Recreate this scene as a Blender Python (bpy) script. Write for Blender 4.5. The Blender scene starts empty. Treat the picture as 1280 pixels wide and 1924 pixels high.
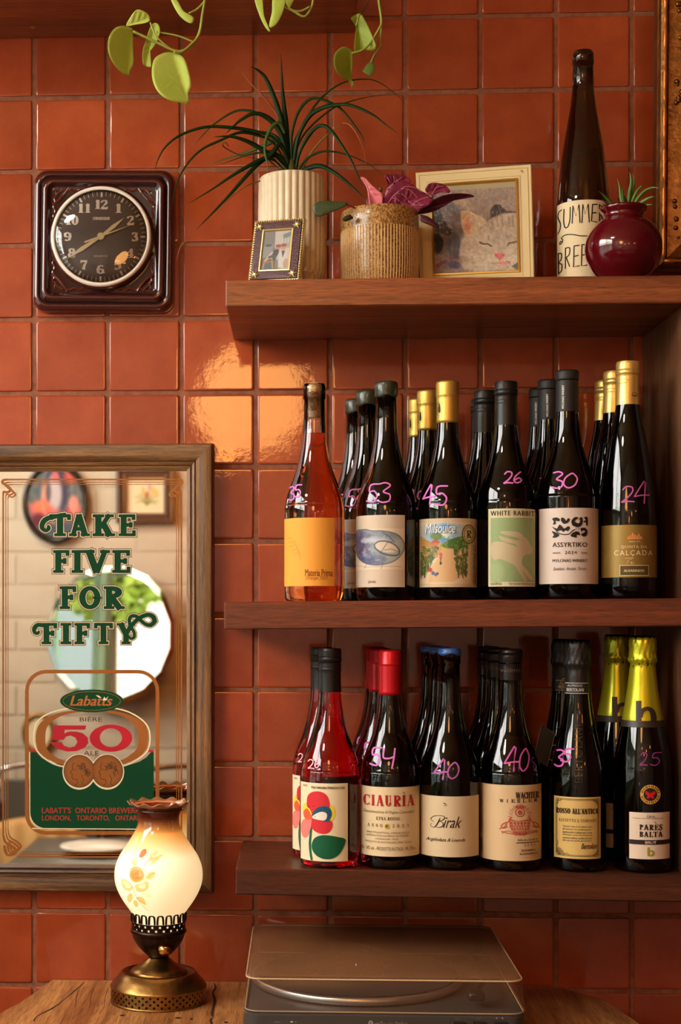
import bpy, bmesh, math, random
import numpy as np
from mathutils import Vector, Matrix, noise as mnoise

# ------------------------------------------------------------------ camera model (1280x1924 frame)
FPX, PXX, PYY, D, EYE = 2900.0, 425.0, 1155.0, 2.3, 1.43
TH = math.atan(135 / FPX)
CT, ST = math.cos(TH), math.sin(TH)
scn = bpy.context.scene
cam_d = bpy.data.cameras.new('camera')
cam = bpy.data.objects.new('camera', cam_d)
scn.collection.objects.link(cam)
scn.camera = cam
cam.location = (0, -D, EYE)
cam.rotation_euler = (math.pi / 2, 0, TH)
cam_d.sensor_fit = 'HORIZONTAL'
cam_d.sensor_width = 36
cam_d.lens = FPX / 1280 * 36
cam_d.shift_x = (640 - PXX) / 1280
cam_d.shift_y = (PYY - 962) / 1280
cam_d.clip_start = 0.05
cam_d.dof.use_dof = True
cam_d.dof.focus_distance = 2.1
cam_d.dof.aperture_fstop = 9.0

# ------------------------------------------------------------------ world, lights, exposure
world = bpy.data.worlds.new('world')
scn.world = world
world.use_nodes = True
wn = world.node_tree
bg = wn.nodes['Background']
bg.inputs[0].default_value = (1.0, 0.965, 0.93, 1)
bg.inputs[1].default_value = 19.0
scn.view_settings.view_transform = 'Standard'
scn.view_settings.look = 'None'
scn.view_settings.exposure = -0.12
scn.view_settings.gamma = 1.0
scn.view_settings.use_curve_mapping = False
scn.cycles.use_denoising = True
scn.cycles.max_bounces = 10
scn.cycles.transmission_bounces = 10
scn.cycles.glossy_bounces = 5
scn.cycles.diffuse_bounces = 3
scn.cycles.transparent_max_bounces = 8
scn.cycles.caustics_reflective = False
scn.cycles.caustics_refractive = False
scn.cycles.sample_clamp_indirect = 6.0
random.seed(7)

# room (x left/right, y from tiled wall 0 to brick wall, z)
RX0, RX1, RY, RZ = -2.0, 2.2, -3.25, 2.95
WIN = (-2.75, -0.35, 0.92, 2.9)
WTR = 2.02     # transom bar; the opening above it is added to let in key light
#          # y0,y1,z0,z1 of the window in the left wall


def light(name, kind, loc, power, color, size=0.05, rot=(0, 0, 0)):
    l = bpy.data.lights.new(name, kind)
    l.energy = power
    l.color = color
    if kind == 'POINT':
        l.shadow_soft_size = size
    if kind == 'AREA':
        l.shape = 'RECTANGLE'
        l.size, l.size_y = size
    o = bpy.data.objects.new(name, l)
    scn.collection.objects.link(o)
    o.location = loc
    o.rotation_euler = rot
    return o


for _z0, _z1 in ((WIN[2], WTR - .03), (WTR + .03, WIN[3])):
    _p = light('window_portal', 'AREA', (RX0 - 0.09, (WIN[0] + WIN[1]) / 2, (_z0 + _z1) / 2), 1, (1, 1, 1),
               (_z1 - _z0, WIN[1] - WIN[0]), (0, -math.pi / 2, 0))
    _p.data.cycles.is_portal = True

_l = light('added_fill_light', 'AREA', (-1.3, -2.0, RZ - .03), 26, (1, .9, .78), (.45, .45), (0, 0, 0))  # added fill light from upper left, out of view
_l.data.shape = 'DISK'

# ------------------------------------------------------------------ helpers
def P(u, v, Y=0.0):
    a = u - PXX
    t = (Y + D) / (CT * FPX + ST * a)
    return Vector(((-ST * FPX + CT * a) * t, Y, EYE + (PYY - v) * t))


def Pz(u, v, z):
    """point on horizontal plane z (relative to eye) seen at pixel"""
    t = z / (PYY - v)
    return P(u, v, (CT * FPX + ST * (u - PXX)) * t - D)


def scale_at(X, Y):
    return FPX / (-ST * X + CT * (Y + D))


def px_of(X, Y, Z):
    dep = -ST * X + CT * (Y + D)
    return (PXX + FPX * (CT * X + ST * (Y + D)) / dep, PYY - FPX * (Z - EYE) / dep)


def lin(c):
    return tuple(((x / 255) / 12.92 if x <= 10 else (((x / 255) + 0.055) / 1.055) ** 2.4) for x in c)


def lin_arr(a):
    a = np.clip(a / 255.0, 0, 1)
    return np.where(a <= 0.04045, a / 12.92, ((a + 0.055) / 1.055) ** 2.4)


MATS = {}


def mat(name, color, rough=0.5, metal=0.0, spec=0.5, trans=0.0, ior=1.45, coat=0.0, bump=0, bscale=50, emis=0, ecol=None,
        vary=0, vscale=20, color2=None, subsurf=0, stretch=(1, 1, 1), bdist=0.001, sheen=0):
    if name in MATS:
        return MATS[name]
    m = bpy.data.materials.new(name)
    m.use_nodes = True
    nt = m.node_tree
    b = nt.nodes['Principled BSDF']
    c = lin(color) + (1,)
    b.inputs['Base Color'].default_value = c
    b.inputs['Roughness'].default_value = rough
    b.inputs['Metallic'].default_value = metal
    b.inputs['Specular IOR Level'].default_value = spec
    b.inputs['IOR'].default_value = ior
    b.inputs['Transmission Weight'].default_value = trans
    b.inputs['Coat Weight'].default_value = coat
    b.inputs['Coat Roughness'].default_value = 0.08
    if sheen:
        b.inputs['Sheen Weight'].default_value = sheen
    if emis:
        b.inputs['Emission Color'].default_value = lin(ecol or color) + (1,)
        b.inputs['Emission Strength'].default_value = emis
    tc = mp = None
    if bump or vary or color2:
        tc = nt.nodes.new('ShaderNodeTexCoord')
        mp = nt.nodes.new('ShaderNodeMapping')
        mp.inputs['Scale'].default_value = stretch
        nt.links.new(tc.outputs['Object'], mp.inputs[0])
    if color2:
        n = nt.nodes.new('ShaderNodeTexNoise')
        n.inputs['Scale'].default_value = vscale
        n.inputs['Detail'].default_value = 5
        n.inputs['Roughness'].default_value = 0.65
        nt.links.new(mp.outputs[0], n.inputs['Vector'])
        r = nt.nodes.new('ShaderNodeValToRGB')
        r.color_ramp.elements[0].position = 0.5 - (vary or 0.15)
        r.color_ramp.elements[1].position = 0.5 + (vary or 0.15)
        r.color_ramp.elements[0].color = c
        r.color_ramp.elements[1].color = lin(color2) + (1,)
        nt.links.new(n.outputs['Fac'], r.inputs[0])
        nt.links.new(r.outputs[0], b.inputs['Base Color'])
    if bump:
        n2 = nt.nodes.new('ShaderNodeTexNoise')
        n2.inputs['Scale'].default_value = bscale
        n2.inputs['Detail'].default_value = 4
        nt.links.new(mp.outputs[0], n2.inputs['Vector'])
        bp = nt.nodes.new('ShaderNodeBump')
        bp.inputs['Strength'].default_value = bump
        bp.inputs['Distance'].default_value = bdist
        nt.links.new(n2.outputs['Fac'], bp.inputs['Height'])
        nt.links.new(bp.outputs[0], b.inputs['Normal'])
        if coat:
            pass
    MATS[name] = m
    return m


def ink(c, rough=0.55, metal=0.0):
    return mat('ink_%02x%02x%02x_%d' % (c[0], c[1], c[2], metal * 10), c, rough, metal, spec=0.3)


def wood(name, dark, light_, axis='x', rough=0.42, scale=1.0, coat=0.15, fine=1.0, tone=0.5):
    """grain running along the given axis, object coordinates in metres"""
    if name in MATS:
        return MATS[name]
    m = bpy.data.materials.new(name)
    m.use_nodes = True
    nt = m.node_tree
    b = nt.nodes['Principled BSDF']
    tc = nt.nodes.new('ShaderNodeTexCoord')
    sx = {'x': (0.035, 1, 1), 'y': (1, 0.035, 1), 'z': (1, 1, 0.035)}[axis]

    def noise(sc, det, st, rough_=0.6, dist=0.0):
        mp = nt.nodes.new('ShaderNodeMapping')
        mp.inputs['Scale'].default_value = [sc * (q if q == 1 else q * st) for q in sx]
        nt.links.new(tc.outputs['Object'], mp.inputs[0])
        n = nt.nodes.new('ShaderNodeTexNoise')
        n.inputs['Scale'].default_value = 1
        n.inputs['Detail'].default_value = det
        n.inputs['Roughness'].default_value = rough_
        n.inputs['Distortion'].default_value = dist
        nt.links.new(mp.outputs[0], n.inputs['Vector'])
        return n
    n1 = noise(38 * scale, 4, 1.0, 0.6, 0.6)
    n2 = noise(260 * scale, 3, 1.0, 0.7)
    n3 = noise(1000 * scale, 3, 1.0, 0.6)
    r1 = nt.nodes.new('ShaderNodeValToRGB')
    r1.color_ramp.elements[0].position = 0.36
    r1.color_ramp.elements[1].position = 0.66
    r1.color_ramp.elements[0].color = lin(dark) + (1,)
    r1.color_ramp.elements[1].color = lin(light_) + (1,)
    nt.links.new(n1.outputs['Fac'], r1.inputs[0])

    def mul(a, n, lo, hi, p0, p1):
        r = nt.nodes.new('ShaderNodeMapRange')
        r.inputs['From Min'].default_value = p0
        r.inputs['From Max'].default_value = p1
        r.inputs['To Min'].default_value = lo
        r.inputs['To Max'].default_value = hi
        nt.links.new(n.outputs['Fac'], r.inputs[0])
        mx = nt.nodes.new('ShaderNodeMix')
        mx.data_type = 'RGBA'
        mx.blend_type = 'MULTIPLY'
        mx.inputs[0].default_value = 1.0
        nt.links.new(a, mx.inputs[6])
        nt.links.new(r.outputs[0], mx.inputs[7])
        return mx.outputs[2]
    o = mul(r1.outputs[0], n2, 0.72, 1.12, 0.35, 0.62)
    o = mul(o, n3, 0.5, 1.08, 0.36, 0.54)
    nt.links.new(o, b.inputs['Base Color'])
    b.inputs['Roughness'].default_value = rough
    b.inputs['Coat Weight'].default_value = coat
    b.inputs['Coat Roughness'].default_value = 0.25
    bp = nt.nodes.new('ShaderNodeBump')
    bp.inputs['Strength'].default_value = 0.25 * fine
    bp.inputs['Distance'].default_value = 0.0006
    nt.links.new(n3.outputs['Fac'], bp.inputs['Height'])
    nt.links.new(bp.outputs[0], b.inputs['Normal'])
    MATS[name] = m
    return m


def vcol_mat(name='painted_print', rough=0.5, coat=0.0):
    if name in MATS:
        return MATS[name]
    m = bpy.data.materials.new(name)
    m.use_nodes = True
    nt = m.node_tree
    b = nt.nodes['Principled BSDF']
    a = nt.nodes.new('ShaderNodeAttribute')
    a.attribute_name = 'Col'
    nt.links.new(a.outputs['Color'], b.inputs['Base Color'])
    b.inputs['Roughness'].default_value = rough
    b.inputs['Coat Weight'].default_value = coat
    MATS[name] = m
    return m


def link(o, parent=None):
    scn.collection.objects.link(o)
    if parent is not None:
        o.parent = parent
    return o


def mesh(name, verts, faces, m, parent=None, smooth=False, mi=None, auto=None):
    me = bpy.data.meshes.new(name)
    me.from_pydata([tuple(v) for v in verts], [], faces)
    for x in (m if isinstance(m, (list, tuple)) else [m]):
        me.materials.append(x)
    if mi is not None:
        me.polygons.foreach_set('material_index', mi)
    if smooth:
        me.polygons.foreach_set('use_smooth', [True] * len(me.polygons))
    me.update()
    if auto is not None:
        try:
            me.set_sharp_from_angle(angle=math.radians(auto))
        except Exception:
            pass
    o = bpy.data.objects.new(name, me)
    return link(o, parent)


def fixn(o):
    bm = bmesh.new()
    bm.from_mesh(o.data)
    bmesh.ops.recalc_face_normals(bm, faces=bm.faces)
    bm.to_mesh(o.data)
    bm.free()
    return o


def thing(name, label, cat, loc=(0, 0, 0), rz=0, group=None):
    o = bpy.data.objects.new(name, None)
    o.empty_display_size = 0.02
    link(o)
    o.location = loc
    o.rotation_euler = (0, 0, rz)
    return tag(o, label, cat, group)


def tag(o, label=None, cat=None, group=None, kind=None):
    if label: o['label'] = label
    if cat: o['category'] = cat
    if group: o['group'] = group
    if kind: o['kind'] = kind
    return o


def copy_tree(o, parent=None):
    c = o.copy()
    scn.collection.objects.link(c)
    c.parent = parent
    for ch in [x for x in scn.collection.objects if x.parent == o]:
        copy_tree(ch, c)
    return c


class MB:
    """mesh collector"""
    def __init__(s):
        s.v, s.f, s.mi = [], [], []

    def add(s, verts, faces, mi=0):
        n = len(s.v)
        s.v += [tuple(x) for x in verts]
        s.f += [[i + n for i in f] for f in faces]
        s.mi += [mi] * len(faces)
        return s

    def box(s, x0, x1, y0, y1, z0, z1, mi=0):
        v = [(x, y, z) for z in (z0, z1) for y in (y0, y1) for x in (x0, x1)]
        return s.add(v, [(0, 2, 3, 1), (4, 5, 7, 6), (0, 1, 5, 4), (2, 6, 7, 3), (0, 4, 6, 2), (1, 3, 7, 5)], mi)

    def bbox(s, x0, x1, y0, y1, z0, z1, b=0.002, mi=0):
        """box with chamfered edges"""
        v = []
        for z in (z0, z1):
            for y in (y0, y1):
                for x in (x0, x1):
                    sx, sy, sz = (b if x == x0 else -b), (b if y == y0 else -b), (b if z == z0 else -b)
                    v += [(x + sx, y + sy, z), (x + sx, y, z + sz), (x, y + sy, z + sz)]
        bm = bmesh.new()
        for q in v:
            bm.verts.new(q)
        bmesh.ops.convex_hull(bm, input=bm.verts)
        bmesh.ops.dissolve_limit(bm, angle_limit=0.02, verts=bm.verts, edges=bm.edges)
        bm.verts.index_update()
        bmesh.ops.recalc_face_normals(bm, faces=bm.faces)
        s.add([w.co[:] for w in bm.verts], [[w.index for w in f.verts] for f in bm.faces], mi)
        bm.free()
        return s

    def tube(s, pts, r, seg=8, mi=0, cap=True, closed=False):
        pts = [Vector(p) for p in pts]
        n = len(pts)
        rs = r if isinstance(r, (list, tuple)) else [r] * n
        base = len(s.v)
        up = None
        for i, p in enumerate(pts):
            if closed:
                t = pts[(i + 1) % n] - pts[i - 1]
            else:
                t = pts[min(i + 1, n - 1)] - pts[max(i - 1, 0)]
            t = t.normalized() if t.length > 1e-9 else Vector((0, 0, 1))
            if up is None:
                up = Vector((0, 0, 1)) if abs(t.z) < 0.9 else Vector((1, 0, 0))
            a = t.cross(up)
            a = a.normalized() if a.length > 1e-6 else Vector((1, 0, 0))
            b = a.cross(t).normalized()
            up = b
            for k in range(seg):
                w = 2 * math.pi * k / seg
                s.v.append(tuple(p + (a * math.cos(w) + b * math.sin(w)) * rs[i]))
        m = n if closed else n - 1
        for i in range(m):
            i2 = (i + 1) % n
            for k in range(seg):
                k2 = (k + 1) % seg
                s.f.append([base + i * seg + k, base + i * seg + k2, base + i2 * seg + k2, base + i2 * seg + k])
                s.mi.append(mi)
        if cap and not closed:
            s.f.append([base + k for k in range(seg)][::-1]); s.mi.append(mi)
            s.f.append([base + (n - 1) * seg + k for k in range(seg)]); s.mi.append(mi)
        return s

    def lathe(s, prof, seg=48, mi=0, c=(0, 0, 0), fn=None):
        """prof [(r,z)], r==0 ends closed; fn(angle, r, z)->(r,z)"""
        base = len(s.v)
        rings = []
        for r, z in prof:
            if r <= 1e-6:
                s.v.append((c[0], c[1], c[2] + z))
                rings.append([len(s.v) - 1])
            else:
                ring = []
                for k in range(seg):
                    a = 2 * math.pi * k / seg
                    rr, zz = (r, z) if fn is None else fn(a, r, z)
                    s.v.append((c[0] + rr * math.sin(a), c[1] - rr * math.cos(a), c[2] + zz))
                    ring.append(len(s.v) - 1)
                rings.append(ring)
        for A, B in zip(rings, rings[1:]):
            for k in range(seg):
                k2 = (k + 1) % seg
                if len(A) == 1 and len(B) > 1:
                    f = [A[0], B[k2], B[k]]
                elif len(B) == 1 and len(A) > 1:
                    f = [A[k], A[k2], B[0]]
                elif len(A) > 1:
                    f = [A[k], A[k2], B[k2], B[k]]
                else:
                    continue
                s.f.append(f); s.mi.append(mi)
        return s

    def loft(s, rings, mi=0, cap0=False, cap1=False, closed=True):
        base = len(s.v)
        n = len(rings[0])
        for r in rings:
            s.v += [tuple(p) for p in r]
        for i in range(len(rings) - 1):
            for k in range(n if closed else n - 1):
                k2 = (k + 1) % n
                s.f.append([base + i * n + k, base + i * n + k2, base + (i + 1) * n + k2, base + (i + 1) * n + k])
                s.mi.append(mi)
        if cap0:
            s.f.append([base + k for k in range(n)][::-1]); s.mi.append(mi)
        if cap1:
            s.f.append([base + (len(rings) - 1) * n + k for k in range(n)]); s.mi.append(mi)
        return s

    def build(s, name, m, parent=None, smooth=False, auto=None, fix=False):
        o = mesh(name, s.v, s.f, m, parent, smooth, s.mi if isinstance(m, (list, tuple)) else None, None)
        if fix:
            fixn(o)
        if auto is not None:
            o.data.polygons.foreach_set('use_smooth', [True] * len(o.data.polygons))
            o.data.set_sharp_from_angle(angle=math.radians(auto))
        return o


def catmull(pts, n=6, closed=False):
    pts = [tuple(p) for p in pts]
    if len(pts) < 3:
        return pts
    out = []
    N = len(pts)
    rng = range(N if closed else N - 1)
    for i in rng:
        if closed:
            a, b, c, d = pts[i - 1], pts[i], pts[(i + 1) % N], pts[(i + 2) % N]
        else:
            a, b, c, d = pts[max(i - 1, 0)], pts[i], pts[i + 1], pts[min(i + 2, N - 1)]
        for k in range(n):
            t = k / n
            out.append(tuple(0.5 * (2 * b[j] + (c[j] - a[j]) * t + (2 * a[j] - 5 * b[j] + 4 * c[j] - d[j]) * t * t + (3 * b[j] - a[j] - 3 * c[j] + d[j]) * t ** 3) for j in range(len(b))))
    if not closed:
        out.append(pts[-1])
    return out


def interp(prof, z):
    """prof list of (z, r) sorted"""
    if z <= prof[0][0]:
        return prof[0][1]
    for (z0, r0), (z1, r1) in zip(prof, prof[1:]):
        if z <= z1:
            return r0 + (r1 - r0) * (z - z0) / max(z1 - z0, 1e-9)
    return prof[-1][1]


def rrect(w, h, r, n=5, cx=0, cy=0):
    out = []
    for qx, qy, a0 in ((1, 1, 0), (-1, 1, 90), (-1, -1, 180), (1, -1, 270)):
        for k in range(n + 1):
            a = math.radians(a0 + 90 * k / n)
            out.append((cx + qx * (w / 2 - r) + r * math.cos(a), cy + qy * (h / 2 - r) + r * math.sin(a)))
    return out


# ------------------------------------------------------------------ flat art in photo-like pixel units, mapped on a surface
_TXT = {}


def text_tris(s, shear=0.0, bold=0.0, spacing=1.0):
    key = (s, shear, bold, spacing)
    if key in _TXT:
        return _TXT[key]
    c = bpy.data.curves.new('t', 'FONT')
    c.body = s
    c.shear = shear
    c.offset = bold
    c.space_character = spacing
    c.resolution_u = 3
    o = bpy.data.objects.new('t', c)
    scn.collection.objects.link(o)
    bpy.context.view_layer.update()
    me = o.to_mesh()
    v = [(q.co.x, q.co.y) for q in me.vertices]
    f = [list(p.vertices) for p in me.polygons]
    o.to_mesh_clear()
    bpy.data.objects.remove(o)
    bpy.data.curves.remove(c)
    _TXT[key] = (v, f)
    return v, f


class Art:
    def __init__(s):
        s.items = []   # (verts, faces, mat, layer)
        s.spread = True

    def poly(s, pts, m, layer=0):
        s.items.append(([tuple(p[:2]) for p in pts], [list(range(len(pts)))], m, layer))

    def rect(s, x0, y0, x1, y1, m, layer=0):
        s.poly([(x0, y0), (x1, y0), (x1, y1), (x0, y1)], m, layer)

    def ell(s, cx, cy, rx, ry, m, layer=0, n=40):
        s.poly([(cx + rx * math.cos(2 * math.pi * k / n), cy + ry * math.sin(2 * math.pi * k / n)) for k in range(n)], m, layer)

    def ring(s, cx, cy, rx, ry, w, m, layer=0, n=48):
        a = [(cx + (rx + w / 2) * math.cos(2 * math.pi * k / n), cy + (ry + w / 2) * math.sin(2 * math.pi * k / n)) for k in range(n)]
        b = [(cx + (rx - w / 2) * math.cos(2 * math.pi * k / n), cy + (ry - w / 2) * math.sin(2 * math.pi * k / n)) for k in range(n)]
        s.items.append((a + b, [[k, (k + 1) % n, n + (k + 1) % n, n + k] for k in range(n)], m, layer))

    def line(s, pts, w, m, layer=0, sm=0, closed=False, rnd=False, grow=0.0):
        """pts (x,y[,w])"""
        if sm:
            pts = catmull(pts, sm, closed)
        n = len(pts)
        if n < 2:
            return
        L, R = [], []
        for i, p in enumerate(pts):
            a = pts[(i - 1) % n] if (closed or i > 0) else p
            b = pts[(i + 1) % n] if (closed or i < n - 1) else p
            tx, ty = b[0] - a[0], b[1] - a[1]
            d = math.hypot(tx, ty) or 1
            tx, ty = tx / d, ty / d
            ww = (p[2] if len(p) > 2 else w) / 2 + grow
            ex = 0
            if not closed and grow and i == 0: ex = -grow
            if not closed and grow and i == n - 1: ex = grow
            x, y = p[0] + tx * ex, p[1] + ty * ex
            L.append((x - ty * ww, y + tx * ww))
            R.append((x + ty * ww, y - tx * ww))
        m_ = n if closed else n - 1
        s.items.append((L + R, [[k, (k + 1) % n, n + (k + 1) % n, n + k] for k in range(m_)], m, layer))
        if rnd:
            for p in (pts[0], pts[-1]):
                s.ell(p[0], p[1], (p[2] if len(p) > 2 else w) / 2 + grow, (p[2] if len(p) > 2 else w) / 2 + grow, m, layer, 10)

    def rrline(s, x0, y0, x1, y1, r, w, m, layer=0):
        pts = rrect(x1 - x0, y1 - y0, r, 6, (x0 + x1) / 2, (y0 + y1) / 2)
        s.line(pts, w, m, layer, closed=True)

    def text(s, t, x0, y0, x1, y1, m, layer=0, shear=0.0, bold=0.0, spacing=1.0, rot=0):
        """fit text's bounding box into the pixel box"""
        if bold:
            e = bold * (y1 - y0 if rot != 90 else x1 - x0) * 1.1
            for sg in (-1, 1):
                q = (0, sg * e) if rot == 90 else (sg * e, 0)
                s.text(t, x0 + q[0], y0 + q[1], x1 + q[0], y1 + q[1], m, layer, shear, 0, spacing, rot)
            return
        v, f = text_tris(t, shear, 0, spacing)
        if not v:
            return
        ax, bx = min(q[0] for q in v), max(q[0] for q in v)
        ay, by = min(q[1] for q in v), max(q[1] for q in v)
        out = []
        for x, y in v:
            p, q = (x - ax) / (bx - ax), (y - ay) / max(by - ay, 1e-6)
            if rot == 90:      # reads upwards
                out.append((x0 + (1 - q) * (x1 - x0), y1 - p * (y1 - y0)))
            else:
                out.append((x0 + p * (x1 - x0), y1 - q * (y1 - y0)))
        s.items.append((out, f, m, layer))

    def serif(s, t, x0, y0, x1, y1, m, layer=0, W=0.2, T=0.075, S=0.065, O=0.09, gap=0.16, grow=0.0, boxes=None):
        """slab/serif capitals made of strokes, fitted into the box; boxes: explicit x ranges per letter"""
        widths = [serif_w(c) for c in t]
        tot = sum(widths) + gap * (len(t) - 1)
        h = y1 - y0
        x = 0
        for i, c in enumerate(t):
            if boxes:
                bx0, bx1 = boxes[i]
            else:
                bx0 = x0 + x / tot * (x1 - x0)
                bx1 = x0 + (x + widths[i]) / tot * (x1 - x0)
            x += widths[i] + gap
            if c == ' ':
                continue
            w = widths[i]
            kx = (bx1 - bx0) / w
            for st in serif_glyph(c, W, T, S, O):
                pts = []
                for p in st[0]:
                    ww = (p[2] if len(p) > 2 else st[1]) * (kx * 0.5 + h * 0.5)
                    pts.append((bx0 + p[0] * kx, y1 - p[1] * h, ww))
                s.line(pts, 1, m, layer, grow=grow)

    def build(s, name, parent, fn, step=None, smooth=False):
        mats_, idx = [], {}
        V, F, MI = [], [], []
        for k_i, (verts, faces, m, layer) in enumerate(s.items):
            layer = layer + (k_i % 9) * .09 if s.spread else layer
            if m.name not in idx:
                idx[m.name] = len(mats_)
                mats_.append(m)
            k = len(V)
            V += [(p[0], p[1], layer) for p in verts]
            F += [[i + k for i in f] for f in faces]
            MI += [idx[m.name]] * len(faces)
        me = bpy.data.meshes.new(name)
        me.from_pydata(V, [], F)
        me.polygons.foreach_set('material_index', MI)
        bm = bmesh.new()
        bm.from_mesh(me)
        big = [f for f in bm.faces if len(f.verts) > 4]
        if big:
            bmesh.ops.triangulate(bm, faces=big)
        if step:
            xs = [v.co.x for v in bm.verts]
            x = math.ceil(min(xs) / step) * step
            while x < max(xs):
                bmesh.ops.bisect_plane(bm, geom=bm.verts[:] + bm.edges[:] + bm.faces[:], plane_co=(x, 0, 0), plane_no=(1, 0, 0), dist=1e-6)
                x += step
            ys = [v.co.y for v in bm.verts]
        for v in bm.verts:
            v.co = Vector(fn(v.co.x, v.co.y, v.co.z))
        bm.to_mesh(me)
        bm.free()
        if step:
            me.polygons.foreach_set('use_smooth', [True] * len(me.polygons))
        for m in mats_:
            me.materials.append(m)
        o = bpy.data.objects.new(name, me)
        return link(o, parent)


def serif_w(c):
    return {'I': 0.42, 'M': 1.15, 'W': 1.3, ' ': 0.4, 'J': 0.5, '1': 0.45, "'": 0.2, '.': 0.2, 'L': 0.72, 'E': 0.76, 'F': 0.72, 'S': 0.66,
            'P': 0.74, 'B': 0.8, 'T': 0.84, 'Ì': 0.42, '-': 0.4, 'O': 0.9, 'C': 0.82, 'G': 0.88}.get(c, 0.62 if c.isdigit() else 0.86)


def arc(cx, cy, rx, ry, a0, a1, wv, wh, n=14):
    out = []
    for k in range(n + 1):
        a = math.radians(a0 + (a1 - a0) * k / n)
        w = wh + (wv - wh) * abs(math.cos(a)) ** 1.5
        out.append((cx + rx * math.cos(a), cy + ry * math.sin(a), w))
    return out


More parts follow.
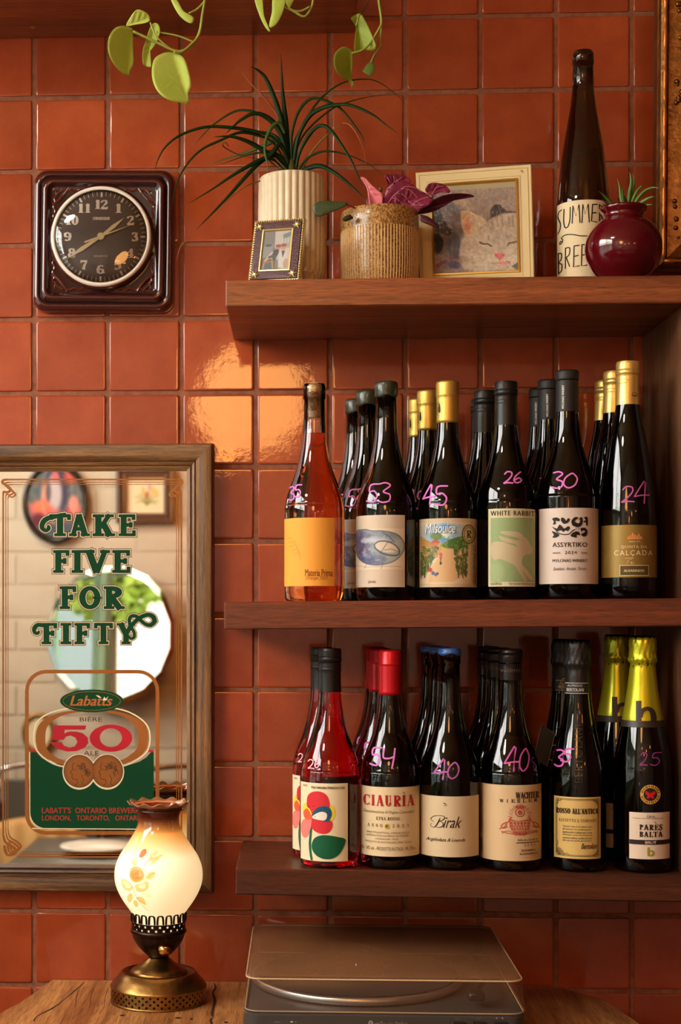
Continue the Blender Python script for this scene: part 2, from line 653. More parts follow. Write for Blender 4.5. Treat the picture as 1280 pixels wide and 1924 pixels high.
def serif_glyph(c, W, T, S, O):
    g = []
    H = 1.0

    def stem(x, w=W, y0=0, y1=1, top=True, bot=True):
        g.append(([(x, y0), (x, y1)], w))
        if bot: g.append(([(x - w / 2 - O, y0 + S / 2), (x + w / 2 + O, y0 + S / 2)], S))
        if top: g.append(([(x - w / 2 - O, y1 - S / 2), (x + w / 2 + O, y1 - S / 2)], S))

    def foot(x, w, y):
        g.append(([(x - w / 2 - O, y), (x + w / 2 + O, y)], S))

    def ln(*p, w=T):
        g.append((list(p), w))
    w = serif_w(c)
    l = O + W / 2 + 0.01
    r = w - l
    if c in 'IÌ':
        stem(w / 2)
        if c == 'Ì': ln((w / 2 - .12, 1.3), (w / 2 + .1, 1.1), w=T * 1.3)
    elif c == 'T':
        stem(w / 2, top=False)
        ln((0.02, 1 - S / 2), (w - 0.02, 1 - S / 2), w=S * 1.2)
        ln((0.05, 1), (0.05, .76), w=T); ln((w - .05, 1), (w - .05, .76), w=T)
    elif c in 'EF':
        stem(l)
        ln((l, 1 - S / 2), (w - .02, 1 - S / 2), w=S * 1.1); ln((w - .05, 1), (w - .05, .76), w=T)
        ln((l, .52), (w - .18, .52), w=T); ln((w - .18, .64), (w - .18, .40), w=T)
        if c == 'E':
            ln((l, S / 2), (w - .02, S / 2), w=S * 1.1); ln((w - .03, 0), (w - .03, .26), w=T)
    elif c == 'L':
        stem(l); ln((l, S / 2), (w - .02, S / 2), w=S * 1.1); ln((w - .03, 0), (w - .03, .28), w=T)
    elif c == 'A':
        ln((.13, 0), (w * .47, 1), w=T * 1.3); ln((w * .47, 1), (w - .14, 0), w=W)
        ln((.24, .33), (w - .26, .33), w=T); foot(.13, T, S / 2); foot(w - .14, W * .8, S / 2)
    elif c == 'V':
        ln((.13, 1), (w * .5, 0.0), w=W); ln((w * .5, 0), (w - .12, 1), w=T * 1.3); foot(.14, W * .8, 1 - S / 2); foot(w - .13, T, 1 - S / 2)
    elif c == 'W':
        ln((.13, 1), (w * .3, 0), w=W); ln((w * .3, 0), (w * .5, 1), w=T); ln((w * .5, 1), (w * .7, 0), w=W); ln((w * .7, 0), (w - .1, 1), w=T)
        foot(.14, W * .8, 1 - S / 2); foot(w * .5, T, 1 - S / 2); foot(w - .12, T, 1 - S / 2)
    elif c == 'M':
        stem(.17, T * 1.2); stem(w - l, W); ln((.17, 1), (w * .47, 0.05), w=W * .9); ln((w * .47, 0.05), (w - l, 1), w=T)
    elif c == 'N':
        stem(.15, T * 1.2); stem(w - .15, T * 1.2, bot=False); ln((.15, 1), (w - .15, 0), w=W)
    elif c == 'K':
        stem(l); ln((l + W * .4, .4), (w - .16, 1), w=T * 1.2); ln((l + W * .9, .52), (w - .14, 0), w=W); foot(w - .16, T, 1 - S / 2); foot(w - .14, W * .8, S / 2)
    elif c == 'H':
        stem(l); stem(w - l); ln((l, .52), (w - l, .52), w=T)
    elif c == 'X':
        ln((.14, 1), (w - .14, 0), w=W); ln((w - .14, 1), (.14, 0), w=T); foot(.14, W * .8, 1 - S / 2); foot(w - .14, W * .8, S / 2); foot(w - .14, T, 1 - S / 2); foot(.14, T, S / 2)
    elif c == 'Y':
        ln((.13, 1), (w * .5, .45), w=W); ln((w * .5, .45), (w - .13, 1), w=T * 1.2); stem(w / 2, y1=.5, top=False); foot(.14, W * .8, 1 - S / 2); foot(w - .13, T, 1 - S / 2)
    elif c == 'O':
        g.append((arc(w / 2, .5, w / 2 - W / 2, .5 - T / 2, 0, 360, W, T * 1.1, 30), T))
    elif c in 'CG':
        g.append((arc(w / 2 + .03, .5, w / 2 - W / 2, .5 - T / 2, 48, 312, W, T, 24), T))
        ln((w - .06, .98), (w - .06, .68), w=T * 1.2)
        if c == 'C': ln((w - .06, .05), (w - .08, .25), w=T)
        if c == 'G': stem(w - .12, W * .9, y1=.44, bot=False)
    elif c == 'U':
        ln((l, 1), (l, .3), w=W); foot(l, W, 1 - S / 2); g.append((arc(w / 2, .32, w / 2 - l, .32 - T / 2, 180, 360, W * .9, T, 14), T)); ln((w - l, .3), (w - l, 1), w=T * 1.3); foot(w - l, T, 1 - S / 2)
    elif c in 'PR':
        stem(l); g.append((arc(l, .74, w - l - W / 2 - .04, .26 - T / 2, 90, -90, W, T, 14), T))
        if c == 'R': ln((l + .12, .5), (w - .12, 0), w=W); foot(w - .1, W * .6, S / 2)
    elif c == 'B':
        stem(l); g.append((arc(l, .76, w - l - W / 2 - .07, .24 - T / 2, 90, -90, W, T, 14), T)); g.append((arc(l, .27, w - l - W / 2 - .01, .27 - T / 2, 90, -90, W, T, 14), T))
    elif c == 'D':
        stem(l); g.append((arc(l, .5, w - l - W / 2, .5 - T / 2, 90, -90, W, T, 18), T))
    elif c == 'S' or c == 'Z' and False:
        g.append(([(w - .1, .8, T), (w * .72, .95, T * 1.1), (w * .42, .96, T * 1.3), (w * .2, .8, W * .8), (w * .25, .62, W), (w * .5, .5, W * 1.05), (w * .75, .36, W), (w * .8, .2, W * .8), (w * .55, .04, T * 1.3), (w * .3, .05, T * 1.1), (.1, .2, T)], T))
        ln((w - .1, .98), (w - .1, .7), w=T); ln((.09, .02), (.09, .3), w=T)
    elif c == 'Z':
        ln((.08, 1 - S / 2), (w - .08, 1 - S / 2), w=S); ln((w - .12, 1), (.14, 0), w=W); ln((.08, S / 2), (w - .05, S / 2), w=S)
    elif c == 'J':
        stem(w - l, y0=.2, bot=False); g.append((arc(w - l - .14, .2, .14, .18, 0, -150, W, T, 8), T))
    elif c == '1':
        stem(w / 2 + .03, top=False); ln((w / 2 + .03, 1), (.06, .8), w=T)
    elif c == '2':
        g.append(([(.1, .72, W * .9), (.12, .85, W * .5), (.3, .96, T), (.48, .88, W * .8), (.48, .68, W), (.3, .4, T * 1.3), (.08, .1, T)], T)); ln((.06, .08), (.56, .08), w=W * .75); ln((.57, .02), (.57, .28), w=T)
    elif c == '3':
        g.append(([(.1, .8, W * .8), (.28, .96, T), (.46, .84, W), (.44, .66, W * .8), (.26, .55, T), (.48, .42, W * .9), (.5, .2, W), (.3, .04, T), (.1, .16, W * .9)], T))
    elif c == '4':
        stem(.42, y0=0, y1=1, top=False); ln((.42, 1), (.04, .3), w=T); ln((.02, .28), (.6, .28), w=T)
    elif c == '5':
        ln((.12, .96), (.54, .94), w=W * .7); ln((.13, .96), (.1, .5), w=T); g.append(([(.1, .52, T), (.3, .62, T * 1.3), (.5, .48, W), (.52, .28, W), (.32, .04, T), (.1, .14, W * .9)], T))
    elif c in '69':
        q = [(.5, .84, W * .7), (.34, .96, T), (.16, .8, W * .9), (.1, .5, W), (.12, .22, W), (.3, .04, T), (.5, .2, W), (.5, .42, W * .9), (.32, .56, T), (.16, .44, T)]
        if c == '9': q = [(.62 - a, 1 - b, d) for a, b, d in q]
        g.append((q, T))
    elif c == '7':
        ln((.06, .93), (.56, .93), w=W * .7); ln((.07, 1), (.07, .72), w=T); g.append(([(.55, .9, T), (.36, .5, W * .8), (.28, 0, W * 1.1)], T))
    elif c == '8':
        g.append((arc(.31, .76, .16, .22, 0, 360, W * .9, T, 20), T)); g.append((arc(.31, .27, .2, .24, 0, 360, W, T, 20), T))
    elif c == '0':
        g.append((arc(.31, .5, .31 - W / 2, .47, 0, 360, W, T, 26), T))
    elif c == "'":
        ln((.1, 1), (.1, .75), w=T * 1.4)
    elif c == '-':
        ln((.05, .45), (.35, .45), w=T * 1.4)
    return g


HD = {'2': [[(.02, .8), (.3, 1), (.75, .95), (.8, .65), (.4, .25), (.0, .0), (.4, .05), (1, .02)]],
      '3': [[(.05, .95), (.5, 1), (.85, .85), (.35, .55), (.85, .4), (.85, .1), (.4, 0), (0, .08)]],
      '4': [[(.62, 1), (.3, .65), (0, .3)], [(0, .3), (.5, .36), (1, .38)], [(.72, .95), (.68, 0)]],
      '4b': [[(.1, 1), (.05, .55), (.5, .5), (.95, .6)], [(1, 1), (.9, .5), (.75, 0)]],
      '5': [[(1, 1), (.3, .97), (.2, .6), (.6, .62), (.88, .35), (.6, .02), (0, .08)]],
      '6': [[(.7, 1), (.2, .6), (.05, .2), (.4, 0), (.88, .2), (.6, .45), (.15, .25)]],
      '0': [[(.5, 1), (.1, .7), (.02, .25), (.4, 0), (.85, .2), (.98, .65), (.65, 1), (.42, .95)]]}


def hand(A, ch, x0, y0, x1, y1, w, m, layer=0, slant=0.0):
    for st in HD[ch]:
        pts = [(x0 + (p[0] + slant * (p[1] - .5)) * (x1 - x0), y1 - p[1] * (y1 - y0)) for p in st]
        A.line(pts, w, m, layer, sm=6 if len(pts) > 2 else 0, rnd=True)


# ------------------------------------------------------------------ tiny painter on arbitrary sample points
class Paint:
    def __init__(s, X, Y, col, seed=1):
        s.X, s.Y = X, Y
        s.c = np.ones(X.shape + (3,)) * np.array(col, float)
        s.rng = np.random.RandomState(seed)

    def noise(s, sx, sy=None, X=None, Y=None):
        sy = sy or sx
        X = s.X if X is None else X
        Y = s.Y if Y is None else Y
        a, b = X / sx, Y / sy
        a = a - a.min(); b = b - b.min()
        g = s.rng.rand(int(b.max()) + 3, int(a.max()) + 3)
        i, j = b.astype(int), a.astype(int)
        fy, fx = b - i, a - j
        fy = fy * fy * (3 - 2 * fy); fx = fx * fx * (3 - 2 * fx)
        return (g[i, j] * (1 - fx) + g[i, j + 1] * fx) * (1 - fy) + (g[i + 1, j] * (1 - fx) + g[i + 1, j + 1] * fx) * fy

    def fbm(s, sx, n=4):
        t, w, o = 0, 1.0, 0
        for k in range(n):
            o = o + w * s.noise(sx / 1.9 ** k)
            t += w; w *= .6
        o = o / t
        return np.clip((o - .5) * 1.8 + .5, 0, 1)

    def mix(s, m, col):
        m = np.clip(m, 0, 1)[..., None]
        s.c = s.c * (1 - m) + np.array(col, float) * m

    def ell(s, cx, cy, rx, ry, col, soft=0.15, a=1.0, rot=0.0):
        t = math.radians(rot)
        x, y = s.X - cx, s.Y - cy
        x, y = x * math.cos(t) + y * math.sin(t), -x * math.sin(t) + y * math.cos(t)
        d = np.sqrt((x / rx) ** 2 + (y / ry) ** 2)
        s.mix(a * np.clip((1 - d) / max(soft, 1e-3) + 0.5, 0, 1), col)

    def seg(s, p, q):
        vx, vy = q[0] - p[0], q[1] - p[1]
        L = vx * vx + vy * vy or 1e-9
        t = np.clip(((s.X - p[0]) * vx + (s.Y - p[1]) * vy) / L, 0, 1)
        return np.hypot(s.X - p[0] - t * vx, s.Y - p[1] - t * vy)

    def poly(s, pts, col, soft=3.0, a=1.0):
        ins = np.zeros(s.X.shape, bool)
        d = np.full(s.X.shape, 1e9)
        n = len(pts)
        for i in range(n):
            (x0, y0), (x1, y1) = pts[i], pts[(i + 1) % n]
            d = np.minimum(d, s.seg(pts[i], pts[(i + 1) % n]))
            if y0 != y1:
                ins ^= ((y0 > s.Y) != (y1 > s.Y)) & (s.X < (x1 - x0) * (s.Y - y0) / (y1 - y0) + x0)
        sd = np.where(ins, d, -d)
        s.mix(a * np.clip(sd / soft + 0.5, 0, 1), col)

    def line(s, pts, w, col, a=1.0, soft=2.0, sm=0):
        if sm:
            pts = catmull(pts, sm)
        d = np.full(s.X.shape, 1e9)
        for p, q in zip(pts, pts[1:]):
            d = np.minimum(d, s.seg(p, q))
        s.mix(a * np.clip((w / 2 - d) / soft + 0.5, 0, 1), col)

    def add(s, m, amt):
        s.c = s.c + m[..., None] * np.array(amt, float)


def bilin(corners, nx, ny):
    """corners TL TR BR BL -> arrays"""
    s_, t_ = np.meshgrid(np.linspace(0, 1, nx), np.linspace(0, 1, ny))
    tl, tr, br, bl = [np.array(c, float) for c in corners]
    q = (tl * (1 - s_[..., None]) * (1 - t_[..., None]) + tr * s_[..., None] * (1 - t_[..., None]) + br * s_[..., None] * t_[..., None] + bl * (1 - s_[..., None]) * t_[..., None])
    return s_, t_, q[..., 0], q[..., 1]


def painted_grid(name, parent, pos, cols, m, mask=None):
    """pos (ny,nx,3), cols (ny,nx,3) sRGB 0..255"""
    ny, nx = pos.shape[:2]
    idx = np.arange(nx * ny).reshape(ny, nx)
    f = np.stack([idx[:-1, :-1], idx[1:, :-1], idx[1:, 1:], idx[:-1, 1:]], -1).reshape(-1, 4)
    if mask is not None:
        k = (mask[:-1, :-1] & mask[1:, :-1] & mask[1:, 1:] & mask[:-1, 1:]).reshape(-1)
        f = f[k]
    me = bpy.data.meshes.new(name)
    me.from_pydata(pos.reshape(-1, 3).tolist(), [], f.tolist())
    ca = me.color_attributes.new('Col', 'FLOAT_COLOR', 'POINT')
    c = np.ones((nx * ny, 4), np.float32)
    c[:, :3] = lin_arr(cols.reshape(-1, 3))
    ca.data.foreach_set('color', c.reshape(-1))
    me.materials.append(m)
    me.polygons.foreach_set('use_smooth', [True] * len(me.polygons))
    return link(bpy.data.objects.new(name, me), parent)


def frame_ring(name, m, parent, w, h, prof, round_=0.0, mi=None, n=1):
    """moulding around an opening w x h in local XZ plane facing -Y; prof [(out, toward_viewer)]"""
    rings = []
    for o, dpt in prof:
        r = max(round_ + o if round_ else 0, 0.00005)
        if round_:
            pts = rrect(w + 2 * o, h + 2 * o, r, 6)
        else:
            a, b = w / 2 + o, h / 2 + o
            pts = [(a, b), (-a, b), (-a, -b), (a, -b)]
        rings.append([(x, -dpt, z) for x, z in pts])
    mb = MB().loft(rings)
    o = mb.build(name, m, parent, auto=35 if round_ else None, fix=True)
    return o

# ================================================================== SETTING
PITCH = 0.1109


def tile_mat():
    m = bpy.data.materials.new('glazed_terracotta')
    m.use_nodes = True
    nt = m.node_tree
    b = nt.nodes['Principled BSDF']
    tc = nt.nodes.new('ShaderNodeTexCoord')
    oi = nt.nodes.new('ShaderNodeObjectInfo')
    gp = nt.nodes.new('ShaderNodeNewGeometry')

    def nz(sc, det, rough=0.6):
        n = nt.nodes.new('ShaderNodeTexNoise')
        n.inputs['Scale'].default_value = sc
        n.inputs['Detail'].default_value = det
        n.inputs['Roughness'].default_value = rough
        nt.links.new(gp.outputs['Position'], n.inputs['Vector'])
        return n
    n1 = nz(14, 3)
    n2 = nz(900, 2)
    r = nt.nodes.new('ShaderNodeValToRGB')
    r.color_ramp.elements[0].position = 0.3
    r.color_ramp.elements[1].position = 0.72
    r.color_ramp.elements[0].color = lin((152, 61, 31)) + (1,)
    r.color_ramp.elements[1].color = lin((174, 78, 42)) + (1,)
    nt.links.new(n1.outputs['Fac'], r.inputs[0])
    mr = nt.nodes.new('ShaderNodeMapRange')
    mr.inputs['To Min'].default_value = 0.86
    mr.inputs['To Max'].default_value = 1.1
    nt.links.new(oi.outputs['Random'], mr.inputs[0])
    mr2 = nt.nodes.new('ShaderNodeMapRange')
    mr2.inputs['From Min'].default_value = 0.3
    mr2.inputs['From Max'].default_value = 0.7
    mr2.inputs['To Min'].default_value = 0.9
    mr2.inputs['To Max'].default_value = 1.08
    nt.links.new(n2.outputs['Fac'], mr2.inputs[0])
    ml = nt.nodes.new('ShaderNodeMath'); ml.operation = 'MULTIPLY'
    nt.links.new(mr.outputs[0], ml.inputs[0]); nt.links.new(mr2.outputs[0], ml.inputs[1])
    mx = nt.nodes.new('ShaderNodeMix'); mx.data_type = 'RGBA'; mx.blend_type = 'MULTIPLY'
    mx.inputs[0].default_value = 1
    nt.links.new(r.outputs[0], mx.inputs[6]); nt.links.new(ml.outputs[0], mx.inputs[7])
    nt.links.new(mx.outputs[2], b.inputs['Base Color'])
    b.inputs['Roughness'].default_value = 0.06
    b.inputs['IOR'].default_value = 1.55
    w1 = nz(20, 2); w2 = nz(130, 3)
    ad = nt.nodes.new('ShaderNodeMath'); ad.operation = 'MULTIPLY_ADD'
    ad.inputs[1].default_value = 0.28
    nt.links.new(w2.outputs['Fac'], ad.inputs[0]); nt.links.new(w1.outputs['Fac'], ad.inputs[2])
    bp = nt.nodes.new('ShaderNodeBump')
    bp.inputs['Strength'].default_value = 0.55
    bp.inputs['Distance'].default_value = 0.00042
    nt.links.new(ad.outputs[0], bp.inputs['Height'])
    nt.links.new(bp.outputs[0], b.inputs['Normal'])
    return m


TILE = tile_mat()
GROUT = mat('grout', (156, 98, 72), 0.9, bump=0.5, bscale=900, color2=(124, 76, 54), vscale=60)


def struct(name, mb, m, parent=None, **k):
    o = mb.build(name, m, parent, **k)
    if parent is None:
        o['kind'] = 'structure'
    return o


wall_back = struct('wall_back', MB().box(RX0 - 0.1, RX1, 0.0024, 0.12, 0, RZ), GROUT)
# one glazed tile, pillowed edge, front at y=0
tw = PITCH - 0.0066
rings = []
for ins, y in ((0, 0.0030), (0, 0.0012), (0.0006, 0.0004), (0.0014, 0.0001), (0.0026, 0.0), (0.0038, 0.0)):
    rings.append([(x, y, z) for x, z in rrect(tw - 2 * ins, tw - 2 * ins, 0.003, 2)])
tmb = MB().loft(rings, cap1=True)
tile0 = tmb.build('tile', TILE, wall_back, smooth=True, fix=True)
tme = tile0.data
ntile = 0
NX0, NX1 = -5, 11
for i in range(NX0, NX1):
    for j in range(-8, 9):
        cx = -0.3957 + PITCH * (i + 0.5)
        cz = EYE - 0.0008 + PITCH * (j + 0.5)
        if ntile == 0:
            t = tile0
        else:
            t = bpy.data.objects.new('tile', tme)
            link(t, wall_back)
        ntile += 1
        t.location = (cx + random.uniform(-.0005, .0005), random.uniform(-0.0002, 0.0005), cz + random.uniform(-.0005, .0005))
        t.rotation_euler = (math.radians(random.gauss(0, .10)), math.radians(random.gauss(0, .12)), math.radians(random.gauss(0, .10)))
rest = MB()
for i in range(-14, 23):
    for j in range(-13, 13):
        if NX0 <= i < NX1 and -8 <= j < 9:
            continue
        cx = -0.3957 + PITCH * (i + 0.5)
        cz = EYE - 0.0008 + PITCH * (j + 0.5)
        rest.loft([[(x + cx, y, z + cz) for x, y, z in r] for r in (rings[0], rings[2], rings[4], rings[5])], cap1=True)
o = rest.build('outlying_tiles', TILE, wall_back, smooth=True, fix=True)
o['kind'] = 'stuff'

PLASTER = mat('cream_plaster', (205, 180, 150), 0.85, bump=0.3, bscale=30)
FLOORM = wood('floor_oak', (70, 42, 24), (120, 78, 46), 'y', 0.45)
struct('floor', MB().box(RX0 - .1, RX1 + .1, RY - .1, 0.12, -0.1, 0), FLOORM)
struct('ceiling', MB().box(RX0 - .1, RX1 + .1, RY - .1, 0.12, RZ, RZ + .1), PLASTER)
struct('wall_right', MB().box(RX1, RX1 + .1, RY - .1, 0.12, 0, RZ), mat('dark_plaster', (95, 50, 36), 0.8))
wl = MB()
wl.box(RX0 - .1, RX0, RY - .1, WIN[0], 0, RZ).box(RX0 - .1, RX0, WIN[1], 0.12, 0, RZ)
wl.box(RX0 - .1, RX0, WIN[0], WIN[1], 0, WIN[2]).box(RX0 - .1, RX0, WIN[0], WIN[1], WIN[3], RZ)
struct('wall_left', wl, PLASTER)
win = thing('window_1', None, None)
win['kind'] = 'structure'
WF = mat('window_paint', (150, 182, 160), 0.4)
fr = MB()
fr.box(RX0 - .07, RX0 + .01, WIN[0], WIN[1], WIN[2], WIN[2] + .05).box(RX0 - .07, RX0 + .01, WIN[0], WIN[1], WIN[3] - .05, WIN[3])
for y in (WIN[0], (WIN[0] + WIN[1]) / 2 - .025, WIN[1] - .05):
    fr.box(RX0 - .07, RX0 + .01, y, y + .05, WIN[2], WIN[3])
fr.box(RX0 - .07, RX0 + .01, WIN[0], WIN[1], WTR - .03, WTR + .03)
fr.build('window_frame', WF, win)
tg = bpy.data.materials.new('dimming_window_glass')
tg.use_nodes = True
_nt = tg.node_tree
_nt.nodes.clear()
_o = _nt.nodes.new('ShaderNodeOutputMaterial'); _t = _nt.nodes.new('ShaderNodeBsdfTransparent'); _g = _nt.nodes.new('ShaderNodeBsdfGlossy'); _m = _nt.nodes.new('ShaderNodeMixShader')
_t.inputs[0].default_value = (.52, .53, .52, 1); _g.inputs['Roughness'].default_value = .01; _m.inputs[0].default_value = .05  # tint added to dim daylight through the lower panes
_nt.links.new(_t.outputs[0], _m.inputs[1]); _nt.links.new(_g.outputs[0], _m.inputs[2]); _nt.links.new(_m.outputs[0], _o.inputs[0])
for y0, y1 in ((WIN[0] + .05, (WIN[0] + WIN[1]) / 2 - .025), ((WIN[0] + WIN[1]) / 2 + .025, WIN[1] - .05)):
    MB().box(RX0 - .035, RX0 - .030, y0, y1, WIN[2] + .05, WTR - .03).build('dimming_pane', tg, win)
MB().box(RX0 - .08, RX0 + .12, WIN[0] - .04, WIN[1] + .04, WIN[2] - .03, WIN[2]).build('window_sill', WF, win)

# ---- brick wall opposite, painted cream
BRICKP = mat('cream_painted_brick', (208, 199, 184), 0.7, bump=0.8, bscale=22, bdist=0.0012, color2=(196, 184, 166), vscale=5, vary=0.2)
wf = struct('wall_front', MB().box(RX0 - .1, RX1, RY - .2, RY - .0035, 0, RZ), mat('painted_mortar', (200, 190, 174), 0.9, bump=0.6, bscale=60))
bh, bl = 0.1175, 0.29
brm = []
for q in range(4):
    r_ = random.Random(q)
    bm = bmesh.new()
    bmesh.ops.create_cube(bm, size=1)
    for v in bm.verts:
        v.co = Vector((v.co.x * (bl - .005), v.co.y * .02 + 0.0, v.co.z * (bh - .005)))
    bmesh.ops.bevel(bm, geom=bm.edges[:], offset=.005, segments=2, affect='EDGES')
    for v in bm.verts:
        if v.co.y > 0:
            v.co.y += r_.uniform(-.0015, .0015)
    me = bpy.data.meshes.new('brick')
    bm.to_mesh(me); bm.free()
    me.materials.append(BRICKP)
    brm.append(me)
nb = 0
for j in range(0, 23):
    z = 0.30 + j * bh
    for i in range(13):
        x = RX0 + 0.12 + (0.145 if j % 2 else 0) + i * bl
        if x > 1.55 or nb >= 299: continue
        b = bpy.data.objects.new('brick', random.choice(brm))
        link(b, wf)
        b.location = (x, RY - .010 + random.uniform(-.0008, .0008), z)
        nb += 1
# wainscot ledge of the opposite wall
WLED = wood('ledge_wood', (90, 48, 26), (150, 90, 52), 'x', 0.4)
led = P(20, 1522, -RY - 0.02)
LEDZ = led.z
struct('trim_1', MB().bbox(RX0, RX1, RY + 0.0, RY + 0.06, LEDZ - .035, LEDZ + .035, .006), WLED)

# ---- outside: ground, planting, buildings seen through the window
gl = mat('pavement', (190, 186, 178), 0.9)
struct('ground', MB().box(-14, RX0 - .12, -10, 6, -0.15, -0.05), gl)
LEAFO = mat('sunny_leaves', (196, 220, 110), 0.6, color2=(140, 180, 70), vscale=6)
TRUNK = mat('tree_bark', (86, 70, 54), 0.9)
rr = random.Random(3)


def tree(x, y, h, R_, n, label):
    t = thing('street_tree', label, 'tree', (x, y, -0.05), group=None)
    MB().tube([(0, 0, 0), (.03, 0, h * .4), (0, .04, h * .8)], [.07, .055, .03], 8).build('trunk', TRUNK, t, smooth=True)
    mb = MB()
    for k in range(n):
        a, b_ = rr.uniform(0, 6.28), math.acos(rr.uniform(-1, 1))
        q = rr.uniform(.35, 1) ** .6
        c = Vector((R_ * q * math.sin(b_) * math.cos(a), R_ * q * math.sin(b_) * math.sin(a), h * .78 + R_ * .9 * q * math.cos(b_)))
        d1 = Vector((rr.gauss(0, 1), rr.gauss(0, 1), rr.gauss(0, 1))).normalized()
        d2 = d1.cross(Vector((rr.gauss(0, 1), rr.gauss(0, 1), 1))).normalized()
        s_ = rr.uniform(.05, .09)
        mb.add([c - d1 * s_, c + d2 * s_ * .5, c + d1 * s_, c - d2 * s_ * .5], [(0, 1, 2, 3)])
    mb.build('foliage', LEAFO, t)['kind'] = 'stuff'


tree(-4.1, 1.05, 2.7, .38, 800, 'leafy street tree nearest the window, seen in the round mirror')
tree(-5.6, .6, 2.7, .5, 700, 'taller leafy tree farther off outside the window')
tree(-5.6, -4.2, 3.4, 1.2, 900, 'spreading tree at the left end of the street outside')
sky_blk = thing('sky_blocker', 'added striped canopy blocking sky light from the lower window', 'sky_blocker', (RX0 - .1, -1.55, 2.0))  # unseen canopy added to keep sky light off the lower window
for k in range(16):
    MB().loft([[(-.01, -1.6 + k * .2, 0), (-.01, -1.4 + k * .2, 0), (-1.9, -1.4 + k * .2, -.12), (-1.9, -1.6 + k * .2, -.12)], [(-.01, -1.6 + k * .2, .01), (-.01, -1.4 + k * .2, .01), (-1.9, -1.4 + k * .2, -.11), (-1.9, -1.6 + k * .2, -.11)]], cap0=True, cap1=True).build('blocker_panel', mat('sky_blocker_green' if k % 2 else 'sky_blocker_cream', (40, 80, 60) if k % 2 else (210, 200, 180), .8), sky_blk, fix=True)
bd = thing('street_building', 'pale grey building across the street outside the window', 'building', (-8, 0, -.05))
MB().box(-1, 1, -9, 8, 0, 3.2).build('wall', mat('pale_render', (228, 232, 230), 0.9), bd)
for k in range(7):
    MB().box(1.0, 1.03, -8 + k * 2.3, -6.8 + k * 2.3, .9, 2.2).build('window', mat('blue_grey_glass', (110, 135, 150), 0.2), bd)
tag(MB().tube([(-3.9, .2, -.05), (-3.9, .2, 3.2)], .06, 12).build('lamp_post', mat('green_paint', (110, 150, 130), 0.5), None, smooth=True),
    'pale green lamp post outside the window', 'post')

# ---- wooden wall shelves
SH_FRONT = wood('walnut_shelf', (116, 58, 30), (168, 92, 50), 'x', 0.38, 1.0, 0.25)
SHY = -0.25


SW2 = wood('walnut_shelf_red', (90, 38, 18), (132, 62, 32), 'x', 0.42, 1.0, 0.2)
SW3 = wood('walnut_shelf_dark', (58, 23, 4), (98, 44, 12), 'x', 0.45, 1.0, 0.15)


def shelf(u0, vt0, vb0, u1, vt1, vb1, label, group, wm=None):
    wm = wm or SH_FRONT
    a, b = P(u0, vt0, SHY), P(u1, vt1, SHY)
    c, d = P(u0, vb0, SHY), P(u1, vb1, SHY)
    th = (a.z - c.z + b.z - d.z) / 2
    xr = 0.56
    k = (b.z - a.z) / (b.x - a.x)
    zr = a.z + k * (xr - a.x)
    t = thing('wall_shelf', label, 'shelf', (a.x, 0, a.z), group=group)
    L = xr - a.x
    rot = math.atan2(zr - a.z, L)

    def board(y0, y1, z0, z1, nm):
        o = MB().bbox(0, L, y0, y1, z0, z1, .0016).build(nm, wm, t)
        o.rotation_euler = (0, -rot, 0)
        return o
    board(SHY, -.087, -th, 0, 'front_board')
    board(-.0865, -.0006, -th, 0, 'rear_board')
    return t, (lambda X: a.z + k * (X - a.x)), th


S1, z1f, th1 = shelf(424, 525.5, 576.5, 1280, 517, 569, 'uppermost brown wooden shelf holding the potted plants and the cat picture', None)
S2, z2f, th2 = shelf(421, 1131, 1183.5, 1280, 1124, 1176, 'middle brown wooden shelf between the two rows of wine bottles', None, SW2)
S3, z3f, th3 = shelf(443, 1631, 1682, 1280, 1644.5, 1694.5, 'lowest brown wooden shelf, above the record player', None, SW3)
# fix the real-depth thickness
pan = MB().bbox(0.507, 0.545, -.244, -.001, z3f(.52) + .0005, z1f(.52) - th1 - .0005, .001)
tag(pan.build('side_panel', wood('side_panel_wood', (84, 52, 32), (120, 78, 48), 'z', 0.5, 1, 0.1), None),
    'upright brown wooden side panel closing the shelves at the right edge', 'panel')
# upper shelf, only its underside shows
ux = P(672, 25, -.12).x
zt = P(320, 68, 0).z
us = thing('wall_shelf', 'high brown wooden shelf along the top left, seen from below', 'shelf', (ux, 0, zt))
MB().bbox(-1.05, 0, SHY, -.0006, 0, .04, .0016).build('board', SH_FRONT, us)
sc_ = MB().lathe([(0, -.0016), (.0025, -.0014), (.004, -.0004), (.0042, 0)], 16).build('screw', mat('brass_screw', (190, 150, 90), 0.3, 1.0), us, smooth=True)
q = P(62, 52, -.045)
sc_.location = (q.x - ux, -.045, 0)

# ---- live edge table
TZ = EYE - .547
TABW = wood('live_edge_oak', (150, 90, 44), (206, 146, 84), 'y', 0.45, .7, 0.1, 1.2)
tb = thing('live_edge_table', 'live-edge oak side table with rounded ends under the lamp and record player', 'table', (0, 0, TZ))
out = []
left = [(-.372, -.002), (-.378, -.03), (-.383, -.06), (-.388, -.10), (-.398, -.14), (-.408, -.18), (-.418, -.22), (-.42, -.27), (-.412, -.34), (-.395, -.42), (-.37, -.50), (-.33, -.55)]
right = [(.30, -.56), (.38, -.54), (.43, -.48), (.455, -.38), (.462, -.28), (.458, -.2), (.45, -.14), (.435, -.08), (.405, -.035), (.37, -.008), (.36, -.002)]
pts = catmull(left, 4) + catmull(right, 4)
pts = [(x + .0012 * math.sin(i * .9), y) for i, (x, y) in enumerate(pts)]
rg = []
for dz, ins in ((-.042, .016), (-.036, .006), (-.02, .001), (-.008, 0.0), (-.002, .002), (0, .006)):
    rg.append([(x * (1 - ins / .42), min(-.001, y + ins * (1 if y < -.3 else .0)), dz) for x, y in pts])
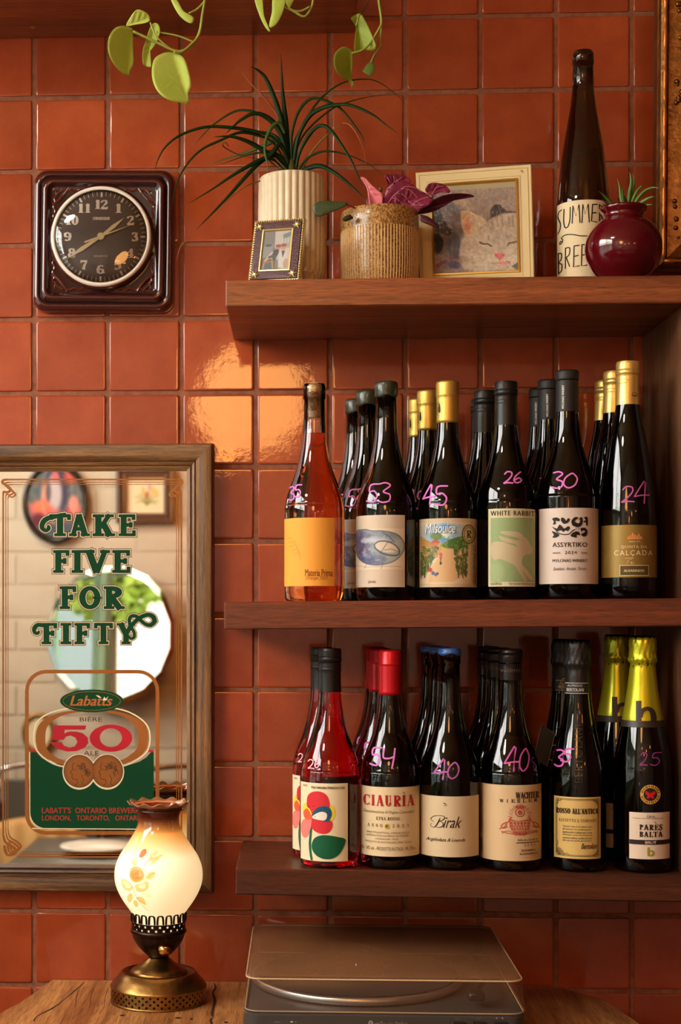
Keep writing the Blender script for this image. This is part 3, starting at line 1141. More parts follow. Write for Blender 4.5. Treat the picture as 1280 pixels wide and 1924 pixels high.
MB().loft(rg, cap0=True, cap1=True).build('tabletop', TABW, tb, auto=40, fix=True)
for lx, ly in ((-.33, -.09), (.36, -.09), (-.33, -.44), (.34, -.44)):
    MB().tube([(lx, ly, -.042), (lx * 1.03, ly, -TZ)], [.022, .014], 12).build('leg', mat('black_iron', (30, 28, 27), 0.5, .8), tb, smooth=True)
A = Art()
dk = ink((58, 34, 18), 0.8)
A.line([(402, 1846, 1), (405, 1856, 4), (400, 1866, 2.5), (404, 1880, 6), (401, 1893, 5), (399, 1906, 5), (401, 1912, 1), (396, 1916, 4), (398, 1924, 5)], 3, dk, sm=3)
A.line([(463, 1846, 1), (465, 1860, 2), (461, 1875, 1.2), (464, 1895, 2), (460, 1915, 1)], 2, dk, sm=3)
A.line([(158, 1846, .6), (140, 1862, 1.6), (118, 1880, .8), (98, 1895, 2), (70, 1909, 1), (64, 1919, 2.5)], 2, dk, sm=3)
for x, y, a_, b_ in ((230, 1908, 5, 1.4), (335, 1913, 6, 1.5), (360, 1915, 3, 1.6), (425, 1921, 4, 1.5)):
    A.ell(x, y, a_, b_, dk, n=12)
for x in range(150, 395, 27):
    A.line([(x, 1850 + (x * 7 % 9), .3), (x - 6, 1872, .8), (x - 9, 1890 + (x % 9), .3)], .6, dk, sm=3)
A.build('grain_crack', tb, lambda x, y, l: (lambda p: (p.x, p.y, .0003))(Pz(x, y, -.547)))

# ================================================================== OPPOSITE WALL: THINGS SEEN IN THE MIRROR
MY = -0.014            # mirror plane
VW = -RY - .01 + 2 * MY    # virtual depth of the brick wall


def refl(u, v, off=0.0):
    """real point on the opposite wall (off metres in front of it) whose mirror image shows at pixel u,v"""
    p = P(u, v, -(RY + off) + 2 * MY)
    return Vector((p.x, RY + off, p.z))


RS = (D - RY + 2 * MY) / FPX      # metres per pixel there (approx)


def facing_wall(name, label, cat, u, v, off=.012, rz=0):
    p = refl(u, v, off)
    return thing(name, label, cat, p, math.pi + rz)


# everything below is modelled facing local -Y; the thing is turned to face +Y (mirror flips x back)
pl = facing_wall('oval_picture', 'large dark-rimmed oval picture of pink flowers, mirrored at upper left', 'picture', 105, 945)
pl.scale = (-1, 1, 1)
w_, h_ = 62 * RS, 76 * RS
NB = mat('black_lacquer', (34, 30, 26), 0.25, coat=.3)
rings = []
for k_, y in ((1.0, .0), (1.02, -.012), (.97, -.022), (.9, -.02), (.87, -.014), (.85, -.012)):
    rings.append([(w_ * k_ * math.cos(t * math.pi / 24), y, h_ * k_ * math.sin(t * math.pi / 24)) for t in range(48)])
MB().loft(rings).build('rim', NB, pl, smooth=True, fix=True)
s_, t_, X_, Y_ = bilin([(-1, 1), (1, 1), (1, -1), (-1, -1)], 70, 80)
pt = Paint(X_, Y_, (60, 84, 98), 5)
pt.mix(pt.noise(.3) * .8, (92, 110, 118)); pt.mix((pt.noise(.15) - .4) * 1.3, (130, 130, 128))
pt.ell(.0, .35, .42, .75, (58, 60, 88), .3); pt.ell(-.05, .25, .28, .55, (196, 190, 200), .5)
pt.ell(.0, .75, .12, .14, (225, 110, 120), .5); pt.ell(-.35, .1, .14, .5, (230, 160, 140), .6); pt.ell(-.25, .3, .1, .3, (100, 94, 110), .5)
pt.poly([(-.95, -.05), (-.4, .1), (0, -.2), (.4, -.35), (.9, -.1), (.95, -.35), (.4, -.55), (-.1, -.6), (-.5, -.8), (-.75, -.55)], (226, 112, 104), .2)
pt.ell(.65, -.05, .18, .25, (240, 150, 140), .6); pt.ell(-.5, -.1, .25, .14, (240, 130, 96), .6); pt.ell(.45, -.25, .1, .1, (190, 60, 90), .5)
pt.ell(.55, .75, .25, .2, (200, 80, 80), .7); pt.ell(-.6, -.5, .25, .2, (96, 40, 60), .7); pt.ell(.1, -.75, .6, .2, (70, 90, 112), .8)
pt.mix(np.clip(1 - np.abs(np.hypot((X_ - .05) / .55, (Y_ - .25) / .85) - 1) * 14, 0, 1) * .5, (190, 190, 186))
pos = np.stack([X_ * w_ * .86, np.full_like(X_, -.013), Y_ * h_ * .86], -1)
painted_grid('picture', pl, pos, pt.c, vcol_mat('glazed_print', .3, .5), (X_ ** 2 + Y_ ** 2) < 1.0)

sq = facing_wall('botanical_picture', 'brown square frame with a plant drawing on the brick wall', 'picture', 273, 931)
sq.scale = (-1, 1, 1)
sw, shh = 70 * RS, 66 * RS
frame_ring('frame', mat('brown_frame', (96, 66, 50), 0.4, coat=.2), sq, sw, shh, [(0, .004), (.002, .018), (.012, .02), (.013, .014), (.022, .014), (.024, .024), (.036, .022), (.038, 0)])
s_, t_, X_, Y_ = bilin([(-1, 1), (1, 1), (1, -1), (-1, -1)], 60, 60)
pt = Paint(X_, Y_, (238, 228, 196), 5)
for a_, L_ in ((-75, .6), (-55, .75), (-35, .7), (-15, .8), (10, .7), (30, .8), (50, .75), (72, .65), (85, .5)):
    q = (.1 + L_ * math.sin(math.radians(a_)), -.55 + L_ * 1.2 * math.cos(math.radians(a_)) * .9)
    pt.line([(0.1, -.55), ((.1 + q[0]) / 2, (-.55 + q[1]) / 2 + .12), q], .06, (134, 144, 84), .9, .06, 5)
for x, y, c in ((-.1, .25, (232, 190, 100)), (.25, .45, (200, 150, 160)), (.45, .25, (238, 196, 90)), (.1, .0, (180, 90, 70)), (.6, .1, (225, 190, 110))):
    pt.ell(x, y, .1, .22, c, .8, .8)
pos = np.stack([X_ * sw / 2, np.full_like(X_, -.005), Y_ * shh / 2], -1)
painted_grid('picture', sq, pos, pt.c, vcol_mat('glazed_print', .3, .5))

MIRG = mat('mirror_silver', (244, 240, 232), 0.0, 1.0)
rm = facing_wall('round_mirror', 'frameless scalloped round mirror showing the trees outside', 'mirror', 208, 1193, .075, math.radians(16))
rm.rotation_euler.x = math.radians(-2.0)
n = 16
R1, R0 = 131 * RS, 120 * RS
mk = []
for k_, y in ((1.0, .004), (1.0, 0.0), (R0 / R1, -.0022)):
    mk.append([(R1 * k_ * math.cos((t + .5) * 2 * math.pi / n), y, R1 * k_ * math.sin((t + .5) * 2 * math.pi / n)) for t in range(n)])
MB().loft(mk, cap1=True).build('mirror_glass', MIRG, rm, fix=True)
MB().tube([(0, .004, .1), (0, .03, .1)], .012, 12).tube([(0, .004, -.1), (0, .03, -.1)], .012, 12).build('mount', NB, rm)

sm = facing_wall('oval_picture', 'small gold oval frame hanging below the round mirror', 'picture', 72, 1376)
rings = []
for k_, y in ((1.0, .0), (1.0, -.014), (.9, -.02), (.8, -.016), (.76, -.008)):
    rings.append([(31 * RS * k_ * math.cos(t * math.pi / 16), y, 38 * RS * k_ * math.sin(t * math.pi / 16)) for t in range(32)])
MB().loft(rings).build('rim', mat('old_gold', (168, 130, 78), 0.4, .7), sm, smooth=True, fix=True)
MB().loft([[(31 * RS * .77 * math.cos(t * math.pi / 16), -.008, 38 * RS * .77 * math.sin(t * math.pi / 16)) for t in range(32)]], cap1=True).build('mat_board', mat('ivory_card', (232, 222, 190), 0.6), sm)

# bench, coat and chair reflected at the foot of the mirror
bp_ = refl(60, 1560, .5)
coat = thing('tan_coat', 'tan coat hung over a chair back, mirrored at lower left', 'coat', (bp_.x, RY + .5, 0))
V, F = [], []
nx_, nz_ = 26, 22
cx0 = (140) * (D - RY - .5) / FPX
for j in range(nz_ + 1):
    for i in range(nx_ + 1):
        s1, t1 = i / nx_ * 2 - 1, j / nz_
        topz = refl(60, 1535, .5).z
        z = topz - (abs(s1) ** 2.5) * .07 - t1 * .55
        bulge = .07 * (1 - s1 ** 2) * (1 - (1 - t1) ** 6) + .012 * math.sin(s1 * 9 + t1 * 5) * t1 + .008 * math.sin(s1 * 17 - t1 * 3)
        V.append((s1 * cx0 * (.75 + .3 * t1), .02 + bulge, z))
for j in range(nz_):
    for i in range(nx_):
        a_ = j * (nx_ + 1) + i
        F.append((a_, a_ + 1, a_ + nx_ + 2, a_ + nx_ + 1))
TANM = mat('tan_cloth', (196, 158, 104), 0.9, bump=.3, bscale=60)
co = mesh('cloth', V, F, TANM, coat, smooth=True)
sd = co.modifiers.new('solid', 'SOLIDIFY'); sd.thickness = .01; sd.offset = -1
V2 = [(x, -y * .4 - .01, z) for x, y, z in V]
co2 = mesh('back_cloth', V2, F, TANM, coat, smooth=True)
CHROME = mat('chrome', (220, 220, 220), 0.15, 1.0)
GREYV = mat('grey_vinyl', (88, 86, 80), 0.5)


def chair(x, y, rz, label, seat, back=True):
    t = thing('tubular_chair', label, 'chair', (x, y, 0), rz)
    MB().bbox(-.2, .2, -.2, .2, .43, .47, .012).build('seat', seat, t)
    for sx in (-.19, .19):
        MB().tube(catmull([(sx, -.2, 0), (sx, -.2, .40), (sx, -.17, .425), (sx, .15, .425), (sx, .2, .45), (sx * .98, .24, .86)], 5), .011, 8).build('side_frame', CHROME, t, smooth=True)
        MB().tube([(sx, .18, .425), (sx, .22, 0)], .011, 8).build('leg', CHROME, t, smooth=True)
    MB().tube(catmull([(-.186, .24, .84), (-.17, .245, .885), (0, .25, .905), (.17, .245, .885), (.186, .24, .84)], 5), .011, 8).build('top_rail', CHROME, t, smooth=True)
    MB().bbox(-.17, .17, .225, .245, .6, .85, .008).build('backrest', seat, t)
    return t


chair(bp_.x, RY + .34, math.pi, 'chair carrying the tan coat, seen in the mirror', GREYV)
cp = refl(215, 1600, .75)
chair(cp.x + .24, RY + .42, math.pi * .9, 'grey chair with a bent chrome tube back, seen in the mirror', GREYV)
dt = thing('dining_table', 'dark dining table by the brick wall with plates on it', 'table', (cp.x + .1, RY + 1.0, 0))
MB().bbox(-.35, .35, -.3, .3, .70, .73, .004).build('tabletop', mat('dark_top', (70, 66, 60), 0.35), dt)
MB().tube([(0, 0, .02), (0, 0, .70)], .03, 12).lathe([(0, .0), (.2, 0), (.2, .012), (.03, .03), (0, .03)], 32).build('pedestal', mat('black_iron', (30, 28, 27), 0.5, .8), dt, smooth=True)
for k, dx in enumerate((-.12, .14)):
    tag(MB().lathe([(0, .002), (.06, .0), (.075, .006), (.11, .018), (.11, .022), (.07, .01), (0, .008)], 40, c=(dt.location.x + dx, dt.location.y + .1 * k, .73)).build('plate', mat('white_china', (235, 232, 225), 0.2), None, smooth=True),
        ['left', 'right'][k] + ' white plate on the dark dining table behind the camera', 'plate')

_t = thing('added_fill_lamp', 'round white fill light added on the ceiling to brighten the room', 'lamp', (-1.3, -2.0, RZ))  # made-up fixture around the added fill light
MB().lathe([(.23, 0), (.26, 0), (.26, -.028), (.228, -.028), (.228, -.001)], 40).build('housing', mat('white_metal', (220, 216, 208), .4), _t)
# pendant lamps of the room (reflected in the tiles, the clock and the bottles)
gp = P(470, 752, 1.95)
GLX, GLZ, GLY = gp.x, gp.z, -1.95
gw = thing('globe_lamp', 'warm round globe pendant reflected as a glowing disc in the tiles', 'lamp', (GLX, GLY, GLZ))
gsh = MB().lathe([(0, -.148)] + [(.148 * math.sin(a * math.pi / 20), -.148 * math.cos(a * math.pi / 20)) for a in range(1, 20)] + [(0, .148)], 40).build('globe', mat('lit_paper', (255, 214, 150), 0.9, emis=17.0, ecol=(255, 176, 98)), gw, smooth=True)
MB().tube([(0, 0, .147), (0, 0, RZ - GLZ)], .004, 6).build('cord', NB, gw)
for k, (x, y, z) in enumerate(((-.22, -2.75, 1.98), (.12, -2.95, 1.8), (.6, -2.7, 1.86), (1.25, -2.4, 1.9))):
    b_ = thing('bulb_pendant', ['leftmost', 'second from left', 'third from left', 'rightmost'][k] + ' bare filament bulb hanging in the room behind the camera', 'lamp', (x, y, z))
    MB().tube([(0, 0, .05), (0, 0, RZ - z)], .003, 6).build('cord', NB, b_)
    MB().lathe([(0, .045), (.014, .045), (.014, .08), (0, .08)], 16).build('socket', mat('brass', (190, 140, 70), 0.3, 1.0), b_, smooth=True)
    MB().lathe([(0, -.045)] + [(.03 * math.sin(a * math.pi / 10), -.015 - .03 * math.cos(a * math.pi / 10)) for a in range(1, 8)] + [(.012, .04), (0, .042)], 20).build('bulb', mat('lit_bulb', (255, 190, 120), 0.5, emis=60.0, ecol=(255, 150, 70)), b_, smooth=True)

# ================================================================== BOTTLES
def glass(name, col, rough=0.02, ior=1.4):
    m = bpy.data.materials.new(name)
    m.use_nodes = True
    b = m.node_tree.nodes['Principled BSDF']
    b.inputs['Base Color'].default_value = lin(col) + (1,)
    b.inputs['Roughness'].default_value = rough
    b.inputs['Transmission Weight'].default_value = 1.0
    b.inputs['IOR'].default_value = ior
    b.inputs['Specular IOR Level'].default_value = 0.6
    b.inputs['Coat Weight'].default_value = 0.35
    b.inputs['Coat Roughness'].default_value = 0.02
    return m


G_DARK = glass('dark_green_glass', (42, 40, 14))
G_BLACK = glass('black_glass', (22, 24, 12))
G_OLIVE = glass('olive_glass', (66, 62, 20))
G_BROWN = glass('smoky_brown_glass', (78, 60, 34))
G_CLEAR = bpy.data.materials.new('clear_thin_glass')
G_CLEAR.use_nodes = True
_n = G_CLEAR.node_tree
_n.nodes.clear()
_o = _n.nodes.new('ShaderNodeOutputMaterial'); _t = _n.nodes.new('ShaderNodeBsdfTransparent'); _g = _n.nodes.new('ShaderNodeBsdfGlossy'); _m = _n.nodes.new('ShaderNodeMixShader'); _f = _n.nodes.new('ShaderNodeFresnel')
_t.inputs[0].default_value = (.98, .97, .94, 1); _g.inputs['Roughness'].default_value = .02; _f.inputs['IOR'].default_value = 1.5
_n.links.new(_f.outputs[0], _m.inputs[0]); _n.links.new(_t.outputs[0], _m.inputs[1]); _n.links.new(_g.outputs[0], _m.inputs[2]); _n.links.new(_m.outputs[0], _o.inputs[0])
G_ORANGE = glass('orange_wine', (234, 122, 58), .01)
G_ROSE = glass('rose_wine', (250, 70, 84), .01)
CORK = mat('cork', (236, 198, 152), 0.85, bump=.6, bscale=500, color2=(196, 150, 104), vscale=220, vary=.12)
PINK = ink((226, 120, 206))
PINKD = ink((148, 56, 138))
PINKL = ink((240, 196, 214))
BLK = ink((34, 30, 28))
CREAM = mat('label_paper', (212, 192, 168), 0.65)
CREAM2 = mat('label_paper_warm', (208, 184, 150), 0.65)
IVORY = mat('label_paper_pale', (218, 202, 190), 0.65)

PROF = {
    'burgundy': [(0, 0.0405), (.118, .0405), (.130, .0398), (.142, .0377), (.155, .0335), (.168, .0286), (.182, .0238), (.196, .0203), (.212, .0172), (.228, .0154), (.245, .0144), (.275, .0138), (.2755, .0150), (.2915, .0150), (.2955, .0138)],
    'slim': [(0, 0.0385), (.118, .0385), (.135, .0378), (.150, .0355), (.166, .0300), (.182, .0246), (.200, .0200), (.220, .0166), (.238, .0150), (.275, .0142), (.2955, .0140)],
    'tall': [(0, 0.0406), (.125, .0406), (.142, .0402), (.160, .0360), (.178, .0300), (.196, .0238), (.212, .0194), (.228, .0168), (.250, .0150), (.290, .0142), (.311, .0142)],
    'flute': [(0, 0.0375), (.105, .0375), (.130, .0362), (.160, .0330), (.190, .0287), (.215, .0245), (.235, .0202), (.250, .0172), (.268, .0152), (.290, .0144), (.3235, .0142)],
    'hock': [(0, 0.0356), (.115, .0356), (.140, .0346), (.170, .0318), (.200, .0280), (.235, .0222), (.262, .0176), (.285, .0148), (.318, .0134), (.3185, .0146), (.3315, .0146), (.336, .0134)],
    'champ': [(0, 0.0385), (.115, .0385), (.135, .0376), (.155, .0350), (.175, .0308), (.195, .0262), (.215, .0222), (.235, .0190), (.255, .0168), (.268, .0160), (.268, .0160), (.30, .0160)],
    'lambr': [(0, 0.0368), (.110, .0368), (.128, .0360), (.145, .0330), (.165, .0282), (.185, .0236), (.205, .0200), (.225, .0176), (.245, .0164), (.26, .0160), (.30, .0160)],
}


def profile(kind, H):
    p = PROF[kind]
    k = H / p[-1][0]
    body = [(z * k, r) for z, r in p]
    sm = catmull(body[:-4], 4) + body[-4:]
    return sorted(sm, key=lambda q: q[0])


def bottle(name, label, cx, zfn, vtop, kind, glassm, capk, art=None, Y=-.2065, group=None, marks=None, extra=None, fill=None, rot=0.0, Rk=1.0, capz=None, capc=None, cat='bottle'):
    X = P(cx, 1155, Y).x
    zb = zfn(X)
    zt_ = P(cx, vtop, Y).z
    H = zt_ - zb
    pf = [(z, r * Rk) for z, r in profile(kind, H)]
    t = thing(name, label, cat, (X, Y, zb), -math.atan2(X, D + Y), group)
    sc = scale_at(X, Y)
    Rb = pf[0][1]
    vb = PYY - (zb - EYE) * sc
    full = [(0, .012), (Rb * .35, .006), (Rb * .72, 0.0), (Rb * .9, .0), (Rb * .985, .004)] + [(r, z) for z, r in pf if z > .006]
    if fill:
        zf = (vb - fill) / sc
        MB().lathe([q for q in full if q[1] < zf] + [(interp(pf, zf), zf), (0, zf - .001)], 64).build('wine_body', glassm, t, smooth=True)
        up = [(z, r) for z, r in pf if z > zf]
        MB().lathe([(interp(pf, zf), zf + .0002)] + [(r, z) for z, r in up] + [(.0125, H), (.0120, H - .003)] + [(min(r - .0022, .012), z) for z, r in reversed(up) if z < H - .01] + [(interp(pf, zf) - .003, zf + .0002)], 48).build('neck', G_CLEAR, t, smooth=True)
    else:
        MB().lathe(full + [(0, H)], 64).build('glass', glassm, t, smooth=True)
    # capsule
    cz0 = (vb - capz) / sc if capz else None
    if capk == 'foil':
        zs = [cz0 + (H - cz0) * k / 14 for k in range(15)]
        pr = [(interp(pf, cz0) + .0002, cz0)] + [(max(interp(pf, z), .0142) + .0007 + (.0007 if H - .021 < z < H - .004 else 0), z) for z in zs[:-1]]
        pr = [q for q in pr if q[1] < H - .021] + [(.0149, H - .021), (.0158, H - .0195), (.0158, H - .0185), (.0154, H - .0178), (.0156, H - .0035), (.0147, H - .0008), (.012, H + .0004), (0, H + .0006)]
        MB().lathe(pr, 40).build('capsule', capc, t, smooth=True)
    elif capk == 'plainfoil':
        zs = [cz0 + (H - cz0) * k / 8 for k in range(9)]
        pr = [(interp(pf, z) + .0006, z) for z in zs[:-1]] + [(.0150, H - .014), (.0155, H - .012), (.0155, H - .003), (.0146, H - .0005), (0, H + .0004)]
        MB().lathe(pr, 40).build('capsule', capc, t, smooth=True)
    elif capk == 'screw':
        pr = [(interp(pf, cz0) + .0002, cz0)]
        z = cz0
        while z < H - .030:
            pr.append((max(interp(pf, z), .0142) + .0007, z)); z += .004
        for k, z in enumerate(np.linspace(H - .030, H - .0265, 3)): pr.append((.0151 + (.0006 if k % 2 else 0), z))
        for k, z in enumerate(np.linspace(H - .0255, H - .0195, 6)): pr.append((.0150 + (.0005 if k % 2 else 0), z))
        pr += [(.0147, H - .0185), (.0156, H - .0175), (.0156, H - .012)]
        for k, z in enumerate(np.linspace(H - .0115, H - .004, 8)): pr.append((.0152 + (.0005 if k % 2 else 0), z))
        pr += [(.0155, H - .003), (.0148, H - .0004), (0, H)]
        kn = lambda a, r, z: (r + (.0003 if (H - .0176 < z < H - .0119 and int(round(a * 64 / 6.2832)) % 2) else 0), z)
        MB().lathe(pr, 64, fn=kn).build('screw_cap', capc, t, auto=50)
    elif capk == 'wax':
        pr = [(interp(pf, cz0) + .0001, cz0), (interp(pf, cz0 + .001) + .0009, cz0 + .001)]
        for k in range(1, 8):
            z = cz0 + (H - cz0) * k / 8
            pr.append((max(interp(pf, z), 0) + .0011, z))
        pr += [(.0152, H - .0006), (.0135, H + .0008), (0, H + .0014)]
        f = lambda a, r, z: (r + .0003 * math.sin(a * 3 + z * 300), z + (.0012 * math.sin(a * 4 + 1) if z < cz0 + .0015 else 0))
        MB().lathe(pr, 40, fn=f).build('wax_cap', capc, t, smooth=True)
    elif capk == 'champ':
        rr_ = random.Random(int(cx))
        k0 = [rr_.uniform(0, 6.28) for _ in range(6)]
        zr = H - .034
        pr = [(interp(pf, cz0) + .0004, cz0)]
        z = cz0 + .003
        while z < zr - .004:
            pr.append((interp(pf, z) + .0007, z)); z += .004
        pr += [(.0165, zr - .003), (.0185, zr), (.0188, zr + .003), (.0180, zr + .005), (.0176, zr + .010), (.0174, zr + .016), (.0176, zr + .022), (.0172, zr + .028), (.0152, zr + .0325), (.010, H - .0004), (0, H)]

        def fn(a, r, z):
            if z < zr - .01:
                return (r, z)
            w = .0006 * abs(math.sin(a * 5 + k0[0] + z * 60)) + .0007 * abs(math.sin(a * 8 + k0[1] - z * 140)) + .0005 * math.sin(a * 17 + z * 400 + k0[2])
            return (r - .0008 + w * 1.3 * min(1, (z - zr + .01) / .01), z)
        MB().lathe(pr, 72, fn=fn).build('foil', capc, t, smooth=True)
    elif capk == 'cork':
        MB().lathe([(0, H - .045), (.0110, H - .045), (.0113, H - .03), (.0113, H + .0006), (.0104, H + .0012), (0, H + .0012)], 32).build('cork', CORK, t, smooth=True)

    def surf(off):
        def fn(x, y, l):
            z = (vb - y) / sc
            r = interp(pf, z)
            if cz0 is not None and z > cz0 and capk in ('foil', 'plainfoil', 'champ', 'screw'):
                r = max(r, .0142 if capk != 'champ' else r) + .0008
            q = max(-.999, min(.999, (x - cx) / (r * sc)))
            a = math.asin(q) - rot
            rr2 = r + off + l * .00012
            return (rr2 * math.sin(a), -rr2 * math.cos(a), z)
        return fn

    def label_patch(x0, x1, y0, y1, m, nm='label', off=.00025, par=None, n=28, rows=2):
        a0 = math.asin(max(-.998, min(.998, (x0 - cx) / (Rb * sc))))
        a1 = math.asin(max(-.998, min(.998, (x1 - cx) / (Rb * sc))))
        V, F = [], []
        for r_ in (Rb + off, Rb + off - .0002):
            for j in range(rows):
                z = (vb - (y1 + (y0 - y1) * j / (rows - 1))) / sc
                for i in range(n + 1):
                    a = a0 + (a1 - a0) * i / n - rot
                    V.append((r_ * math.sin(a), -r_ * math.cos(a), z))
        N = (n + 1) * rows
        for j in range(rows - 1):
            for i in range(n):
                q = j * (n + 1) + i
                F.append((q, q + 1, q + n + 2, q + n + 1))
                F.append((N + q, N + q + n + 1, N + q + n + 2, N + q + 1))
        for i in range(n):
            F.append((i, N + i, N + i + 1, i + 1))
            q = (rows - 1) * (n + 1) + i
            F.append((q, q + 1, N + q + 1, N + q))
        return mesh(nm, V, F, m, par or t, smooth=True, auto=30)
    if art:
        art(dict(t=t, cx=cx, sc=sc, vb=vb, surf=surf, patch=label_patch, Rb=Rb, rot=rot))
    if marks:
        A = Art()
        marks(A)
        A.build('price_mark', t, surf(.0004), 5)
    return t


def backs(t, front_cx, cols, labels, zfn, group, Ys=(-.1235, -.0407)):
    for cx, lb, Y in zip(cols, labels, Ys):
        c = copy_tree(t)
        X = P(cx, 1155, Y).x
        c.location = (X, Y, zfn(X))
        c.rotation_euler.z = -math.atan2(X, D + Y) + random.uniform(-.2, .2)
        c['label'] = lb
    t['group'] = group


def print_on(b, patch, A, name='print', step=5, off=.0004):
    return A.build(name, patch, b['surf'](off), step)


# ---------------------------------------------------------------- middle shelf
def art_orange(b):
    p = b['patch'](533, 628, 976, 1102, mat('orange_label', (246, 168, 62), 0.7))
    A = Art()
    og = ink((176, 104, 44))
    A.text('Materia Prima', 574, 1071, 624, 1084, ink((140, 82, 38)), 1, bold=.01)
    A.text('Orange 2023', 575, 1084, 615, 1092, og, 1, shear=.3)
    for k in range(5):
        A.line([(540 + 3 * k, 1015 + 7 * k), (548 + 4 * k, 1012 + 7 * k), (556 + 2 * k, 1020 + 8 * k)], .5, ink((226, 146, 60)), 1, sm=3)
    A.line([(533, 984), (533.5, 1100)], 1.2, ink((236, 190, 110)), 1)
    print_on(b, p, A)
    A = Art()   # stamp on the cork seen through the neck
    A.ring(587, 755, 12, 17, 1.0, ink((70, 40, 26)), 0)
    A.ring(587, 755, 8, 12, .8, ink((70, 40, 26)), 0)
    A.text('VINHO', 577, 738, 598, 744, ink((70, 40, 26)), 0)
    A.text('PRIMA', 577, 768, 598, 774, ink((70, 40, 26)), 0)
    A.build('cork_stamp', b['t'], lambda x, y, l: (.0115 * math.sin((x - b['cx']) / 16.0), -.0115 * math.cos((x - b['cx']) / 16.0), (b['vb'] - y) / b['sc']), 3)


def mk_orange(A):
    hand(A, '3', 544, 916, 555, 942, 2.6, PINK, 0, .1); hand(A, '5', 554, 914, 567, 937, 2.6, PINK, 0, .1)


bottle('wine_bottle', 'orange wine in a clear bottle with bare cork and plain yellow-orange label', 591, z2f, 722, 'burgundy', G_ORANGE, 'cork', art_orange, marks=mk_orange, fill=815)

WAXG = mat('dark_green_wax', (44, 50, 34), 0.4, coat=.3)


def art_jonas(b):
    p = b['patch'](669, 760, 971, 1104, CREAM)
    cx, sc, vb, Rb = b['cx'], b['sc'], b['vb'], b['Rb']
    s_, t_, X, Y = bilin([(669.5, 996), (759.5, 996), (759.5, 1072), (669.5, 1072)], 100, 84)
    pt = Paint(X, Y, (226, 204, 176), 11)
    out_ = catmull([(671, 1000), (684, 996), (700, 1000), (722, 1001), (745, 1007), (757, 1020), (758, 1034), (748, 1050), (730, 1060), (705, 1063), (686, 1058), (674, 1046), (671, 1025)], 5, True)
    n1, n2 = pt.fbm(20, 5), pt.fbm(10, 4)
    pt.poly(out_, (150, 162, 168), 4)
    m = pt.fbm(18, 5)
    inside = Paint(X, Y, (0, 0, 0)); inside.poly(out_, (255, 255, 255), 4)
    ins = inside.c[..., 0] / 255
    pt.mix(ins * np.clip((706 - X) / 22, 0, 1) * (.25 + 1.1 * n1), (70, 50, 84))
    pt.mix(ins * np.clip((Y - 1036) / 16, 0, 1) * np.clip((730 - X) / 30, 0, 1) * (.3 + n2), (64, 66, 110))
    pt.mix(ins * np.clip((n1 - .6) * 4, 0, 1) * .8, (196, 206, 214))
    pt.mix(ins * np.clip((m - .45) * 2.2, 0, 1) * .8, (84, 104, 140))
    pt.mix(ins * np.clip((n2 - .55) * 2, 0, 1) * .6, (206, 218, 206))
    pt.mix(ins * np.clip((X - 722) / 18, 0, 1) * .7, (178, 190, 168))
    pt.mix(ins * np.clip((1018 - Y) / 10, 0, 1) * np.clip((X - 676) / 10, 0, 1) * .4, (92, 96, 120))
    pt.ell(726, 1029, 23, 11, (222, 204, 178), .1, 1, 12)
    pt.line(catmull([(704, 1026), (712, 1020), (728, 1020), (744, 1028), (750, 1040), (742, 1046), (722, 1043), (708, 1034), (704, 1026)], 5), 2.4, (66, 70, 88), .9, 1.5)
    pt.line(out_ + out_[:1], 1.6, (60, 64, 84), .8, 1.4)
    pt.line([(715, 1042), (728, 1022), (738, 1020)], 1.2, (70, 80, 90), .8, 1)
    pt.line([(722, 1036), (735, 1034), (746, 1038)], 1.4, (90, 110, 110), .7, 1)
    pt.line([(720, 1003), (730, 1010), (742, 1022)], 1.4, (60, 70, 90), .7, 1)
    pt.line([(671, 1063), (690, 1067), (720, 1066), (752, 1066)], .9, (120, 140, 140), .7, 1)
    pt.line([(690, 1062), (686, 1069)], 1, (70, 90, 100), .7, 1); pt.line([(720, 1061), (717, 1070)], 1, (70, 90, 100), .7, 1)
    fn = b['surf'](.0005)
    pos = np.array([[fn(X[j, i], Y[j, i], 0) for i in range(X.shape[1])] for j in range(X.shape[0])])
    painted_grid('watercolour', p, pos, pt.c, vcol_mat())
    A = Art(); A.text('jónás', 693, 1091, 707, 1098, BLK, 1)
    print_on(b, p, A)


def mk53(A):
    hand(A, '5', 691, 913, 712, 947, 2.6, PINK, 0, .1); hand(A, '3', 712, 911, 736, 948, 2.6, PINK, 0, .1)


t = bottle('wine_bottle', 'front bottle with blue-violet watercolour label and dark green wax cap', 726, z2f, 719, 'burgundy', G_DARK, 'wax', art_jonas, marks=mk53, capz=747, capc=WAXG)
backs(t, 726, (691, 669), ('middle of the three wax-capped bottles behind the watercolour label', 'rearmost of the three wax-capped bottles, next to the orange wine'), z2f, 'watercolour-label wax-capped bottles')

GOLDF = mat('gold_foil', (222, 184, 92), 0.38, .75, bump=.2, bscale=900)


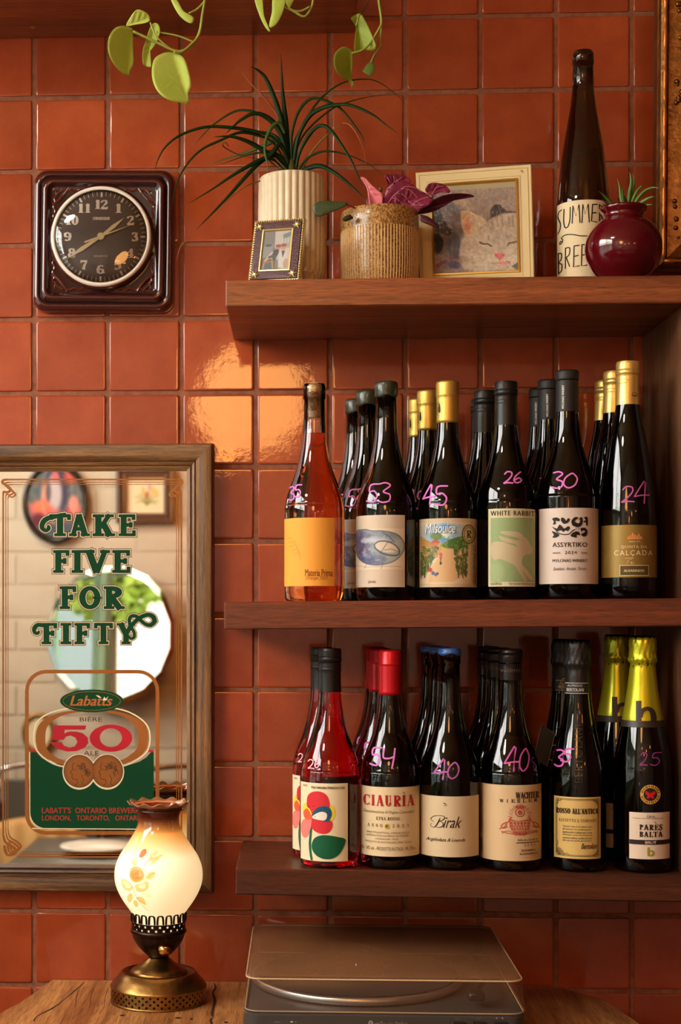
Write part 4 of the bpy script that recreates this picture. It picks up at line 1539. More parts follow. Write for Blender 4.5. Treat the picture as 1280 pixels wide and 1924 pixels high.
def art_mils(b):
    p = b['patch'](789, 901, 977, 1104, CREAM2)
    b['patch'](784.5, 788, 982, 1103, mat('grey_label', (84, 82, 78), .6), 'back_label')
    s_, t_, X, Y = bilin([(790, 984), (883, 984), (883, 1098), (790, 1098)], 120, 140)
    pt = Paint(X, Y, (226, 200, 162), 21)
    n_, f_ = pt.fbm(12, 4), pt.fbm(5, 3)
    sky = np.clip((1028 - Y) / 10, 0, 1) * np.clip(1 - np.abs(X - 832) / 46, 0, 1) * np.clip((Y - 983) / 8, 0, 1)
    pt.mix(sky * (.8 + n_), (88, 156, 208)); pt.mix(sky * np.clip((n_ - .55) * 3, 0, 1), (240, 236, 222))
    pt.poly([(790, 1008), (805, 1018), (824, 1026), (842, 1026), (820, 1050), (790, 1070)], (206, 150, 84), 3)
    for k in range(9):
        pt.line([(790, 1010 + k * 6), (800 + k * 3, 1016 + k * 4), (822, 1027 + k * 1.5)], .8, (96, 78, 40), .7, 1)
    pt.poly([(832, 1026), (848, 1024), (862, 1040), (878, 1075), (850, 1096), (806, 1096), (812, 1066), (828, 1044)], (214, 172, 122), 4)
    pt.poly([(828, 1027), (845, 1016), (866, 1010), (880, 1014), (878, 1030), (860, 1034), (838, 1032)], (70, 112, 52), 2)
    pt.mix(np.clip((f_ - .55) * 3, 0, 1) * ((Y > 1010) & (Y < 1034) & (X > 828)).astype(float) * .7, (150, 176, 70))
    pt.ell(821, 1010, 11, 6.5, (96, 128, 58), .35); pt.line([(821, 1014), (821, 1024)], 1.6, (110, 70, 40)); pt.ell(819, 1022, 8, 5, (196, 104, 66), .2)
    pt.poly([(812, 1022), (819, 1014), (827, 1022)], (170, 70, 44), 1)
    rg_ = random.Random(4)
    for k in range(190):
        side = k % 2
        y = 1032 + (k / 190) * 56
        if side: x = 852 + (y - 1032) * .1 + rg_.random() * (24 - (y - 1032) * .1)
        else: x = 790 + rg_.random() * max(6, 36 - (y - 1032) * .45)
        h = 4 + (y - 1032) * .12
        pt.line([(x, y), (x + rg_.uniform(-1.5, 1.5), y - h * .5), (x + rg_.uniform(-1, 1), y - h)], 1.2, (58, 42, 26), .95, .7)
        pt.ell(x + rg_.uniform(-1, 2), y - h * .7, 2.0, 2.4, rg_.choice([(96, 128, 58), (140, 150, 70), (60, 96, 50)]), .5, .75)
    for x, y, r_, c in ((829, 1044, 3, (200, 90, 80)), (829, 1049, 2.6, (190, 100, 90)), (829, 1060, 2, (60, 44, 40)), (810, 1072, 3.4, (190, 50, 50)), (815, 1078, 3, (70, 90, 140)), (820, 1081, 2.6, (80, 96, 140)), (823, 1079, 2, (70, 50, 40))):
        pt.ell(x, y, r_, r_ * 1.2, c, .4)
    pt.ring = None
    pt.line([(829, 1052), (828, 1062)], 1.4, (60, 50, 46))
    fade = np.clip(np.minimum(np.minimum(X - 790, 884 - X) / 3, (1098 - Y) / 5), 0, 1)
    pt.c = pt.c * fade[..., None] + np.array((222, 196, 158)) * (1 - fade[..., None])
    fn = b['surf'](.0005)
    pos = np.array([[fn(X[j, i], Y[j, i], 0) for i in range(X.shape[1])] for j in range(X.shape[0])])
    painted_grid('vineyard_picture', p, pos, pt.c, vcol_mat())
    A = Art()
    A.text('Milsouice', 802, 987, 856, 1005, ink((110, 130, 150)), 3, shear=.25, bold=.012)
    A.text('Milsouice', 801, 986, 855, 1004, ink((240, 240, 236)), 4, shear=.25)
    dg = ink((60, 70, 40))
    A.ring(879, 1006, 11.5, 17, 1.6, dg, 3); A.ring(879, 1006, 8, 12.5, 1, dg, 3)
    A.ell(879, 1006, 11.5, 17, ink((206, 190, 142)), 2)
    for k in range(18):
        a = k * math.pi / 9
        A.line([(879 + 9 * math.cos(a), 1006 + 14 * math.sin(a)), (879 + 10.6 * math.cos(a), 1006 + 15.8 * math.sin(a))], 1, dg, 3)
    A.serif('R', 875, 999, 884, 1013, dg, 4)
    A.text('CROZES-HERMITAGE 2023', 887, 1026, 891.5, 1099, BLK, 3, rot=90)
    A.text('mis en bouteille a la propriete', 893.5, 1010, 896, 1099, ink((120, 110, 90)), 3, rot=90)
    A.text('750ml', 895, 984, 898, 1003, ink((120, 110, 90)), 3, rot=90)
    print_on(b, p, A, off=.0007)
    A = Art()
    gk = ink((60, 48, 30))
    A.line([(822, 758), (830, 758), (830, 781), (822, 781), (822, 758)], .6, gk, 0)
    A.ell(826, 762, 1.6, 1.8, gk, 0, 10); A.poly([(824.5, 764), (827.5, 764), (828.2, 774), (823.8, 774)], gk, 0); A.rect(824.5, 774, 827.5, 777, gk, 0)
    A.build('capsule_emblem', b['t'], b['surf'](.0004), 4)


def mk45(A):
    hand(A, '4', 797, 913, 817, 950, 3, PINK, 0, .15); hand(A, '5', 817, 917, 842, 953, 3, PINK, 0, -.1)


t = bottle('wine_bottle', 'front bottle with painted vineyard scene label and gold capsule', 841, z2f, 717, 'burgundy', G_BLACK, 'foil', art_mils, Rk=.972, marks=mk45, capz=796, capc=GOLDF)
backs(t, 841, (804.5, 787), ('middle of the three gold-capsuled bottles behind the vineyard label', 'rearmost of the three gold-capsuled bottles behind the vineyard label'), z2f, 'vineyard-label bottles with gold capsules')

BLKCAP = mat('black_cap', (26, 25, 25), 0.38, .2)


def art_rabbit(b):
    p = b['patch'](919, 1006, 959, 1103, mat('rabbit_label_cream', (212, 204, 164), .65))
    A = Art()
    gr = mat('sage_green_print', (150, 172, 120), .7)
    rb = mat('rabbit_print', (198, 182, 146), .7)
    A.text('WHITE RABBIT', 923.5, 963, 1002, 972, ink((50, 48, 34)), 2, bold=.025, spacing=1.25)
    A.rect(923.5, 976, 1002, 1094, gr, 1)
    body = [(925, 1046), (925, 1023), (940, 1020), (955, 1024), (972, 1030), (966, 1022), (984, 1012), (993, 1022), (999, 1036), (994, 1043), (986, 1044), (981, 1050), (980, 1062), (990, 1074), (999, 1088), (996, 1091), (984, 1078), (980, 1072), (984, 1082), (990, 1094), (985, 1094), (974, 1076), (966, 1064), (955, 1058), (940, 1052), (930, 1054)]
    A.poly(catmull(body, 3, True), rb, 2)
    A.poly(catmull([(984, 1012), (976, 1004), (960, 1001), (940, 1002), (952, 1008), (968, 1012), (980, 1016)], 4, True), rb, 2)
    A.poly(catmull([(982, 1017), (970, 1017), (952, 1013), (938, 1009), (944, 1018), (958, 1023), (975, 1024)], 4, True), rb, 2)
    A.line([(940, 1009), (952, 1013), (968, 1017), (980, 1017)], 1, gr, 3, sm=4)
    A.line([(927, 1054), (945, 1066), (950, 1080), (944, 1094)], 1.2, mat('sage_line', (172, 186, 138), .7), 2, sm=4)
    A.poly(catmull([(925, 1062), (945, 1068), (948, 1080), (940, 1094), (925, 1094)], 4, True), mat('sage_light', (160, 180, 128), .7), 2)
    A.text('RESERVED', 924, 1096.5, 944, 1100, BLK, 2); A.text('VQA NIAGARA PENINSULA VQA', 956, 1096.5, 1003, 1100, BLK, 2)
    print_on(b, p, A)


def mk26(A):
    hand(A, '2', 948, 890, 964, 912, 2.8, PINK, 0, .1); hand(A, '6', 965, 890, 981, 911, 2.8, PINK, 0, .1)


t = bottle('wine_bottle', 'front bottle with leaping white rabbit on a sage green label', 951, z2f, 718, 'slim', G_BLACK, 'screw', art_rabbit, marks=mk26, capz=800, capc=BLKCAP)
backs(t, 951, (912, 905), ('middle of the three black screw-capped bottles behind the rabbit label', 'rearmost of the three black screw-capped bottles behind the rabbit label'), z2f, 'rabbit-label bottles with black screw caps')

MATBLK = mat('matt_black_capsule', (34, 32, 32), 0.55)


def art_assy(b):
    p = b['patch'](1015, 1123, 958, 1098, IVORY)
    b['patch'](1123.4, 1124.6, 1022, 1096, mat('back_label_paper', (190, 166, 140), .6), 'back_label')
    A = Art()
    q = lambda x, y: (1016 + (x - 436) / 3.2, 957 + (y - 950) / 3.2)
    blobs = [[(510, 1015), (535, 1008), (555, 1020), (548, 1032), (530, 1028), (532, 1045), (515, 1050), (520, 1032)],
             [(565, 1010), (580, 1015), (590, 1030), (600, 1015), (612, 1022), (600, 1040), (580, 1048), (568, 1040), (560, 1025)],
             [(620, 1030), (640, 1008), (660, 1012), (645, 1025), (640, 1035), (660, 1045), (670, 1030), (668, 1012), (680, 1010), (685, 1030), (678, 1055), (660, 1066), (640, 1064), (625, 1055)],
             [(692, 1010), (712, 1008), (712, 1055), (704, 1055), (702, 1035), (694, 1040), (690, 1030), (702, 1026)],
             [(508, 1060), (535, 1075), (552, 1052), (565, 1060), (580, 1075), (600, 1062), (612, 1070), (600, 1090), (585, 1085), (575, 1095), (560, 1085), (545, 1090), (530, 1085)],
             [(508, 1090), (530, 1095), (550, 1110), (545, 1120), (528, 1128), (512, 1125), (520, 1110)],
             [(615, 1118), (628, 1100), (650, 1092), (665, 1098), (668, 1115), (650, 1112), (648, 1128), (630, 1126)],
             [(672, 1075), (695, 1070), (710, 1085), (708, 1112), (690, 1122), (674, 1110), (690, 1100), (698, 1090), (685, 1085), (678, 1095)]]
    for bl_ in blobs:
        A.poly(catmull([q(*k) for k in bl_], 3, True), BLK, 2)
    A.line([q(525, 1070), q(545, 1100), q(575, 1110), q(605, 1108), q(625, 1090), q(640, 1080)], 1.6, BLK, 2, sm=5)
    A.line([q(646, 1066), q(646, 1086)], .7, BLK, 2); A.line([q(661, 1066), q(661, 1086)], .7, BLK, 2)
    for k in range(4): A.line([q(664 + k * 6, 1014), q(664 + k * 6, 1026)], 1, BLK, 2)
    A.text('ASSYRTIKO', 1040, 1021.5, 1101.5, 1030, BLK, 2, bold=.02, spacing=1.05)
    A.text('WHITE', 1040, 1039.5, 1054, 1042.5, BLK, 2, bold=.01); A.text('2024', 1062, 1037.5, 1083, 1043, BLK, 2, bold=.015, spacing=1.2); A.text('WINE', 1090.5, 1039.5, 1101.5, 1042.5, BLK, 2, bold=.01)
    A.text('MYLONAS WINERY', 1040, 1052.5, 1102, 1058, BLK, 2, bold=.02)
    A.text('Savatiano  Ancient  Terroir', 1041, 1067, 1101, 1073, BLK, 2, shear=.5)
    print_on(b, p, A)
    A = Art()
    A.text('MYLONAS WINERY', 1056.5, 726, 1060.5, 770, ink((240, 238, 232)), 0, bold=.02, rot=90)
    A.build('capsule_lettering', b['t'], b['surf'](.0003), 4)
    A = Art()
    for k in range(16):
        A.rect(1121.3, 1034 + k * 3.6, 1122.7, 1035.4 + k * 3.6 + (k % 3) * .5, BLK, 2)


def mk30(A):
    hand(A, '3', 1040, 890, 1060, 921, 2.8, PINK, 0, .1); hand(A, '0', 1060, 894, 1084, 921, 2.8, PINK, 0, .1)


t = bottle('wine_bottle', 'tall front bottle with black folk bird ornament on a white label', 1066, z2f, 697, 'tall', G_BLACK, 'plainfoil', art_assy, marks=mk30, capz=775, capc=MATBLK)
backs(t, 1066, (1032, 1014), ('middle of the three tall matt-black-capsuled bottles behind the bird label', 'rearmost of the three tall matt-black-capsuled bottles behind the bird label'), z2f, 'bird-label bottles with matt black capsules')

GOLDC = mat('gold_screw_cap', (232, 196, 112), 0.34, .7)


def art_calc(b):
    gl_ = mat('gold_label', (150, 122, 58), .42, .35)
    p = b['patch'](1132, 1233, 989, 1086, gl_)
    A = Art()
    c1 = ink((236, 220, 178)); c2 = ink((222, 148, 84)); dk_ = ink((92, 74, 34))
    for k, h in enumerate((4, 7, 11, 8, 6, 9, 5)):
        A.rect(1180 + k * 3.6, 1015 - h, 1182.8 + k * 3.6, 1015, c2, 1)
    A.rect(1179, 1013.5, 1206, 1015.5, c2, 1)
    A.text('SINCE 1917', 1182, 1018.5, 1202, 1021.5, c1, 1)
    A.text('QUINTA DA', 1168, 1027, 1214, 1033, c1, 1, spacing=1.15)
    A.text('CALÇADA', 1156, 1036, 1224, 1047.5, c1, 1, spacing=1.3)
    A.line([(1175, 1051), (1190, 1050), (1182, 1054), (1178, 1061)], .6, c1, 1, sm=3); A.line([(1184, 1060), (1188, 1057), (1186, 1061), (1192, 1059)], .6, c1, 1, sm=3)
    A.rect(1165.5, 1063.5, 1217, 1083, c1, 1); A.rect(1166.5, 1064.5, 1216, 1082, dk_, 2)
    A.text('ALVARINHO', 1173, 1071.5, 1209, 1076, c1, 3, bold=.02)
    print_on(b, p, A)
    A = Art(); A.ring(1192, 744, 4.5, 3.5, .8, dk_, 0, 20); A.rect(1187, 745.5, 1197, 747, dk_, 0)
    A.build('capsule_emblem', b['t'], b['surf'](.0004), 4)


def mk24(A):
    m = ink((200, 92, 170))
    hand(A, '2', 1170, 918, 1192, 947, 2.4, m, 0, .1); hand(A, '4', 1192, 908, 1218, 949, 2.4, m, 0, .05)


t = bottle('wine_bottle', 'front bottle with gold label and shiny gold screw cap, nearest the side panel', 1180, z2f, 680, 'flute', G_BLACK, 'screw', art_calc, marks=mk24, capz=762, capc=GOLDC)
backs(t, 1180, (1155, 1138), ('middle of the three gold screw-capped bottles by the side panel', 'rearmost of the three gold screw-capped bottles by the side panel'), z2f, 'gold-label bottles with gold screw caps')


# ---------------------------------------------------------------- lowest shelf
def art_flower(b):
    p = b['patch'](566, 653, 1466, 1610, mat('flower_label', (238, 222, 182), .65))
    A = Art()
    q = lambda x, y: (520 + x / 3.368, 1180 + y / 3.368)
    red, yel, blu, wht, pnk, grn, dgr = ink((214, 48, 56)), ink((240, 214, 70)), ink((34, 84, 108)), ink((240, 230, 214)), ink((238, 130, 120)), ink((20, 96, 66)), ink((18, 92, 58))
    A.text('VQA NIAGARA PENINSULA VQA', 586, 1472, 647, 1477, BLK, 4, bold=.02)
    A.text('2023', 571, 1470, 579, 1473.5, BLK, 4)
    S = lambda pts, m, l: A.poly(catmull([q(*k) for k in pts], 5, True), m, l)
    A.ell(*q(201, 1130), 10, 12, yel, 1); A.ell(*q(340, 1145), 9, 15, yel, 1)
    S([(196, 1110), (200, 1050), (230, 1020), (280, 1015), (320, 1040), (336, 1090), (330, 1120), (290, 1150), (240, 1175), (215, 1130)], red, 2)
    S([(225, 1170), (250, 1125), (290, 1105), (330, 1110), (348, 1140), (345, 1170), (325, 1200), (290, 1195), (250, 1185)], blu, 3)
    S([(228, 1180), (250, 1155), (285, 1140), (312, 1145), (320, 1165), (308, 1190), (275, 1192)], wht, 4)
    S([(225, 1175), (200, 1128), (180, 1140), (174, 1165), (185, 1190), (210, 1195)], ink((232, 96, 60)), 3)
    S([(228, 1180), (300, 1190), (345, 1195), (352, 1225), (335, 1262), (300, 1276), (260, 1270), (230, 1250), (218, 1215)], red, 3)
    S([(222, 1185), (180, 1195), (162, 1225), (160, 1275), (172, 1308), (195, 1305), (212, 1270), (222, 1230)], pnk, 3)
    A.line([q(222, 1230), q(218, 1290), q(214, 1340), q(218, 1400), q(226, 1445)], 4, grn, 2, sm=5)
    S([(225, 1360), (240, 1310), (280, 1287), (330, 1285), (385, 1295), (432, 1312), (420, 1360), (390, 1405), (345, 1430), (290, 1430), (245, 1405)], dgr, 3)
    A.ell(*q(210, 1113), .9, 1.2, BLK, 5); A.ell(*q(237, 1106), .8, .9, BLK, 5); A.ell(*q(247, 1170), .8, .9, BLK, 5)
    print_on(b, p, A)


def mkr(A):
    hand(A, '2', 580, 1424, 591, 1440, 1.7, PINKL, 0); hand(A, '6', 592, 1421, 600, 1438, 1.7, PINKL, 0)


YF = -.2065
t = bottle('wine_bottle', 'rose wine with a red, yellow and blue flower label', 620, z3f, 1218, 'burgundy', G_ROSE, 'screw', art_flower, Y=YF, marks=mkr, capz=1300, capc=BLKCAP)
backs(t, 620, (604,), ('rose wine standing behind the flower-label bottle',), z3f, 'rose wines with black screw caps')

REDF = mat('red_foil', (196, 26, 34), 0.3, .35)


def art_ciau(b):
    p = b['patch'](676.5, 788, 1473, 1601, mat('ciauria_label', (226, 204, 162), .65))
    A = Art()
    R_ = ink((176, 30, 34)); g_ = ink((130, 104, 76)); Y0 = 1487
    A.serif('CIAURÌA', 684, 1488, 777, 1508, R_, 2, W=.24, T=.06)
    A.text('Denominazione di Origine Controllata', 684, 1516, 777, 1523, g_, 2, shear=.45)
    A.serif('ETNA ROSSO', 708, 1528, 750, 1534, ink((90, 60, 44)), 2)
    A.serif('ANNO', 692, 1541, 719, 1547, g_, 2, gap=.7); A.serif('2023', 737, 1541, 767, 1547, g_, 2, gap=.7)
    A.ell(728, 1545.5, 4.5, 4.8, ink((190, 166, 60)), 1); A.ell(727, 1545, 2.4, 2.8, ink((116, 110, 34)), 2)
    for y, x0, x1, s in ((1555.5, 691, 768, 'IMBOTTIGLIATO ALL ORIGINE DALLA'), (1561, 690, 766, 'AZIENDA AGRICOLA PIETRO CACIORGNA'), (1567, 706, 748, 'CASTELNUOVO - ITALIA'), (1573, 688, 772, 'PRODOTTO IN PASSOPISCIARO ETNA - SICILIA')):
        A.text(s, x0, y, x1, y + 3.4, g_, 2)
    A.text('Alc. 14% vol. - PRODOTTO IN ITALIA - ML 750 e', 680, 1583.5, 779, 1590, ink((110, 86, 60)), 2)
    print_on(b, p, A)


def mk54(A):
    hand(A, '5', 697, 1402, 717, 1434, 3, PINK, 0, .05); hand(A, '4b', 720, 1403, 742, 1438, 3, PINK, 0, 0)


t = bottle('wine_bottle', 'front red-capsuled bottle with red serif lettering on a cream label', 733, z3f, 1221, 'burgundy', G_OLIVE, 'foil', art_ciau, Y=YF, Rk=.985, marks=mk54, capz=1305, capc=REDF)
backs(t, 733, (714, 706.5), ('middle of the three red-capsuled bottles', 'rearmost of the three red-capsuled bottles'), z3f, 'red-capsuled bottles')

BLUEW = mat('blue_wax', (52, 92, 170), 0.35, coat=.3)


def art_birak(b):
    p = b['patch'](791.5, 898.5, 1490, 1602, mat('birak_label', (216, 194, 156), .65))
    A = Art()
    A.text('irak', 833, 1527, 867, 1548, BLK, 2, shear=.45)
    A.line([(828, 1530, 1.2), (823, 1541, 2.2), (817, 1548, 1.2), (811, 1546, .8), (812, 1541, .8)], .9, BLK, 2, sm=5)
    A.line([(816, 1538, .8), (811, 1533, 1), (818, 1527, 1), (832, 1526, 1), (836, 1530, 1.8), (830, 1535, 1), (824, 1536, .6)], .9, BLK, 2, sm=5)
    A.line([(824, 1536, .6), (832, 1538, 1.2), (833, 1544, 1.8), (826, 1548, 1), (820, 1547, .7)], .9, BLK, 2, sm=5)
    A.text('Argiñolaza & Leunda', 802, 1567, 873, 1575, BLK, 2, shear=.45, bold=.008)
    A.line([(834, 1503), (838, 1504), (839, 1508)], 1, BLK, 2, sm=3); A.poly([(833, 1502), (838, 1502.5), (836, 1504.5)], BLK, 2); A.line([(834, 1508), (837, 1506)], .7, BLK, 2)
    print_on(b, p, A)


def mkb(A):
    m = ink((186, 96, 176))
    hand(A, '4', 817, 1422, 842, 1459, 2.8, m, 0, .1); hand(A, '0', 842, 1428, 862, 1457, 2.6, m, 0, .1)


t = bottle('wine_bottle', 'front blue-waxed bottle with black script on a plain cream label', 845, z3f, 1219, 'burgundy', G_OLIVE, 'wax', art_birak, Y=YF, Rk=.985, marks=mkb, capz=1230, capc=BLUEW)
backs(t, 845, (826, 811), ('middle of the three blue-waxed bottles', 'rearmost of the three blue-waxed bottles, leftmost of them'), z3f, 'blue-waxed bottles')

BLKF = mat('black_foil', (38, 32, 30), 0.3, .5)


def art_wacht(b):
    p = b['patch'](904, 1016, 1469, 1609, mat('wachter_label', (214, 184, 140), .65))
    A = Art()
    q = lambda x, y: (880 + x / 3.2, 1180 + y / 3.2)
    r_ = ink((182, 82, 66)); bk = ink((60, 46, 40))
    A.serif('WACHTER', 969, 1482, 1011, 1494, bk, 2, W=.24, T=.1, gap=.02, O=.05)
    for k, ch in enumerate('WIESLER'):
        A.serif(ch, 943 + k * 10.2 - 3, 1495, 943 + k * 10.2 + (3.5 if ch == 'I' else 4), 1501, bk, 2, W=.22, T=.12) if ch != 'I' else A.serif('I', 942 + k * 10.2, 1495, 945 + k * 10.2, 1501, bk, 2)
    # crest: crowned shield between two beasts, ribbon below
    A.poly([q(246, 1125), q(300, 1135), q(368, 1125), q(365, 1180), q(340, 1210), q(308, 1222), q(270, 1205), q(250, 1175)], r_, 2)
    for k in range(5):
        A.line([q(258 + k * 22, 1130), q(300 + k * 12, 1205)], .8, ink((214, 184, 140)), 3)
        A.line([q(360 - k * 22, 1130), q(318 - k * 12, 1200)], .6, ink((214, 184, 140)), 3)
    for k in range(4):
        A.line([q(252, 1140 + k * 18), q(366, 1140 + k * 18)], .5, ink((214, 184, 140)), 3)
    A.poly([q(282, 1060), q(290, 1040), q(300, 1052), q(308, 1035), q(318, 1052), q(328, 1040), q(334, 1060)], r_, 2)
    A.ring(*q(308, 1085), 8, 7.5, 1.6, r_, 2, 20)
    A.ell(*q(308, 1085), 4, 4.6, r_, 2, 14)
    for k in range(22):
        a = math.pi * (k / 21) * 1.3 - math.pi * 1.15
        A.line([(q(308, 1110)[0] + 14 * math.cos(a), q(308, 1110)[1] + 17 * math.sin(a)), (q(308, 1110)[0] + (20 + k % 3) * math.cos(a + .1), q(308, 1110)[1] + (22 + k % 2 * 2) * math.sin(a + .1))], 1, r_, 2)
    for s_ in (-1, 1):
        A.line([q(308 + s_ * 50, 1110), q(308 + s_ * 66, 1140), q(308 + s_ * 90, 1150), q(308 + s_ * 108, 1170), q(308 + s_ * 95, 1180), q(308 + s_ * 70, 1168)], 1.8, r_, 2, sm=4)
        A.line([q(308 + s_ * 75, 1150), q(308 + s_ * 90, 1172), q(308 + s_ * 118, 1185)], 1.6, r_, 2, sm=3)
        A.line([q(308 + s_ * 20, 1222), q(308 + s_ * 60, 1196), q(308 + s_ * 100, 1204), q(308 + s_ * 96, 1214)], 1.2, r_, 2, sm=4)
    A.line([q(200, 1196), q(225, 1206), q(308, 1216), q(390, 1206), q(408, 1198)], 1.4, r_, 2, sm=4)
    A.text('BÉLA-JÓSKA', 973, 1567.5, 1009, 1573, bk, 2, bold=.01, spacing=1.15)
    A.rect(970, 1574.5, 1011, 1575.8, bk, 2)
    A.text('2 0 2 1', 984, 1578, 1003, 1582, bk, 2); A.text('EISENBERG', 979, 1588, 1005, 1591.5, bk, 2, bold=.02); A.text('BLAUFRANKISCH', 976, 1594, 1008, 1597.5, bk, 2, bold=.02)
    A.text('ERZEUGERABFULLUNG WEINGUT DEUTSCH SCHUTZEN', 905.5, 1484, 908.5, 1562, ink((110, 86, 60)), 2, rot=90)
    for k in range(16):
        A.rect(905, 1571 + k * 1.7, 909, 1571.9 + k * 1.7, bk, 2)
    print_on(b, p, A)
    A = Art()
    A.text('WACHTER', 940, 1257, 978, 1262, ink((110, 92, 76)), 0, spacing=1.2)
    A.build('capsule_lettering', b['t'], b['surf'](.0004), 4)


def mkw(A):
    m = ink((206, 84, 170))
    hand(A, '4', 949, 1399, 975, 1443, 2.8, m, 0, .1); hand(A, '0', 976, 1404, 993, 1443, 2.6, m, 0, .1)


t = bottle('wine_bottle', 'front dark-capsuled bottle with a red heraldic crest label', 960, z3f, 1219, 'burgundy', G_OLIVE, 'plainfoil', art_wacht, Y=YF, marks=mkw, capz=1277, capc=BLKF)
backs(t, 960, (936, 918), ('middle of the three dark-capsuled bottles behind the crest label', 'rearmost of the three dark-capsuled bottles behind the crest label'), z3f, 'crest-label bottles with dark capsules')


def art_rosso(b):
    lab = mat('antique_label', (214, 180, 106), .6)
    p = b['patch'](1043, 1127, 1492, 1606, lab)
    A = Art()
    bk = ink((52, 44, 32))
    A.rrline(1047, 1496, 1123, 1601, 2, .9, bk, 2); A.rrline(1049, 1498, 1121, 1599, 2, .5, bk, 2)
    for x, y, sx, sy in ((1048, 1497, 1, 1), (1122, 1497, -1, 1), (1122, 1600, -1, -1)):
        A.line([(x, y + sy * 9), (x + sx * 3, y + sy * 6), (x + sx * 2, y + sy * 2), (x + sx * 6, y + sy * 3), (x + sx * 9, y)], 1.1, bk, 3, sm=3)
    for r_ in (4, 7, 10, 13):
        A.line([(1048 + r_ * math.cos(a), 1600 - r_ * math.sin(a)) for a in np.linspace(0, math.pi / 2, 9)], .7, bk, 3)
    for a in np.linspace(.1, 1.5, 7): A.line([(1048 + 4 * math.cos(a), 1600 - 4 * math.sin(a)), (1048 + 13 * math.cos(a), 1600 - 13 * math.sin(a))], .5, bk, 3)
    A.line([(1060, 1600), (1066, 1596), (1070, 1599)], .6, bk, 3, sm=3); A.line([(1048, 1584), (1051, 1578), (1049, 1573)], .6, bk, 3, sm=3)
    A.serif("ROSSO ALL'ANTICA", 1047.5, 1513, 1122, 1523, bk, 2, W=.28, T=.11, gap=.1)
    A.serif('ASCIUTTO E CORPOSO', 1052, 1532.5, 1119, 1538, ink((96, 78, 50)), 2, W=.15)
    for k, s in enumerate(('Questo vino è prodotto per', 'gli amatori che preferiscono i', 'lambruschi tradizionali e che', 'ritrovano come da sempre le', 'nostre colline conferiscono', 'allo uve un sapido particolare.')):
        A.text(s, 1059, 1544.5 + k * 5.2, 1111, 1548.7 + k * 5.2, bk, 2)
    A.text('Bertolani', 1092, 1577, 1121, 1587, bk, 3, shear=.4, bold=.012)
    print_on(b, p, A)
    # raised lettering up the shoulder
    A = Art()
    A.text('BERTOLANI', 1080, 1360, 1095, 1465, b['gl'], 0, bold=-.0, rot=90, spacing=1.1)
    o = A.build('raised_lettering', b['t'], b['surf'](.0004), 3)
    A = Art()
    wh = ink((196, 190, 178)); A.rect(1064, 1281, 1104, 1303, MATBLK, 0)
    A.rect(1064, 1282, 1104, 1283, wh, 1); A.rect(1064, 1301, 1104, 1302, wh, 1)
    A.text('ALFREDO', 1068, 1285.5, 1094, 1289, wh, 1); A.text('BERTOLANI', 1067, 1292, 1096, 1298, wh, 1, bold=.02)
    A.build('neck_band', b['t'], b['surf'](.0009), 4)


def mk35(A):
    m = ink((206, 84, 170))
    hand(A, '3', 1046, 1407, 1062, 1437, 3, m, 0, .25); hand(A, '5', 1058, 1404, 1076, 1428, 3, m, 0, .3)


def art_rosso2(b):
    b['gl'] = mat('embossed_glass', (44, 42, 36), .12)
    art_rosso(b)


CHB = mat('black_crinkled_foil', (34, 30, 29), 0.42, .2, bump=.4, bscale=300)
t = bottle('sparkling_bottle', 'front sparkling bottle with black foil and an antique yellow text label', 1086, z3f, 1202, 'lambr', G_DARK, 'champ', art_rosso2, Y=YF, marks=mk35, capz=1303, capc=CHB)
X_ = P(1061, 1155, -.1225).x
c = copy_tree(t); c.location = (X_, -.1225, z3f(X_)); c['label'] = 'rear black-foiled sparkling bottle, half hidden, with a hanging tag'
c.rotation_euler.z = .25
c['group'] = t['group'] = 'black-foiled sparkling bottles'
sc = scale_at(X_, -.125)
vb_ = PYY - (z3f(X_) - EYE) * sc
A = Art()
A.ring(1056, 1285, 8, 11, 1.6, ink((170, 160, 146)), 0, 24); A.ring(1056, 1285, 5, 7, 1.2, ink((170, 160, 146)), 0, 20); A.rect(1051, 1284, 1061, 1286, ink((170, 160, 146)), 0)
A.build('neck_emblem', c, lambda x, y, l: ((x - 1061) / sc + .0005, -.0178 - .0 * l, (vb_ - y) / sc), None).rotation_euler = (0, 0, -.25)
# hanging card on a string
tagm = mat('black_card', (40, 36, 32), .5)
def tp(u, v, Y=-.158): return P(u, v, Y)
V = [tp(1018, 1360), tp(1043, 1379), tp(1028, 1440), tp(1003, 1424)]
V2 = [v + Vector((0, .0008, 0)) for v in V]
hc = thing('bottle_tag', 'small black card tag hanging by a string between the bottles', 'tag', tp(1030, 1400))
off_ = tp(1030, 1400)
mesh('card', [v - off_ for v in V + V2], [(0, 1, 2, 3), (7, 6, 5, 4), (0, 4, 5, 1), (1, 5, 6, 2), (2, 6, 7, 3), (3, 7, 4, 0)], tagm, hc)
MB().tube([v - off_ - Vector((0, .0006, 0)) for v in V], .0003, 5, closed=True).build('silver_edge', ink((170, 160, 140)), hc)
MB().tube(catmull([tp(1040, 1378, -.159) - off_, tp(1048, 1368, -.162) - off_, tp(1060, 1362, -.17) - off_], 4), .0005, 5).build('string', tagm, hc)

CAVAF = mat('yellow_green_foil', (190, 186, 36), 0.3, .6)


